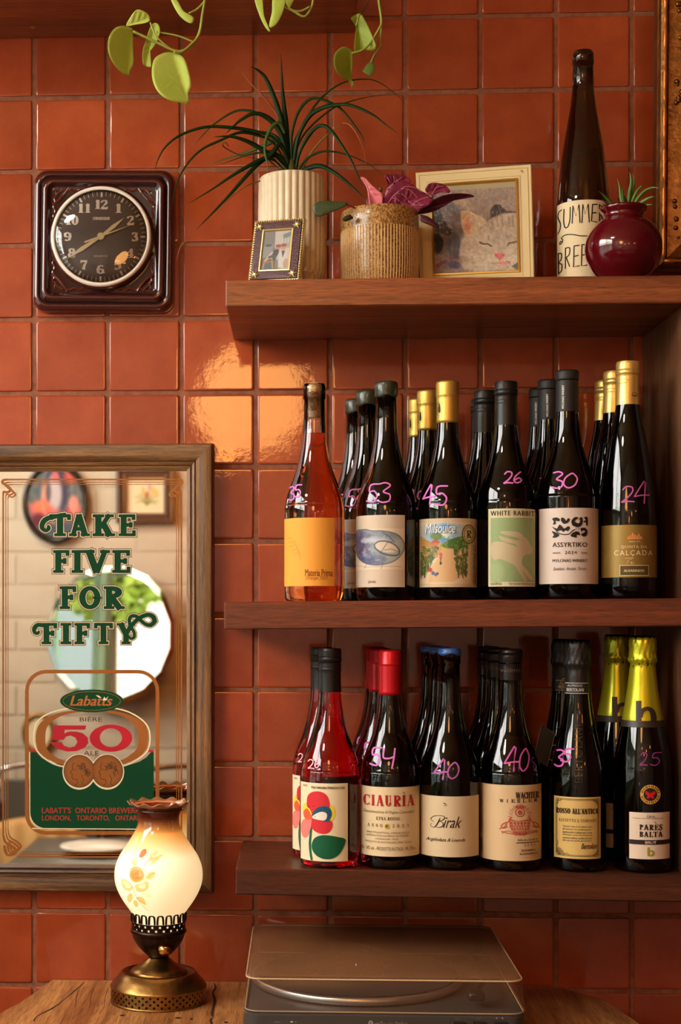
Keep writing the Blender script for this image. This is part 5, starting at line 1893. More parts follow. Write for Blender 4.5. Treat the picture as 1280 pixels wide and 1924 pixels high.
def art_cava(b):
    p = b['patch'](1184, 1256, 1520, 1606, mat('cava_label', (226, 204, 180), .65))
    A = Art()
    bk = ink((42, 36, 32))
    A.text('CAVA', 1215, 1525, 1230, 1529.5, bk, 2); A.rect(1190, 1530.5, 1247, 1531, bk, 2)
    A.serif('PARÈS'.replace('È', 'E'), 1202, 1542, 1243, 1552, bk, 2, W=.26, T=.13, gap=.12); A.line([(1229, 1537), (1232, 1540)], 1.3, bk, 2)
    A.serif('BALTA', 1202, 1555, 1243, 1565, bk, 2, W=.26, T=.13, gap=.12); A.line([(1237, 1550.5), (1240, 1553.5)], 1.2, bk, 2)
    A.rect(1184.5, 1570.5, 1255.5, 1579, bk, 2)
    A.text('BRUT', 1212.5, 1572.5, 1232, 1577.5, ink((226, 204, 180)), 3, bold=.02)
    A.text('b', 1217, 1584, 1228, 1600, ink((150, 148, 30)), 2, bold=.04)
    print_on(b, p, A)
    A = Art()
    gd = ink((214, 160, 60)); rd = ink((208, 30, 36))
    cx_, cy_ = 1221.5, 1486.5
    A.ell(cx_, cy_, 18, 18, gd, 0); A.ell(cx_, cy_, 12, 12, bk, 1)
    for k in range(26):
        if k in (0, 13): continue
        a = k * math.pi / 13
        A.line([(cx_ + 13.3 * math.cos(a), cy_ + 13.3 * math.sin(a)), (cx_ + 16.7 * math.cos(a + .06 * (k % 3 - 1)), cy_ + 16.7 * math.sin(a + .06 * (k % 3 - 1)))], 1.5, bk, 1)
    for s_ in (-1, 1):
        A.poly(catmull([(cx_, cy_ + 1), (cx_ + s_ * 3, cy_ - 4), (cx_ + s_ * 8.5, cy_ - 6), (cx_ + s_ * 8.5, cy_ - 1), (cx_ + s_ * 5, cy_ + 2), (cx_ + s_ * 6.5, cy_ + 6), (cx_ + s_ * 3, cy_ + 7)], 4, True), rd, 2)
    A.line([(cx_, cy_ - 3), (cx_, cy_ + 6)], 1.2, rd, 3)
    A.build('organic_seal', b['t'], b['surf'](.0004), 4)
    A = Art()
    db = mat('dark_foil_print', (48, 36, 28), .45)
    A.rect(1150, 1352, 1262, 1364, db, 0)
    A.rect(1196, 1315, 1206, 1356, db, 1)
    A.line([(1204, 1345, 8), (1207, 1334, 8), (1216, 1329, 7), (1224, 1334, 9), (1227, 1345, 10), (1227, 1355, 10)], 8, db, 1, sm=5)
    A.build('foil_print', b['t'], b['surf'](.0008), 4)


def mkc(A):
    hand(A, '2', 1204, 1410, 1217, 1433, 1.8, PINKD, 0, .1); hand(A, '5', 1222, 1410, 1240, 1433, 1.8, PINKD, 0, .1)


t = bottle('sparkling_bottle', 'front sparkling bottle with yellow-green foil and butterfly seal, rightmost on the lowest shelf', 1208, z3f, 1194, 'champ', G_BLACK, 'champ', art_cava, Y=-.206, marks=mkc, capz=1352, capc=CAVAF)
X_ = P(1160, 1155, -.11).x
c = copy_tree(t); c.location = (X_, -.11, z3f(X_)); c['label'] = 'rear yellow-green-foiled sparkling bottle beside the rightmost one'
c.rotation_euler.z = -.12
c['group'] = t['group'] = 'yellow-green-foiled sparkling bottles'

# ---------------------------------------------------------------- tall bottle on the top shelf
def art_summer(b):
    p = b['patch'](1048.5, 1143, 388, 536, mat('summer_label', (236, 216, 176), .65))
    A = Art()
    q = lambda x, y: (1020 + x / 4.008, 80 + y / 4.008)
    L = lambda *pts, w=2.0, sm=0: A.line([q(*k) for k in pts], w, BLK, 2, sm=sm, rnd=True)
    L((150, 1282), (130, 1290), (122, 1320), (130, 1350), (142, 1385), (138, 1425), (122, 1446), sm=4)
    L((168, 1285), (165, 1370), (175, 1420), (195, 1420), (210, 1370), (212, 1280), sm=4)
    L((226, 1400), (232, 1272), (252, 1350), (275, 1268), (282, 1402))
    L((296, 1405), (302, 1268), (318, 1340), (340, 1268), (348, 1402))
    L((372, 1270), (364, 1395), (400, 1400)); L((374, 1272), (405, 1268)); L((368, 1335), (395, 1330))
    L((420, 1268), (422, 1395)); L((420, 1268), (445, 1285), (424, 1325), (450, 1392))
    L((150, 1520), (140, 1515), (138, 1535), (152, 1530), (158, 1510), (150, 1490), (180, 1478), (230, 1485), (280, 1500), (330, 1504), (400, 1500), w=1.8, sm=5)
    L((125, 1598), (128, 1752)); L((125, 1598), (150, 1610), (148, 1650), (128, 1672), (152, 1690), (150, 1735), (128, 1752), sm=3)
    L((178, 1576), (178, 1728)); L((178, 1578), (208, 1580), (205, 1630), (180, 1648), sm=3); L((185, 1650), (208, 1718))
    L((240, 1572), (236, 1728), (276, 1722)); L((242, 1572), (276, 1570)); L((240, 1650), (268, 1645))
    L((296, 1568), (292, 1725), (330, 1720)); L((298, 1568), (330, 1566)); L((296, 1645), (322, 1642))
    L((345, 1568), (385, 1566), (345, 1722), (390, 1720))
    L((408, 1568), (404, 1722), (440, 1720)); L((408, 1568), (438, 1566)); L((406, 1645), (430, 1642))
    print_on(b, p, A)


bottle('wine_bottle', 'tall slim dark bottle with hand-lettered black writing on its white label', 1096, z1f, 98, 'hock', G_BROWN, None, art_summer, Y=-.105, Rk=1.025)

# ================================================================== CLOCK
CY = -0.034
cc = P(192.5, 448, -.03)
ck = thing('wall_clock', 'square dark brown glazed ceramic wall clock with a round white-rimmed dial', 'clock', (cc.x, 0, cc.z), 0)
ck.rotation_euler = (0, math.radians(.8), 0)


def glaze():
    m = mat('brown_glaze', (40, 14, 14), 0.12, coat=.5, bump=.25, bscale=60, bdist=.0008)
    nt = m.node_tree
    b = nt.nodes['Principled BSDF']
    g = nt.nodes.new('ShaderNodeNewGeometry')
    r = nt.nodes.new('ShaderNodeValToRGB')
    r.color_ramp.elements[0].position = 0.515
    r.color_ramp.elements[1].position = 0.63
    r.color_ramp.elements[0].color = lin((46, 18, 18)) + (1,)
    r.color_ramp.elements[1].color = lin((112, 42, 24)) + (1,)
    nt.links.new(g.outputs['Pointiness'], r.inputs[0])
    nt.links.new(r.outputs[0], b.inputs['Base Color'])
    return m


GLZ_ = glaze()
W0 = .2105
rings = []
for ins, dep, rad in ((0.003, 0.0, .018), (0.0, .004, .020), (0, .014, .020), (.002, .019, .020), (.006, .0225, .018), (.0095, .0225, .016), (.0115, .0205, .015), (.013, .0215, .014), (.016, .0265, .013), (.0195, .0275, .012), (.0225, .026, .010), (.025, .0225, .009), (.028, .0215, .008)):
    rings.append([(x, -dep, z) for x, z in rrect(W0 - 2 * ins, W0 - 2 * ins, rad, 8)])
body = MB().loft(rings, cap0=True, cap1=True)
# recessed scalloped cord around the dial
def cord(y=-.0225, r=.0016):
    n = 9
    h = .0755
    pts = []
    for s in range(4):
        for k in range(n * 6):
            t_ = k / (n * 6)
            u = -h + .013 + (2 * h - .026) * t_
            w = h - .0028 * abs(math.sin(math.pi * t_ * n)) - .0006
            x, z = [(u, w), (w, -u), (-u, -w), (-w, u)][s]
            pts.append((x, y, z))
        a, b_ = [((h - .013, h), (h, h - .013)), ((h, -h + .013), (h - .013, -h)), ((-h + .013, -h), (-h, -h + .013)), ((-h, h - .013), (-h + .013, h))][s]
        sx, sz = (1, 1, -1, -1)[s], (1, -1, -1, 1)[s]
        pts += [(sx * (h - .0115), y, sz * (h - .0055)), (sx * (h - .004), y, sz * (h - .003)), (sx * (h - .0055), y, sz * (h - .0115))] if s in (0, 2) else [(sx * (h - .0055), y, sz * (h - .0115)), (sx * (h - .004), y, sz * (h - .003)), (sx * (h - .0115), y, sz * (h - .0055))]
    return pts


body.tube(cord(), .0014, 6, closed=True)
for sx in (-1, 1):
    for sz in (-1, 1):
        o_ = (sx * .0765, sz * .0765)
        body.tube(catmull([(sx * .076, -.022, sz * .052), (sx * .0675, -.0235, sz * .0575), (sx * .0585, -.0235, sz * .067), (sx * .052, -.022, sz * .076)], 5), .0019, 6)
        body.tube(catmull([(sx * .075, -.022, sz * .060), (sx * .0705, -.023, sz * .0655), (sx * .066, -.023, sz * .0705), (sx * .060, -.022, sz * .075)], 4), .0012, 6)
# raised collar under the dial rim
cl = []
dcx, dcz = P(189.5, 444, -.034).x - cc.x, P(189.5, 444, -.034).z - cc.z
RD = 94.5 * 2.265 / FPX
for k_, y in ((1.06, -.021), (1.06, -.026), (1.03, -.0295), (1.0, -.031), (.98, -.031)):
    cl.append([(dcx + RD * k_ * math.cos(t * math.pi / 32), y, dcz + RD * k_ * math.sin(t * math.pi / 32)) for t in range(64)])
body.loft(cl)
body.build('case', GLZ_, ck, auto=50, fix=True)


def circ(R_, y, n=72):
    return [(dcx + R_ * math.cos(t * 2 * math.pi / n), y, dcz + R_ * math.sin(t * 2 * math.pi / n)) for t in range(n)]


MB().loft([circ(RD * 1.005, -.030), circ(RD * 1.0, -.0345), circ(RD * .96, -.0362), circ(RD * .925, -.0352), circ(RD * .905, -.031)]).build('dial_rim', mat('white_enamel', (232, 220, 204), .3), ck, smooth=True, fix=True)
DIAL = mat('dial_brown', (62, 44, 40), .45)
dl = MB().loft([circ(RD * .93, -.0312)], cap1=True).build('dial', DIAL, ck)
A = Art()
WHT = mat('dial_print', (236, 228, 216), .5)
for k in range(60):
    a = math.radians(k * 6)
    r0, r1, w = (77, 85.5, .9) if k % 5 else (75, 84, 3.4)
    A.line([(r0 * math.sin(a), -r0 * math.cos(a)), (r1 * math.sin(a), -r1 * math.cos(a))], w, WHT, 0)
for k, s in enumerate(('12', '1', '2', '3', '4', '5', '6', '7', '8', '9', '10', '11')):
    a = math.radians(k * 30)
    R_ = 62 if k else 61
    x, y = R_ * math.sin(a) * 1.03, -R_ * math.cos(a)
    if len(s) == 2:
        A.serif(s[0], x - 12, y - 8.5, x - 3.2, y + 8.5, WHT, 0, W=.34, T=.1, S=.07, O=.08)
        if s[1] == '1':
            A.serif('1', x + 1, y - 8.5, x + 9.8, y + 8.5, WHT, 0, W=.34, T=.1, S=.07, O=.08)
        else:
            A.serif(s[1], x - 2, y - 8.5, x + 12.5, y + 8.5, WHT, 0, W=.27, T=.09)
    elif s == '1':
        A.serif('1', x - 5, y - 8.5, x + 5, y + 8.5, WHT, 0, W=.34, T=.1, S=.07, O=.08)
    else:
        A.serif(s, x - 7.5, y - 8.5, x + 7.5, y + 8.5, WHT, 0, W=.27, T=.09)
A.rect(-16, -37, 16, -32, WHT, 0); A.text('BLESSING', -15.4, -36.4, 15.4, -32.6, DIAL, 1, bold=.03)
A.text('QUARTZ', -13, 35, 13, 38.5, WHT, 0, bold=.01)
S_ = 2.265 / FPX
A.build('dial_marks', dl, lambda x, y, l: (dcx + x * S_, -.0315 - l * .0001, dcz - y * S_), None)
HND = mat('cream_hands', (232, 214, 164), .45)


def hand3(nm, ang, L_, tail, w0, w1, y):
    a = math.radians(ang)
    d, n_ = Vector((math.sin(a), 0, math.cos(a))), Vector((math.cos(a), 0, -math.sin(a)))
    c_ = Vector((dcx, y, dcz))
    pts = [c_ - d * tail - n_ * w0 * .5, c_ + d * L_ * .55 - n_ * w1, c_ + d * L_, c_ + d * L_ * .55 + n_ * w1, c_ - d * tail + n_ * w0 * .5]
    up = [p + Vector((0, -.0006, 0)) for p in pts]
    MB().loft([pts, up], cap0=True, cap1=True).build(nm, HND, ck, fix=True)


hand3('hour_hand', 51, 57 * S_, 0, 5 * S_, 3.6 * S_, -.0325)
hand3('minute_hand', 236.5, 78 * S_, 0, 4 * S_, 4.0 * S_, -.0334)
hand3('second_hand', 69.5, 62 * S_, 33 * S_, 3.4 * S_, 1.0 * S_, -.0342)
MB().lathe([(0, 0)] + [(7 * S_, 0), (7 * S_, .0016), (6 * S_, .002), (0, .002)], 24).build('hub', HND, ck, smooth=False)
hb = [o for o in ck.children if o.name.startswith('hub')][0]
hb.rotation_euler = (math.pi / 2, 0, 0); hb.location = (dcx, -.0335, dcz)
gm = bpy.data.materials.new('clock_glass')
gm.use_nodes = True
nt = gm.node_tree
nt.nodes.clear()
o1 = nt.nodes.new('ShaderNodeOutputMaterial'); t1 = nt.nodes.new('ShaderNodeBsdfTransparent'); g1 = nt.nodes.new('ShaderNodeBsdfGlossy'); mx_ = nt.nodes.new('ShaderNodeMixShader'); f1 = nt.nodes.new('ShaderNodeFresnel')
g1.inputs['Roughness'].default_value = .02; f1.inputs['IOR'].default_value = 1.6
nt.links.new(f1.outputs[0], mx_.inputs[0]); nt.links.new(t1.outputs[0], mx_.inputs[1]); nt.links.new(g1.outputs[0], mx_.inputs[2]); nt.links.new(mx_.outputs[0], o1.inputs[0])
CGL = gm
dome = [circ(RD * .93 * math.cos(k * math.pi / 20), -.0352 - .009 * math.sin(k * math.pi / 20), 64) for k in range(0, 10)]
MB().loft(dome, cap1=True).build('dial_glass', CGL, ck, smooth=True, fix=True)

# ================================================================== BEER MIRROR
bx0, bz0 = P(-6, 1626, MY), P(355, 881, MY)
mw, mh = bz0.x - bx0.x, bz0.z - bx0.z
bmx = thing('advertising_mirror', 'wood-framed beer advertising mirror with green and gold lettering', 'mirror', ((bx0.x + bz0.x) / 2, 0, (bx0.z + bz0.z) / 2))
MFW = wood('barn_frame', (70, 44, 24), (150, 108, 66), 'x', .38, 1.6, .3, 1.5)
MFV = wood('barn_frame_upright', (70, 44, 24), (150, 108, 66), 'z', .38, 1.6, .3, 1.5)
prof = [(-.003, .012), (-.003, .0175), (.002, .020), (.0045, .018), (.0055, .021), (.0085, .0225), (.0105, .020), (.0115, .023), (.018, .029), (.027, .031), (.034, .029), (.0365, .024), (.0375, .001)]
for side in range(4):
    V, F = [], []
    for o_, dp in prof:
        a, b_ = mw / 2 + o_, mh / 2 + o_
        c4 = [(-a, b_), (a, b_), (a, -b_), (-a, -b_)]
        p, q_ = c4[side], c4[(side + 1) % 4]
        N_ = 10
        for k in range(N_ + 1):
            V.append((p[0] + (q_[0] - p[0]) * k / N_, -dp, p[1] + (q_[1] - p[1]) * k / N_))
    for i in range(len(prof) - 1):
        for k in range(10):
            a_ = i * 11 + k
            F.append((a_, a_ + 1, a_ + 12, a_ + 11))
    o = mesh('frame_rail', V, F, MFW if side % 2 == 0 else MFV, bmx, smooth=True)
    fixn(o); o.data.set_sharp_from_angle(angle=math.radians(30))
MB().box(-mw / 2 - .004, mw / 2 + .004, MY, MY + .004, -mh / 2 - .004, mh / 2 + .004).build('mirror_glass', mat('beer_mirror_silver', (236, 228, 212), 0.0, 1.0), bmx)
MB().box(-mw / 2 - .03, mw / 2 + .03, MY + .005, -.001, -mh / 2 - .03, mh / 2 + .03).build('backing', mat('brown_board', (96, 70, 46), .9), bmx)
A = Art()
GOLD = mat('mirror_gold', (152, 92, 38), .42, .25)
GREEN = mat('mirror_green', (0, 62, 32), .6, spec=.2)
CRM = mat('mirror_cream', (232, 220, 180), .5)
RED = mat('mirror_red', (176, 6, 36), .5)
DRED = mat('mirror_dark_red', (168, 40, 34), .5)
DKB = mat('mirror_brown', (74, 44, 22), .5)
LET = [('TAKE', 967, 1007, [(94, 132), (132, 166), (174, 213), (223, 253)]),
       ('FIVE', 1034, 1076, [(100, 129), (136, 155), (160, 204), (211, 243)]),
       ('FOR', 1102, 1144, [(112, 142), (149, 189), (195, 231)]),
       ('FIFTY', 1171, 1210, [(78, 106), (115, 133), (140, 168), (178, 211), (222, 252)])]
SW = [[(104, 972, 5), (92, 973, 8), (82, 980, 9), (79, 991, 8), (86, 997, 6), (92, 993, 6), (91, 989, 5)],
      [(104, 970, 5), (112, 968, 6), (122, 966, 5)],
      [(84, 1176, 6), (72, 1174, 7), (65, 1180, 8), (65, 1188, 6), (71, 1190, 5), (73, 1187, 4)],
      [(238, 1192, 5), (245, 1180, 6), (252, 1170, 7), (260, 1163, 7), (268, 1158, 7), (279, 1155, 7), (288, 1159, 8), (291, 1167, 8)],
      [(291, 1167, 8), (284, 1174, 7), (274, 1173, 6), (265, 1166, 6), (256, 1158, 6), (247, 1158, 6), (243, 1166, 6), (246, 1177, 5), (252, 1188, 5), (252, 1197, 5), (246, 1200, 4), (243, 1196, 3)]]
for lay, gr, m in ((1, 3.2, DKB), (2, 1.9, CRM), (3, .7, DKB), (4, 0, GREEN)):
    for s_, y0, y1, bx in LET:
        A.serif(s_, 0, y0, 0, y1, m, lay, W=.26, T=.15, S=.11, O=.1, grow=gr, boxes=bx)
    for sw_ in SW:
        A.line(catmull(sw_, 5), 6, m, lay, grow=gr, rnd=True)
# thin art-nouveau border lines
for k, off_ in enumerate((0, 5, 9)):
    w_ = (3.2, 1.6, 1.2)[k]
    x0_, x1_, y0_, y1_ = 6 + off_, 341 - off_, 901 + off_, 1610 - off_
    e = 11 - off_ * .4
    c_ = 24 - off_
    A.line([(x0_ + 12, y0_), (x1_ - 12, y0_)], w_, GOLD, 1)
    A.line([(x0_ + 26, y1_), (x1_ - 26, y1_)], w_, GOLD, 1)
    A.line([(x0_, y0_ + 26), (x0_, y1_ - 40)], w_, GOLD, 1)
    A.line([(x1_, y0_ + 26), (x1_, y1_ - 40)], w_, GOLD, 1)
    for sx, xb in ((1, x0_), (-1, x1_)):
        A.line([(xb + sx * 12, y0_, w_), (xb + sx * 1, y0_ + 1, w_ + 1.5), (xb - sx * 1, y0_ + 6, w_ + 2), (xb + sx * 8, y0_ + 12, w_ + 1), (xb + sx * 14, y0_ + 19, w_ + 2.5), (xb + sx * 8, y0_ + 24, w_ + 1.5), (xb + sx * 1, y0_ + 23, w_ + 1), (xb, y0_ + 30, w_)], w_, GOLD, 1, sm=5)
        A.line([(xb, y1_ - 42, w_), (xb + sx * 4, y1_ - 28, w_ + 1.5), (xb + sx * 16, y1_ - 20, w_ + 2.5), (xb + sx * 24, y1_ - 12, w_ + 2.5), (xb + sx * 20, y1_ - 5, w_ + 2), (xb + sx * 8, y1_ - 4 + k, w_ + 1.5), (xb + sx * 4, y1_ - 12, w_ + 2.5), (xb + sx * 2, y1_ - 22, w_ + 1)], w_, GOLD, 1, sm=5)
# badge
A.rrline(50.5, 1262, 296, 1565, 36, 7, GOLD, 1)
grp = [(56, 1413), (66, 1413), (76, 1423), (90, 1431), (105, 1436), (121, 1439), (232, 1439), (247, 1436), (262, 1431), (275, 1423), (284, 1413), (289, 1413), (289, 1557)]
grp += [(56 + 30 - 30 * math.sin(a), 1557 - 30 + 30 * math.cos(a)) for a in np.linspace(0, math.pi / 2, 8)]
A.poly(grp, GREEN, 2)
A.line(grp[13:] + [(56, 1413)], 1.6, CRM, 3)
A.line([(60, 1556.5), (289, 1558)], 1.6, CRM, 3)
A.rect(55, 1409, 68, 1413, RED, 3); A.rect(279, 1409, 289, 1413, RED, 3)
ov = lambda k, dx=0: catmull([(66.5 - dx, 1387), (72 - dx, 1358), (90, 1344 - k), (125, 1334 - k), (173, 1330 - k), (220, 1334 - k), (252, 1345 - k), (273 + dx, 1362), (279 + dx, 1387), (273 + dx, 1412), (252, 1428 + k), (225, 1438 + k), (173, 1441 + k), (120, 1438 + k), (92, 1428 + k), (73 - dx, 1411)], 4, True)
A.line(ov(2.5, 3), 2.5, CRM, 2.5, closed=True)
A.line([(76, 1387, 18), (80, 1366, 16), (94, 1352, 11), (122, 1340, 6), (173, 1335, 3), (222, 1340, 6), (250, 1352, 11), (265, 1366, 16), (269, 1387, 18), (265, 1408, 16), (250, 1422, 12), (225, 1433, 8), (173, 1438, 5), (120, 1433, 8), (94, 1422, 12), (80, 1408, 16)], 8, GOLD, 3, sm=5, closed=True)
A.ell(172.5, 1317, 59.5, 21.5, GREEN, 4); A.ring(172.5, 1317, 54, 17.5, .9, GOLD, 5)
A.text('Labatts', 132, 1307, 211, 1326, mat('mirror_copper', (180, 104, 50), .45, .3), 5, shear=.3, bold=.03)
A.poly([(180, 1306), (186, 1307), (191, 1311), (186, 1311)], CRM, 6); A.poly([(196, 1309), (199, 1313), (204, 1308), (200, 1316), (193, 1316)], CRM, 6)
A.text('BIÈRE', 150, 1346, 192, 1355.5, DKB, 4); A.text('ALE', 157, 1411, 186, 1419.5, DKB, 4)
A.poly([(102, 1363), (162, 1363), (160, 1371), (122, 1371), (120.5, 1378), (130, 1374.5), (143, 1374.5), (156, 1378), (165, 1386), (166, 1396), (159, 1405), (144, 1411.5), (126, 1412), (108, 1407), (96, 1397), (96, 1394.5), (116, 1394.5), (120, 1401), (131, 1405), (141, 1402), (145.5, 1394), (142, 1386), (133, 1382), (124, 1384), (119.5, 1390), (97, 1390)], RED, 5)
n_ = 48
a_ = [(208.5 + 40 * math.cos(2 * math.pi * k / n_), 1387 + 25.5 * math.sin(2 * math.pi * k / n_)) for k in range(n_)]
b_ = [(208.5 + 21 * math.cos(2 * math.pi * k / n_), 1386 + 17.5 * math.sin(2 * math.pi * k / n_)) for k in range(n_)]
A.items.append((a_ + b_, [[k, (k + 1) % n_, n_ + (k + 1) % n_, n_ + k] for k in range(n_)], RED, 5))
for cx_ in (202, 149):
    A.ell(cx_, 1450, 31.5, 33.5, CRM, 6 if cx_ == 202 else 6)
    A.ell(cx_, 1449, 29.5, 31, DKB, 7); A.ell(cx_, 1449, 28, 29.5, GOLD, 8 if cx_ == 202 else 9)
    lv = 9.5 if cx_ == 202 else 10
    A.ring(cx_, 1449, 26.5, 28, .7, DKB, lv)
    for k in range(40):
        a = k * math.pi / 20
        if -2.2 < a - math.pi * 1.5 < 0: pass
        A.line([(cx_ + 22.5 * math.cos(a), 1449 + 24 * math.sin(a)), (cx_ + 25 * math.cos(a + .04), 1449 + 26.5 * math.sin(a + .04))], .7, DKB, lv)
    s_ = 1
    fx = cx_ - 2
    A.line([(fx - 8, 1432), (fx - 11, 1440), (fx - 10, 1445), (fx - 15, 1452), (fx - 11, 1454), (fx - 12, 1459), (fx - 9, 1464), (fx - 2, 1465), (fx - 1, 1472), (fx - 7, 1476)], 1.2, DKB, lv, sm=4)
    A.line([(fx - 8, 1446), (fx - 5, 1445), (fx - 4, 1447)], 1, DKB, lv)
    rg_ = random.Random(int(cx_))
    for k in range(17):
        a0 = rg_.uniform(-2.5, .8); r0 = rg_.uniform(6, 15)
        x, y = fx + 4 + r0 * math.cos(a0), 1446 + r0 * math.sin(a0)
        A.line([(x, y), (x + rg_.uniform(1, 5), y + rg_.uniform(-3, 4)), (x + rg_.uniform(3, 8), y + rg_.uniform(-1, 7)), (x + rg_.uniform(0, 7), y + rg_.uniform(4, 10))], 1.1, DKB, lv, sm=4)
    A.line([(fx + 6, 1456), (fx + 10, 1464), (fx + 8, 1472), (fx + 13, 1476)], 1.2, DKB, lv, sm=4)
A.text("LABATT'S  ONTARIO BREWERIES", 79, 1517, 270, 1528, DRED, 4, bold=.01)
A.text('LONDON,   TORONTO,   ONTARIO', 79, 1532, 270, 1543, DRED, 4, bold=.01)
ox, oz = bmx.location.x, bmx.location.z
A.build('painted_lettering', bmx, lambda x, y, l: (lambda p: (p.x - ox, MY - .0002 - l * .00007, p.z - oz))(P(x, y, MY)), None)

# ================================================================== LAMP
LY = -.118
LX = P(298, 1800, LY).x
BRASS = mat('aged_brass', (120, 88, 46), .32, 1.0, bump=.3, bscale=120, color2=(176, 134, 74), vscale=24, vary=.25)
BRASSD = mat('dark_brass', (54, 40, 32), .3, .9)
lp = thing('oil_lamp', 'lit brass lamp in oil-lamp style with a rose-painted opal glass shade', 'lamp', (LX, LY, TZ))
k = 1 / scale_at(LX, LY)
zc = lambda v: ((PYY - v) * k + .547)       # height above table of axis pixel row


def perf(mb, rows, ncol, r, z0, z1, hr, mi=0, stag=True, sy=1.0, key=False, thick=.0005):
    """perforated band: cells with octagonal holes, real openings"""
    hz = (z1 - z0) / rows
    for j in range(rows):
        for i in range(ncol):
            c = (i + (.5 if (stag and j % 2) else 0)) * 2 * math.pi / ncol
            da = math.pi / ncol
            zc_ = z0 + (j + .5) * hz
            outer, inner = [], []
            for q in range(8):
                a = q * math.pi / 4 + math.pi / 8 * 0
                ca, sa = math.cos(a), math.sin(a)
                m_ = max(abs(ca), abs(sa))
                outer.append((c + da * ca / m_, zc_ + hz / 2 * sa / m_))
                inner.append((c + hr / r * ca, zc_ + hr * sy * sa * (1 if not key or sa < 0 else .8)))
            V = []
            for a, z in outer: V.append((r * math.sin(a), -r * math.cos(a), z))
            for a, z in inner: V.append((r * math.sin(a), -r * math.cos(a), z))
            for a, z in inner: V.append(((r - thick * 2) * math.sin(a), -(r - thick * 2) * math.cos(a), z))
            mb.add(V, [(q, (q + 1) % 8, 8 + (q + 1) % 8, 8 + q) for q in range(8)] + [(8 + q, 8 + (q + 1) % 8, 16 + (q + 1) % 8, 16 + q) for q in range(8)], mi)


rb = 90.5 * k
zs0, zs1 = .0015, (1887 - 1857) * k
mb = MB()
perf(mb, 4, 40, rb - .0006, zs0 + .002, zs1 - .0015, .0017, sy=1.15, key=True)
mb.build('pierced_skirt', BRASS, lp)
MB().lathe([(rb - .006, 0), (rb, 0), (rb + .0003, .0015), (rb - .0006, .0036), (rb - .0016, .0036)], 72).build('foot_ring', BRASS, lp, smooth=True)
MB().lathe([(rb - .003, .001), (rb - .003, zs1)], 64).build('skirt_lining', mat('lining_black', (14, 10, 8), .8), lp, smooth=True)
r2 = 69 * k
ztop = zc(1826) + .0
MB().lathe([(rb - .001, zs1 - .003), (rb + .0002, zs1 - .001), (rb, zs1), (rb - .0012, zs1 + .0016), (rb - .004, zs1 + .006), (rb - .009, zs1 + .011), (r2 + .001, ztop + .0015), (r2 - .002, ztop + .002), (r2 - .004, ztop - .001), (54 * k, ztop - .0035), (50 * k, ztop - .004)], 72).build('base', BRASS, lp, smooth=True)
zsc = ztop - .004
MB().lathe([(50 * k, zsc), (53.5 * k, zsc + .002), (54 * k, zsc + .005), (51 * k, zsc + .008), (42 * k, zsc + .012), (30 * k, zsc + .018), (20 * k, zsc + .0245), (15 * k, zsc + .029), (14 * k, zc(1800)), (16 * k, zc(1797))], 64).build('saucer', BRASS, lp, smooth=True)
flu = lambda a, r, z: (r * (1 - .022 * abs(math.sin(a * 14)) * (1 if r > 18 * k and r < 49 * k else 0)), z)
MB().lathe([(14 * k, zc(1799)), (22 * k, zc(1793)), (31 * k, zc(1785)), (39 * k, zc(1776)), (45 * k, zc(1766)), (48.5 * k, zc(1758)), (50 * k, zc(1752)), (52.5 * k, zc(1750)), (52.5 * k, zc(1746)), (50.5 * k, zc(1744))], 112, fn=flu).build('bowl', BRASSD, lp, smooth=True)
# gallery
mb = MB()
rg_ = 50.5 * k
perf(mb, 2, 22, rg_, zc(1744), zc(1730), .0017)
na = 20
for i in range(na):
    c_ = (i + .5) * 2 * math.pi / na
    pts = []
    for q in range(11):
        t_ = q / 10 * math.pi
        da = .108 * math.cos(t_)
        z = zc(1728) + (.0095 * min(1, math.sin(t_) * 1.6) if 0 < q < 10 else 0) + .003 * math.sin(t_)
        pts.append((rg_ * 1.01 * math.sin(c_ + da), -rg_ * 1.01 * math.cos(c_ + da), z))
    mb.tube(pts, .0016, 6)
mb.tube([(rg_ * math.sin(i * 2 * math.pi / 48), -rg_ * math.cos(i * 2 * math.pi / 48), zc(1730)) for i in range(48)], .0011, 6, closed=True)
mb.build('gallery', BRASSD, lp, auto=60)
# shade: opal glass, lit from inside, painted brown collar
sp_ = [(47.5, 1745), (48, 1730), (50, 1716), (56, 1706), (66, 1692), (75, 1676), (81, 1660), (83, 1645), (81.5, 1628), (75, 1610), (64, 1592), (52, 1574), (43, 1558), (39, 1545), (39, 1534), (42, 1524), (46, 1516), (49, 1511)]
sp_ = catmull([(a, b_) for a, b_ in sp_], 4)
smat = bpy.data.materials.new('lit_opal_glass')
smat.use_nodes = True
nt = smat.node_tree
b = nt.nodes['Principled BSDF']
at = nt.nodes.new('ShaderNodeAttribute'); at.attribute_name = 'Col'
nt.links.new(at.outputs['Color'], b.inputs['Base Color'])
b.inputs['Roughness'].default_value = .12
b.inputs['Coat Weight'].default_value = .3
em = nt.nodes.new('ShaderNodeMix'); em.data_type = 'RGBA'; em.blend_type = 'MULTIPLY'; em.inputs[0].default_value = 1
nt.links.new(at.outputs['Color'], em.inputs[6]); em.inputs[7].default_value = (1.0, .79, .50, 1)
nt.links.new(em.outputs[2], b.inputs['Emission Color'])
lw = nt.nodes.new('ShaderNodeAttribute'); lw.attribute_name = 'Lit'
nt.links.new(lw.outputs['Fac'], b.inputs['Emission Strength'])
V, F, C, LT = [], [], [], []
seg = 72
nr = len(sp_)
ruff = [(54.5, 1509.5), (57, 1508.5), (58, 1507)]
allr = sp_ + ruff
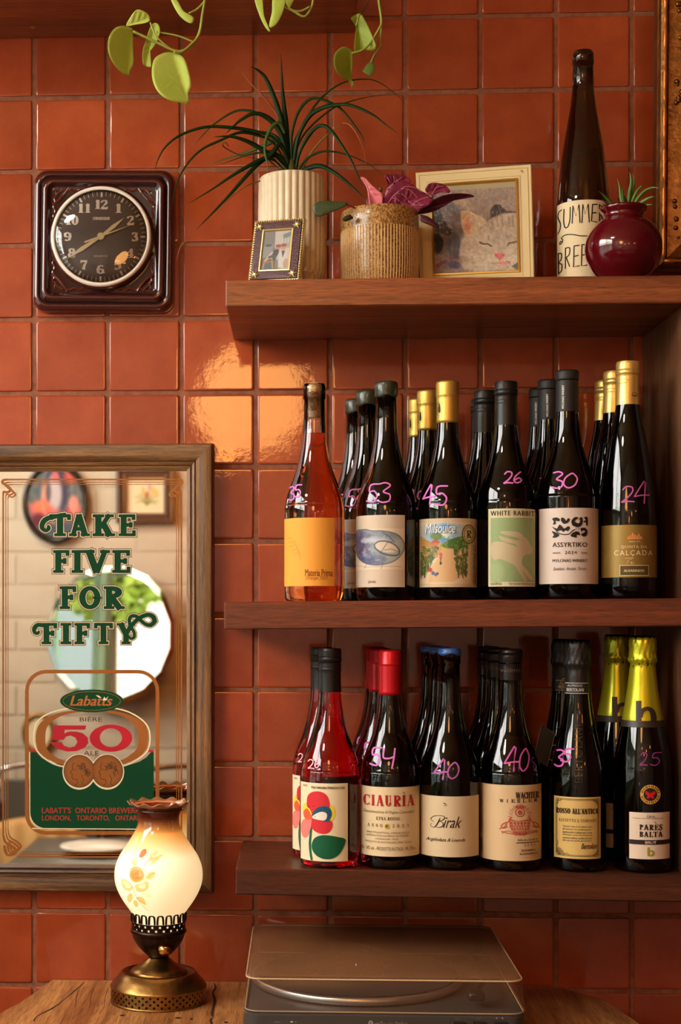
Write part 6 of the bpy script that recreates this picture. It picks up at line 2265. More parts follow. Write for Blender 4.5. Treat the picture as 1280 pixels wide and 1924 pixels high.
for j, (r_, v_) in enumerate(allr):
    for i in range(seg):
        a = i * 2 * math.pi / seg
        amp = max(0, (r_ - 46) / 12) if v_ < 1520 else 0
        rr_ = r_ * k * (1 + .03 * amp * math.sin(a * 12))
        z = zc(v_) + .0022 * amp * math.sin(a * 12)
        V.append((rr_ * math.sin(a), -rr_ * math.cos(a), z))
        t_ = max(0, min(1, (v_ - 1522) / 50))
        if v_ < 1560:
            w_ = max(0, min(1, (v_ - 1530) / 34)) ** 1.2
            col = np.array((66, 24, 14)) * (1 - w_) + np.array((246, 176, 92)) * w_
        else:
            w_ = min(1, (v_ - 1560) / 45)
            col = np.array((246, 176, 92)) * (1 - w_) + np.array((252, 244, 224)) * w_
        if v_ < 1514: col = np.array((150, 100, 66))
        C.append(col)
        h_ = max(0, min(1, (v_ - 1510) / 90))
        LT.append(.04 + .86 * h_ ** .9)
for j in range(len(allr) - 1):
    for i in range(seg):
        F.append((j * seg + i, j * seg + (i + 1) % seg, (j + 1) * seg + (i + 1) % seg, (j + 1) * seg + i))
me = bpy.data.meshes.new('shade')
me.from_pydata(V, [], F)
ca = me.color_attributes.new('Col', 'FLOAT_COLOR', 'POINT')
cc_ = np.ones((len(V), 4), np.float32); cc_[:, :3] = lin_arr(np.array(C)); ca.data.foreach_set('color', cc_.reshape(-1))
la = me.attributes.new('Lit', 'FLOAT', 'POINT'); la.data.foreach_set('value', LT)
me.materials.append(smat)
me.polygons.foreach_set('use_smooth', [True] * len(F))
sh = link(bpy.data.objects.new('shade', me), lp)
so = sh.modifiers.new('s', 'SOLIDIFY'); so.thickness = .0018; so.offset = -1
pr_s = sorted([(zc(v_), r_ * k) for r_, v_ in sp_])
MB().tube([(1.03 * interp(pr_s, zc(1521)) * math.sin(i * 2 * math.pi / 48), -1.03 * interp(pr_s, zc(1521)) * math.cos(i * 2 * math.pi / 48), zc(1521)) for i in range(48)], .0013, 8, closed=True).build('collar_bead', mat('brown_glass_bead', (60, 24, 14), .12, coat=.5), sh, smooth=True)
# painted rose spray on the shade
A = Art()
q = lambda x, y: (x / 2.783, 1440 + y / 2.783)
gl1 = lambda nm, c: mat(nm, c, .4, emis=.75)
o1_, o2_, o3_, o4_, st_ = gl1('rose_paint', (222, 150, 72)), gl1('rose_paint_deep', (196, 104, 40)), gl1('rose_leaf_paint', (234, 190, 116)), gl1('rose_pale_paint', (250, 226, 170)), gl1('rose_line_paint', (206, 150, 86))
Sx = lambda pts, m, l: A.poly(catmull([q(*p) for p in pts], 4, True), m, l)
Sx([(700, 520), (715, 490), (750, 485), (790, 510), (800, 550), (780, 575), (740, 580), (710, 565)], o4_, 1)
Sx([(658, 570), (680, 562), (705, 575), (725, 600), (700, 620), (668, 610)], o3_, 1); Sx([(668, 575), (690, 575), (712, 595), (690, 605)], o4_, 2)
Sx([(735, 585), (770, 575), (800, 560), (805, 590), (780, 615), (745, 618)], o3_, 1); Sx([(750, 590), (790, 575), (780, 600)], o4_, 2)
Sx([(705, 530), (718, 500), (745, 492), (770, 505), (782, 535), (765, 560), (735, 570), (712, 555)], o1_, 2)
for r_ in (22, 16, 10, 5):
    A.line([(q(742, 532)[0] + r_ * .36 * math.cos(t_) * 1.1, q(742, 532)[1] + r_ * .36 * math.sin(t_)) for t_ in np.linspace(.3 * r_, 5 + .3 * r_, 12)], 1.1, o2_, 3)
Sx([(752, 445), (765, 415), (785, 407), (788, 425), (772, 445)], o2_, 2)
Sx([(712, 480), (722, 458), (738, 455), (742, 475), (730, 490)], o3_, 1)
Sx([(790, 540), (812, 515), (838, 515), (832, 535), (810, 552)], o3_, 1); A.line([q(792, 545), q(834, 518)], .5, o2_, 2)
Sx([(690, 650), (705, 632), (718, 636), (716, 665), (700, 685), (688, 675)], o3_, 1); A.line([q(700, 684), q(712, 636)], .5, o2_, 2)
Sx([(740, 650), (770, 645), (785, 665), (788, 690), (765, 680), (745, 665)], o3_, 1); A.line([q(742, 652), q(784, 686)], .5, o2_, 2)
Sx([(720, 675), (738, 668), (748, 690), (740, 705), (725, 700)], o3_, 1); Sx([(765, 625), (800, 620), (815, 640), (785, 645)], o4_, 1)
for a_ in ((850, 418), (872, 432), (845, 440), (855, 450)):
    A.line([q(780, 490), q(805, 455), q(*a_)], .7, st_, 1, sm=4); Sx([(a_[0] - 45, a_[1] + 28), (a_[0] - 25, a_[1] + 6), (a_[0], a_[1]), (a_[0] - 20, a_[1] + 18)], o3_, 1)
A.line([q(720, 590), q(735, 640), q(755, 675), q(795, 720)], .9, st_, 2, sm=4); A.line([q(755, 480), q(762, 450)], .7, st_, 1)


def onshade(x, y, l):
    z = zc(y)
    r_ = interp(pr_s, z)
    a = math.asin(max(-.99, min(.99, (x - 300) * k / r_)))
    rr_ = r_ + .0005 + l * .0001
    return (rr_ * math.sin(a), -rr_ * math.cos(a), z)


A.build('painted_rose', sh, onshade, 3)
light('lamp_bulb', 'POINT', (LX, LY, TZ + zc(1560)), .8, (1, .62, .3), .012)
# key switch
kb = MB().lathe([(0, 0), (.006, .001), (.0095, .0025), (.0098, .0035), (.004, .005), (.002, .009), (0, .009)], 20).build('switch_plate', mat('bright_brass', (222, 160, 84), .2, 1.0), lp, smooth=True)
a_k = math.asin(15 / 43)
kb.location = (41 * k * math.sin(a_k), -41 * k * math.cos(a_k), zc(1776)); kb.rotation_euler = (math.radians(68), 0, a_k)
kk = MB().tube([(.0035 * math.cos(t_), .0006, .0105 + .0035 * math.sin(t_)) for t_ in np.linspace(0, 2 * math.pi, 13)[:-1]], .001, 6, closed=True).build('key', mat('bright_brass', (222, 160, 84), .2, 1.0), kb, smooth=True)

# ================================================================== RECORD PLAYER
tx0, tx1, ty0, ty1 = -.0675, .281, -.387, -.05
rp = thing('record_player', 'grey record player with a dusty clear hinged lid', 'record player', (0, 0, TZ))
GRP = mat('graphite_plastic', (74, 72, 68), .35, .3, bump=.1, bscale=2000)
tcx, tcy = (tx0 + tx1) / 2, (ty0 + ty1) / 2


def slab(z0, z1, ins0, ins1, r=.02, b=.002):
    R_ = []
    for z, i_ in ((z0, ins0 + b), (z0 + b, ins0), (z1 - b, ins1), (z1, ins1 + b)):
        R_.append([(x, y, z) for x, y in rrect(tx1 - tx0 - 2 * i_, ty1 - ty0 - 2 * i_, r, 6, tcx, tcy)])
    return R_


lidz = .547 + (PYY - 1836) * (D + ty0) / FPX * 1.0
hz0 = .547 + (PYY - 1904) * (D + ty0) / FPX
MB().loft(slab(.012, hz0, .0, .0), cap0=True, cap1=True).build('plinth', GRP, rp, auto=40, fix=True)
for x in (tx0 + .04, tx1 - .04):
    for y in (ty0 + .04, ty1 - .04):
        MB().lathe([(0, 0), (.016, 0), (.018, .004), (.018, .0125), (0, .0125)], 24, c=(x, y, 0)).build('foot', mat('black_rubber', (20, 20, 20), .8), rp, smooth=False)
pc = (tx0 + .147, tcy + .005)
MB().lathe([(0, hz0 + .001), (.138, hz0 + .001), (.1415, hz0 + .003), (.1415, hz0 + .010), (.1395, hz0 + .0115), (.135, hz0 + .0115), (.134, hz0 + .0105)], 96, c=(pc[0], pc[1], 0)).build('platter', mat('brushed_aluminium', (206, 200, 190), .3, .95), rp, smooth=True)
MB().lathe([(0, hz0 + .0105), (.133, hz0 + .0105), (.1335, hz0 + .013), (0, hz0 + .013)], 72, c=(pc[0], pc[1], 0)).build('slip_mat', mat('black_felt', (24, 22, 21), .9), rp)
MB().lathe([(0, hz0 + .013), (.0036, hz0 + .013), (.003, hz0 + .024), (0, hz0 + .026)], 16, c=(pc[0], pc[1], 0)).build('spindle', mat('chrome', (220, 220, 220), .15, 1), rp, smooth=True)
ta = MB().lathe([(0, hz0), (.024, hz0), (.022, hz0 + .012), (.012, hz0 + .016), (0, hz0 + .016)], 32, c=(tx1 - .045, ty1 - .07, 0))
ta.tube([(tx1 - .045, ty1 - .06, hz0 + .022), (tx1 - .043, ty1 - .12, hz0 + .022), (tx1 - .042, ty0 + .09, hz0 + .02), (tx1 - .055, ty0 + .06, hz0 + .018)], .0035, 10)
ta.bbox(tx1 - .067, tx1 - .047, ty0 + .03, ty0 + .062, hz0 + .010, hz0 + .02, .002)
ta.build('tonearm', mat('black_plastic', (28, 27, 26), .35), rp, auto=40)
# lid
lidm = bpy.data.materials.new('dusty_acrylic')
lidm.use_nodes = True
nt = lidm.node_tree
b = nt.nodes['Principled BSDF']
b.inputs['Base Color'].default_value = lin((126, 86, 55)) + (1,)
b.inputs['Roughness'].default_value = .25
tc = nt.nodes.new('ShaderNodeTexCoord'); n1_ = nt.nodes.new('ShaderNodeTexNoise'); n1_.inputs['Scale'].default_value = 9; n1_.inputs['Detail'].default_value = 8
n2_ = nt.nodes.new('ShaderNodeTexNoise'); n2_.inputs['Scale'].default_value = 260; n2_.inputs['Detail'].default_value = 3
nt.links.new(tc.outputs['Object'], n1_.inputs['Vector']); nt.links.new(tc.outputs['Object'], n2_.inputs['Vector'])
geo = nt.nodes.new('ShaderNodeNewGeometry'); sx_ = nt.nodes.new('ShaderNodeSeparateXYZ'); nt.links.new(geo.outputs['Normal'], sx_.inputs[0])
mr = nt.nodes.new('ShaderNodeMapRange'); mr.inputs['From Min'].default_value = .3; mr.inputs['From Max'].default_value = .9; mr.inputs['To Min'].default_value = .2; mr.inputs['To Max'].default_value = .92
nt.links.new(sx_.outputs['Z'], mr.inputs[0])
m1 = nt.nodes.new('ShaderNodeMath'); m1.operation = 'MULTIPLY_ADD'; m1.inputs[1].default_value = .55; m1.inputs[2].default_value = .62
nt.links.new(n1_.outputs['Fac'], m1.inputs[0])
m2 = nt.nodes.new('ShaderNodeMath'); m2.operation = 'MULTIPLY'; nt.links.new(m1.outputs[0], m2.inputs[0]); nt.links.new(mr.outputs[0], m2.inputs[1])
nt.links.new(m2.outputs[0], b.inputs['Alpha'])
R_ = slab(hz0 + .0012, lidz, -.0006, .003, .018, .0022)
lid = MB().loft(R_[0:], cap1=True).build('lid', lidm, rp, auto=40, fix=True)
edge = [p for p in R_[3]]
MB().tube([(x, y, z - .0006) for x, y, z in R_[2]], .0011, 6, closed=True).build('lid_edge', mat('acrylic_edge', (206, 176, 132), .25), lid, smooth=True)
MB().tube([(x, y, hz0 + .0022) for x, y, z in R_[0]], .0009, 6, closed=True).build('lid_rim', mat('acrylic_edge', (206, 176, 132), .25), lid, smooth=True)
A = Art()
lt = ink((206, 200, 190))
A.text('audio-technica', 702, 1918.5, 766, 1927, lt, 0, bold=.012); A.ring(696.5, 1922, 3.6, 3.8, .9, lt, 0, 20); A.line([(694.6, 1925), (696.5, 1918.6), (698.4, 1925)], .7, lt, 0)
A.text('SPEED', 516, 1919, 527, 1921.5, ink((140, 136, 128)), 0); A.text('45', 553, 1919, 558, 1921.5, ink((140, 136, 128)), 0); A.rect(546, 1918.6, 550.5, 1921, lt, 0)
A.text('START', 855, 1913.6, 864, 1915.6, ink((140, 136, 128)), 0); A.text('STOP', 895, 1913.6, 903, 1915.6, ink((140, 136, 128)), 0)
A.poly([(932, 1912), (935, 1912), (933.5, 1914.5)], lt, 0); A.poly([(943, 1914), (946, 1914), (944.5, 1911)], lt, 0)
A.build('front_lettering', rp, lambda x, y, l: (lambda p: (p.x, ty0 - .0003, p.z - TZ))(P(x, y, ty0)), None)
for u0, u1 in ((849, 876), (886, 915), (925, 955)):
    a_, b_ = P(u0, 1920, ty0), P(u1, 1945, ty0)
    MB().bbox(a_.x, b_.x, ty0 - .0035, ty0 + .004, b_.z - TZ, a_.z - TZ, .0012).build('button', mat('black_plastic', (28, 27, 26), .35), rp)

# ================================================================== LEAF HELPERS
def ribbon3(pts, w, Y0, Y1, keel=.25, nsm=5, taper=1.0, base=.6, ypow=1.2, tw=0.0, thick=.0007):
    """strap leaf through pixels; width w px; Y runs from Y0 (base) to Y1 (tip)"""
    pts = catmull(pts, nsm)
    n = len(pts)
    C3 = []
    for i, p in enumerate(pts):
        t = i / (n - 1)
        C3.append(P(p[0], p[1], Y0 + (Y1 - Y0) * t ** ypow))
    V = []
    for i, c in enumerate(C3):
        t = i / (n - 1)
        tg = (C3[min(i + 1, n - 1)] - C3[max(i - 1, 0)]).normalized()
        sd = tg.cross(Vector((0, -1, 0)))
        sd = sd.normalized() if sd.length > 1e-5 else Vector((1, 0, 0))
        up = Vector((0, -1, 0)) * math.cos(tw * t) + tg.cross(sd) * math.sin(tw * t)
        wd = w / scale_at(c.x, c.y) / 2 * (base + (1 - base) * min(1, t * 3.5)) * max(.04, (1 - t ** (2.2 * taper)))
        V += [c + sd * wd, c + up * wd * keel * -1, c - sd * wd, c + Vector((0, thick, 0)) - up * wd * keel]
    F = []
    for i in range(n - 1):
        a, b_ = i * 4, i * 4 + 4
        for k_ in range(4):
            F.append((a + k_, a + (k_ + 1) % 4, b_ + (k_ + 1) % 4, b_ + k_))
    F += [(0, 3, 2, 1), ((n - 1) * 4, (n - 1) * 4 + 1, (n - 1) * 4 + 2, (n - 1) * 4 + 3)]
    return V, F


def leaf_obj(root, name, V, F, m, mi=None):
    o = root.location
    return mesh(name, [v - o for v in V], F, m, root, smooth=True, mi=mi)


def leafmat(name, c1, c2, rough=.4, vs=30, translu=.0):
    m = mat(name, c1, rough, color2=c2, vscale=vs, vary=.25, bump=.2, bscale=150)
    if translu:
        b = m.node_tree.nodes['Principled BSDF']
        b.inputs['Subsurface Weight'].default_value = 0
        nt = m.node_tree
        out_ = [x for x in nt.nodes if x.type == 'OUTPUT_MATERIAL'][0]
        tr = nt.nodes.new('ShaderNodeBsdfTranslucent')
        tr.inputs['Color'].default_value = lin(c2) + (1,)
        ms = nt.nodes.new('ShaderNodeMixShader'); ms.inputs[0].default_value = translu
        nt.links.new(b.outputs[0], ms.inputs[1]); nt.links.new(tr.outputs[0], ms.inputs[2]); nt.links.new(ms.outputs[0], out_.inputs[0])
    return m


def blob_leaf(outline, Y0, bulge=.006, dYx=0.0, dYy=0.0, thick=.0006, vein=None, nr=7, fold=None, mid=None, vee=.00035, rip=.0007, rf=.55):
    """leaf from a pixel outline: cupped surface with rings; dYx,dYy depth gradients per pixel"""
    out_ = catmull(outline, 4, True)
    cx = sum(p[0] for p in out_) / len(out_)
    cy = sum(p[1] for p in out_) / len(out_)
    if fold: cx, cy = fold
    n = len(out_)
    if mid:
        (mx0, my0), (mx1, my1) = mid
        ml = math.hypot(mx1 - mx0, my1 - my0)
        ux_, uy_ = (mx1 - mx0) / ml, (my1 - my0) / ml

    def fold_y(x, y):
        al = (x - mx0) * ux_ + (y - my0) * uy_
        di = abs(-(x - mx0) * uy_ + (y - my0) * ux_)
        return -vee * di + vee * 9 + rip * min(1, di / 6) * math.sin((al - di * .6) * rf)
    V = []
    for side in (0, 1):
        for r in range(nr, 0, -1):
            f_ = r / nr
            for x, y in out_:
                px_, py_ = cx + (x - cx) * f_, cy + (y - cy) * f_
                Y = Y0 + (px_ - cx) * dYx + (py_ - cy) * dYy - bulge * .45 * (1 - f_ ** 2) + side * thick
                if mid: Y += fold_y(px_, py_)
                V.append(P(px_, py_, Y))
        V.append(P(cx, cy, Y0 - bulge * .45 + side * thick + (fold_y(cx, cy) if mid else 0)))
    F = []
    L_ = n * nr + 1
    for s in (0, 1):
        b_ = s * L_
        for r in range(nr - 1):
            for k_ in range(n):
                q = (b_ + r * n + k_, b_ + r * n + (k_ + 1) % n, b_ + (r + 1) * n + (k_ + 1) % n, b_ + (r + 1) * n + k_)
                F.append(q if not s else q[::-1])
        for k_ in range(n):
            q = (b_ + (nr - 1) * n + k_, b_ + (nr - 1) * n + (k_ + 1) % n, b_ + L_ - 1)
            F.append(q if not s else q[::-1])
    for k_ in range(n):
        F.append((k_, L_ + k_, L_ + (k_ + 1) % n, (k_ + 1) % n))
    return V, F


# ================================================================== DRACAENA IN FLUTED WHITE POT
PY1 = -.125
px1 = P(549, 400, PY1).x
zs = z1f(px1)
dp = thing('potted_dracaena', 'spiky dark green dracaena in a tall fluted white pot', 'plant', (px1, PY1, zs))
kp = 1 / scale_at(px1, PY1)
hp = P(549, 336, PY1).z - zs
rp_ = 63 * kp
nf = 30


def flute(a, r, z):
    s = abs(math.sin(a * nf / 2))
    amp = .045 if (z > .03 and r > rp_ * .9) else (.02 if z > .004 and r > rp_ * .4 else 0)
    return (r * (1 - amp + amp * s), z)


def facet(a, r, z):
    return flute(a, r, z)


mb = MB()
seg_ = nf * 6
pp = [(0, 0), (rp_ * .62, 0), (rp_ * .70, .002), (rp_ * .84, .012), (rp_ * .94, .024), (rp_ * .99, .038), (rp_, .05)] + [(rp_, .05 + (hp - .056) * t / 5) for t in range(1, 6)] + [(rp_ * .985, hp - .002), (rp_ * .95, hp), (rp_ * .90, hp - .001), (rp_ * .88, hp - .012), (rp_ * .86, hp - .02), (0, hp - .02)]
mb.lathe(pp, seg_, fn=lambda a, r, z: flute(a, r, z) if r > rp_ * .93 and z < hp - .0015 else (r, z))
mb.build('pot', mat('cream_stoneware', (226, 212, 184), .5, bump=.15, bscale=200, color2=(206, 184, 146), vscale=40, vary=.3), dp, auto=60)
for j in range(3):     # diamond facets round the foot
    z0, z1_ = .004 + j * .010, .014 + j * .010
    m_ = MB()
    for i in range(nf):
        a = (i + (.5 if j % 2 else 0)) * 2 * math.pi / nf
        da = math.pi / nf * .82
        def pt_(aa, zz, ex):
            r0 = interp([(z, r) for r, z in pp[1:8]], zz) + ex
            return (r0 * math.sin(aa), -r0 * math.cos(aa), zz)
        m_.add([pt_(a - da, (z0 + z1_) / 2, .0), pt_(a, z0 - .002, 0), pt_(a + da, (z0 + z1_) / 2, .0), pt_(a, z1_ + .002, 0), pt_(a, (z0 + z1_) / 2, .0014)], [(0, 1, 4), (1, 2, 4), (2, 3, 4), (3, 0, 4)])
    m_.build('facet_band', mat('cream_stoneware', (226, 212, 184), .5), dp)
MB().lathe([(0, hp - .0165), (rp_ * .5, hp - .013), (rp_ * .86, hp - .0165), (rp_ * .86, hp - .019)], 40).build('soil', mat('potting_soil', (44, 30, 20), .95, bump=1, bscale=300), dp)
DG = leafmat('dracaena_leaf', (16, 36, 12), (34, 62, 20), .5, 40)
DG.node_tree.nodes['Principled BSDF'].inputs['Specular IOR Level'].default_value = .2
DG2 = leafmat('dracaena_leaf_light', (50, 80, 34), (84, 104, 48), .4)
DRY = leafmat('dry_leaf', (120, 66, 34), (176, 104, 62), .8)
OLV = leafmat('olive_leaf', (86, 88, 30), (130, 112, 46), .6)
Bx = (550, 326)
LV = [([Bx, (541, 290), (537, 230), (531, 170), (528, 103)], 13, -.11, -.125, DG),
      ([(547, 326), (536, 262), (524, 208), (502, 152), (485, 132), (469, 125)], 11, -.11, -.135, DG),
      ([(538, 290), (523, 222), (498, 185), (470, 155), (458, 140), (444, 122)], 3.4, -.11, -.10, DRY),
      ([(545, 326), (532, 262), (510, 226), (480, 213), (455, 224), (436, 240), (424, 252)], 10, -.11, -.15, DG),
      ([(542, 300), (515, 260), (479, 247), (429, 239), (384, 239), (339, 254), (311, 276), (297, 300), (290, 322)], 7.5, -.11, -.19, DG),
      ([(541, 290), (520, 243), (497, 220), (468, 208), (440, 210), (404, 232), (380, 255), (366, 272)], 6, -.11, -.09, DG),
      ([(540, 310), (515, 270), (490, 256), (452, 249), (416, 263), (379, 281), (352, 308), (334, 340), (326, 372), (322, 392)], 6, -.11, -.17, DG),
      ([(545, 326), (530, 308), (506, 290), (478, 272), (450, 260), (425, 256), (402, 258)], 11, -.11, -.16, DG),
      ([(540, 300), (524, 266), (500, 272), (470, 284), (430, 296), (386, 311)], 8, -.11, -.10, DG2),
      ([(545, 320), (528, 272), (508, 292), (480, 305), (440, 328), (398, 356), (352, 384)], 10, -.11, -.18, DG),
      ([(545, 322), (520, 290), (492, 302), (462, 332), (430, 368), (396, 404), (368, 432)], 9.5, -.11, -.19, DG),
      ([(546, 328), (525, 305), (500, 288), (470, 290), (440, 300), (408, 312)], 5, -.11, -.10, DG),
      ([(542, 329), (528, 318), (500, 336), (470, 346), (442, 364), (420, 385), (404, 412)], 3.2, -.11, -.17, OLV),
      ([(535, 250), (524, 231), (510, 240), (500, 262), (498, 285), (502, 305), (506, 330)], 8, -.13, -.175, DG2),
      ([(540, 326), (520, 302), (505, 300), (528, 320)], 8, -.11, -.13, DG),
      ([(550, 320), (548, 257), (560, 212), (580, 188), (602, 186), (639, 203), (670, 241), (682, 260), (687, 278)], 6.5, -.11, -.15, DG),
      ([(550, 315), (553, 268), (574, 227), (602, 186), (639, 158), (676, 149), (709, 153), (745, 178), (775, 210)], 4.2, -.11, -.11, DG),
      ([(554, 322), (560, 275), (582, 240), (625, 204), (660, 190), (700, 181), (760, 175)], 4, -.11, -.10, DG),
      ([(552, 310), (560, 260), (580, 220), (605, 203), (632, 197), (660, 198), (698, 214), (725, 234), (751, 253)], 9.5, -.11, -.17, DG),
      ([(556, 324), (562, 290), (580, 254), (602, 236), (622, 245), (647, 280), (662, 305), (675, 335), (682, 352)], 8, -.11, -.18, DG),
      ([(558, 326), (570, 305), (586, 292), (614, 284), (653, 291), (692, 308), (722, 330)], 5, -.11, -.15, DG),
      ([(562, 326), (578, 316), (602, 312), (630, 325), (664, 353), (692, 380)], 10.5, -.11, -.17, DG),
      ([(560, 326), (570, 312), (590, 280), (612, 256), (630, 241), (643, 231)], 4.5, -.11, -.13, OLV),
      ([(643, 231), (655, 233), (666, 244), (676, 262), (684, 285), (688, 316)], 3.2, -.13, -.15, DRY),
      ([(548, 322), (540, 275), (541, 200), (540, 145)], 1.6, -.11, -.09, OLV),
      ([(546, 326), (537, 285), (524, 262), (508, 250), (490, 246)], 8, -.10, -.07, DG),
      ([(553, 326), (558, 300), (572, 270), (590, 246), (606, 232)], 6, -.10, -.08, DG),
      ([(535, 316), (515, 288), (505, 283), (520, 300), (545, 326)], 4, -.11, -.14, DRY),
      ([(430, 275), (424, 268), (419, 274), (440, 287), (470, 296), (510, 300)], 2.2, -.16, -.11, DG),
      ([(352, 450), (340, 462), (334, 480), (332, 492)], 1.4, -.165, -.17, DRY)]
for pts, w_, ya, yb, m in LV:
    V, F = ribbon3(pts, w_, ya - .012 if m is not DRY else ya, yb, .22, tw=random.uniform(-.3, .3))
    leaf_obj(dp, 'leaf', V, F, m)
# stem joining the leaf bases to the soil
so_ = Vector((px1, PY1, zs))
MB().tube([P(549, 360, PY1 + .003) - so_, P(549, 335, PY1 + .003) - so_, P(548, 300, PY1 + .006) - so_], [.007, .007, .004], 10).build('stem', leafmat('dracaena_stem', (70, 66, 34), (100, 92, 52)), dp, smooth=True)

# ================================================================== SMALL PHOTO FRAME
def quad_frame(name, label, TL, TR, BR, BL, Ys, thick, cat='picture frame'):
    """Ys depth of the corners; returns root and a function (s,t,d)->local point, s right 0..1, t down 0..1, d out of the front"""
    p = [P(u, v, y) for (u, v), y in zip((TL, TR, BR, BL), Ys)]
    n = (p[1] - p[3]).cross(p[2] - p[0]).normalized()
    if n.y > 0: n = -n
    o = (p[2] + p[3]) / 2
    t = thing(name, label, cat, o)

    def fn(s, t_, d=0.0):
        q = p[0] * (1 - s) * (1 - t_) + p[1] * s * (1 - t_) + p[2] * s * t_ + p[3] * (1 - s) * t_
        return q + n * d - o
    return t, fn, n, p


def solve_lean(u, v, Y):
    return P(u, v, Y)


lean_y = -.205
sf, fn, nn, pp4 = quad_frame('photo_frame', 'tiny jewelled burgundy and gold photo frame leaning on the white pot', (479, 416), (573, 409), (562, 526.5), (466, 530), (-.2045, -.226, -.2385, -.214), .008)
BUR = mat('burgundy_enamel', (58, 14, 22), .3, .3, coat=.5, bump=.5, bscale=500)
PGOLD = mat('pale_gold', (226, 206, 140), .3, .8)


def qring(fn, prof, m, name, parent, wf=1.0, hf=1.0, cap=False, rx=0):
    rings = []
    for ins, d in prof:
        a, b_ = ins * wf, ins * hf
        rings.append([fn(a, b_, d), fn(1 - a, b_, d), fn(1 - a, 1 - b_, d), fn(a, 1 - b_, d)])
    return MB().loft(rings, cap0=(name in ('frame', 'outer_edge')), cap1=False).build(name, m, parent, fix=True)


qring(fn, [(0, -.0075), (0, -.0008), (.01, .0), (.05, .0004)], PGOLD, 'outer_edge', sf, 1, .82)
qring(fn, [(.035, .0002), (.05, .0016), (.19, .0016), (.20, .0005)], BUR, 'enamel_band', sf, 1, .82, True)
qring(fn, [(.19, .0004), (.195, .0026), (.215, .0028), (.235, .0016), (.24, .0009)], PGOLD, 'inner_edge', sf, 1, .82, True)
bd_ = MB()
for k in range(26):
    for a, b_ in ((.02, k / 25), (.98, k / 25)):
        c_ = fn(a, .015 + .97 * b_, .0012); bd_.lathe([(0, -.0011), (.0009, -.0006), (.0011, 0), (.0009, .0006), (0, .0011)], 6, c=c_)
for k in range(22):
    for b_ in (.016, .984):
        c_ = fn(.02 + .96 * k / 21, b_, .0012); bd_.lathe([(0, -.0011), (.0009, -.0006), (.0011, 0), (.0009, .0006), (0, .0011)], 6, c=c_)
bd_.build('beading', PGOLD, sf, smooth=True)
for a, b_ in ((.13, .11), (.87, .11), (.13, .89), (.87, .89)):
    R_ = []
    for d, sc2 in ((.0014, 1), (.003, .9), (.0042, .3)):
        R_.append([fn(a + .095 * sc2 * (1 if q % 2 == 0 else .5) * math.cos(q * math.pi / 6), b_ + .078 * sc2 * (1 if q % 2 == 0 else .5) * math.sin(q * math.pi / 6), d) for q in range(12)])
    MB().loft(R_, cap1=True).build('corner_leaf', PGOLD, sf, fix=True)
s_, t_ = np.meshgrid(np.linspace(0, 1, 60), np.linspace(0, 1, 76))
X, Y = s_ * 60, t_ * 76
pt = Paint(X, Y, (128, 124, 118), 4)
pt.poly([(24, -2), (62, -2), (62, 34), (26, 34)], (212, 200, 188), 2); pt.poly([(0, 30), (22, 26), (22, 50), (0, 54)], (148, 150, 148), 2); pt.poly([(0, 54), (30, 48), (30, 78), (0, 78)], (96, 90, 84), 2)
pt.poly([(42, 8), (60, 2), (60, 12), (44, 16)], (120, 130, 142), 2); pt.ell(12, 28, 7, 2.5, (60, 66, 74)); pt.poly([(28, 28), (62, 24), (62, 34), (28, 36)], (190, 172, 150), 1)
for k_ in range(6): pt.line([(42 + k_ * 3, 14), (43 + k_ * 3, 26)], 1.4, (110, 140, 130) if k_ % 2 else (210, 216, 210), .7)
pt.poly([(36, 34), (62, 34), (62, 76), (44, 76)], (222, 202, 184), 2)
pt.ell(34, 33, 6, 5, (206, 150, 130)); pt.ell(34, 30, 6, 3, (150, 74, 50)); pt.poly([(20, 40), (34, 36), (38, 46), (26, 54)], (52, 50, 54), 2); pt.line([(22, 42), (8, 58)], 4, (226, 200, 180)); pt.poly([(14, 50), (30, 46), (30, 58), (12, 62)], (60, 58, 58), 2)
pt.ell(46, 33, 6, 6, (214, 160, 140)); pt.ell(46, 29, 6.5, 3.5, (150, 84, 56)); pt.poly([(38, 40), (52, 38), (56, 56), (52, 74), (38, 74), (36, 58)], (228, 220, 212), 2); pt.poly([(42, 40), (50, 40), (46, 54)], (66, 60, 62), 1.5); pt.line([(38, 42), (34, 56)], 3, (230, 222, 212))
pt.line([(6, 58), (22, 54), (26, 76)], 2.2, (220, 170, 80)); pt.line([(6, 58), (4, 76)], 2.2, (220, 170, 80)); pt.line([(6, 62), (22, 60)], 2.5, (196, 110, 80)); pt.ell(14, 70, 6, 3, (40, 100, 96))
pt.ell(54, 66, 6, 10, (196, 150, 120), .3, .7)
pos = np.array([[fn(.235 + .53 * s_[j, i], .193 + .614 * t_[j, i], .0011) for i in range(60)] for j in range(76)])
painted_grid('photograph', sf, pos, pt.c * .8, vcol_mat('photo_print', .4, .1))
MB().loft([[fn(.35, .2, -.0075), fn(.65, .2, -.0075), fn(.6, .9, -.0075), fn(.4, .9, -.0075)], [fn(.38, .3, -.010), fn(.62, .3, -.010), fn(.6, .97, -.030), fn(.4, .97, -.030)]], cap0=True, cap1=True).build('easel', BUR, sf, fix=True)

# ================================================================== SPECKLED POT WITH PURPLE PLANT
PY2 = -.14
px2 = P(713.5, 450, PY2).x
zs = z1f(px2)
vp = thing('potted_purple_plant', 'purple-leaved plant in a squat speckled tan ribbed pot', 'plant', (px2, PY2, zs))
kp = 1 / scale_at(px2, PY2)
h2 = P(713, 401, PY2).z - zs
r2_ = 73.5 * kp
SPK = mat('speckled_glaze', (120, 76, 34), .3, coat=.25, color2=(196, 152, 88), vscale=420, vary=.06)
SPK2 = mat('rib_glaze', (210, 172, 110), .35)
nrb = 78


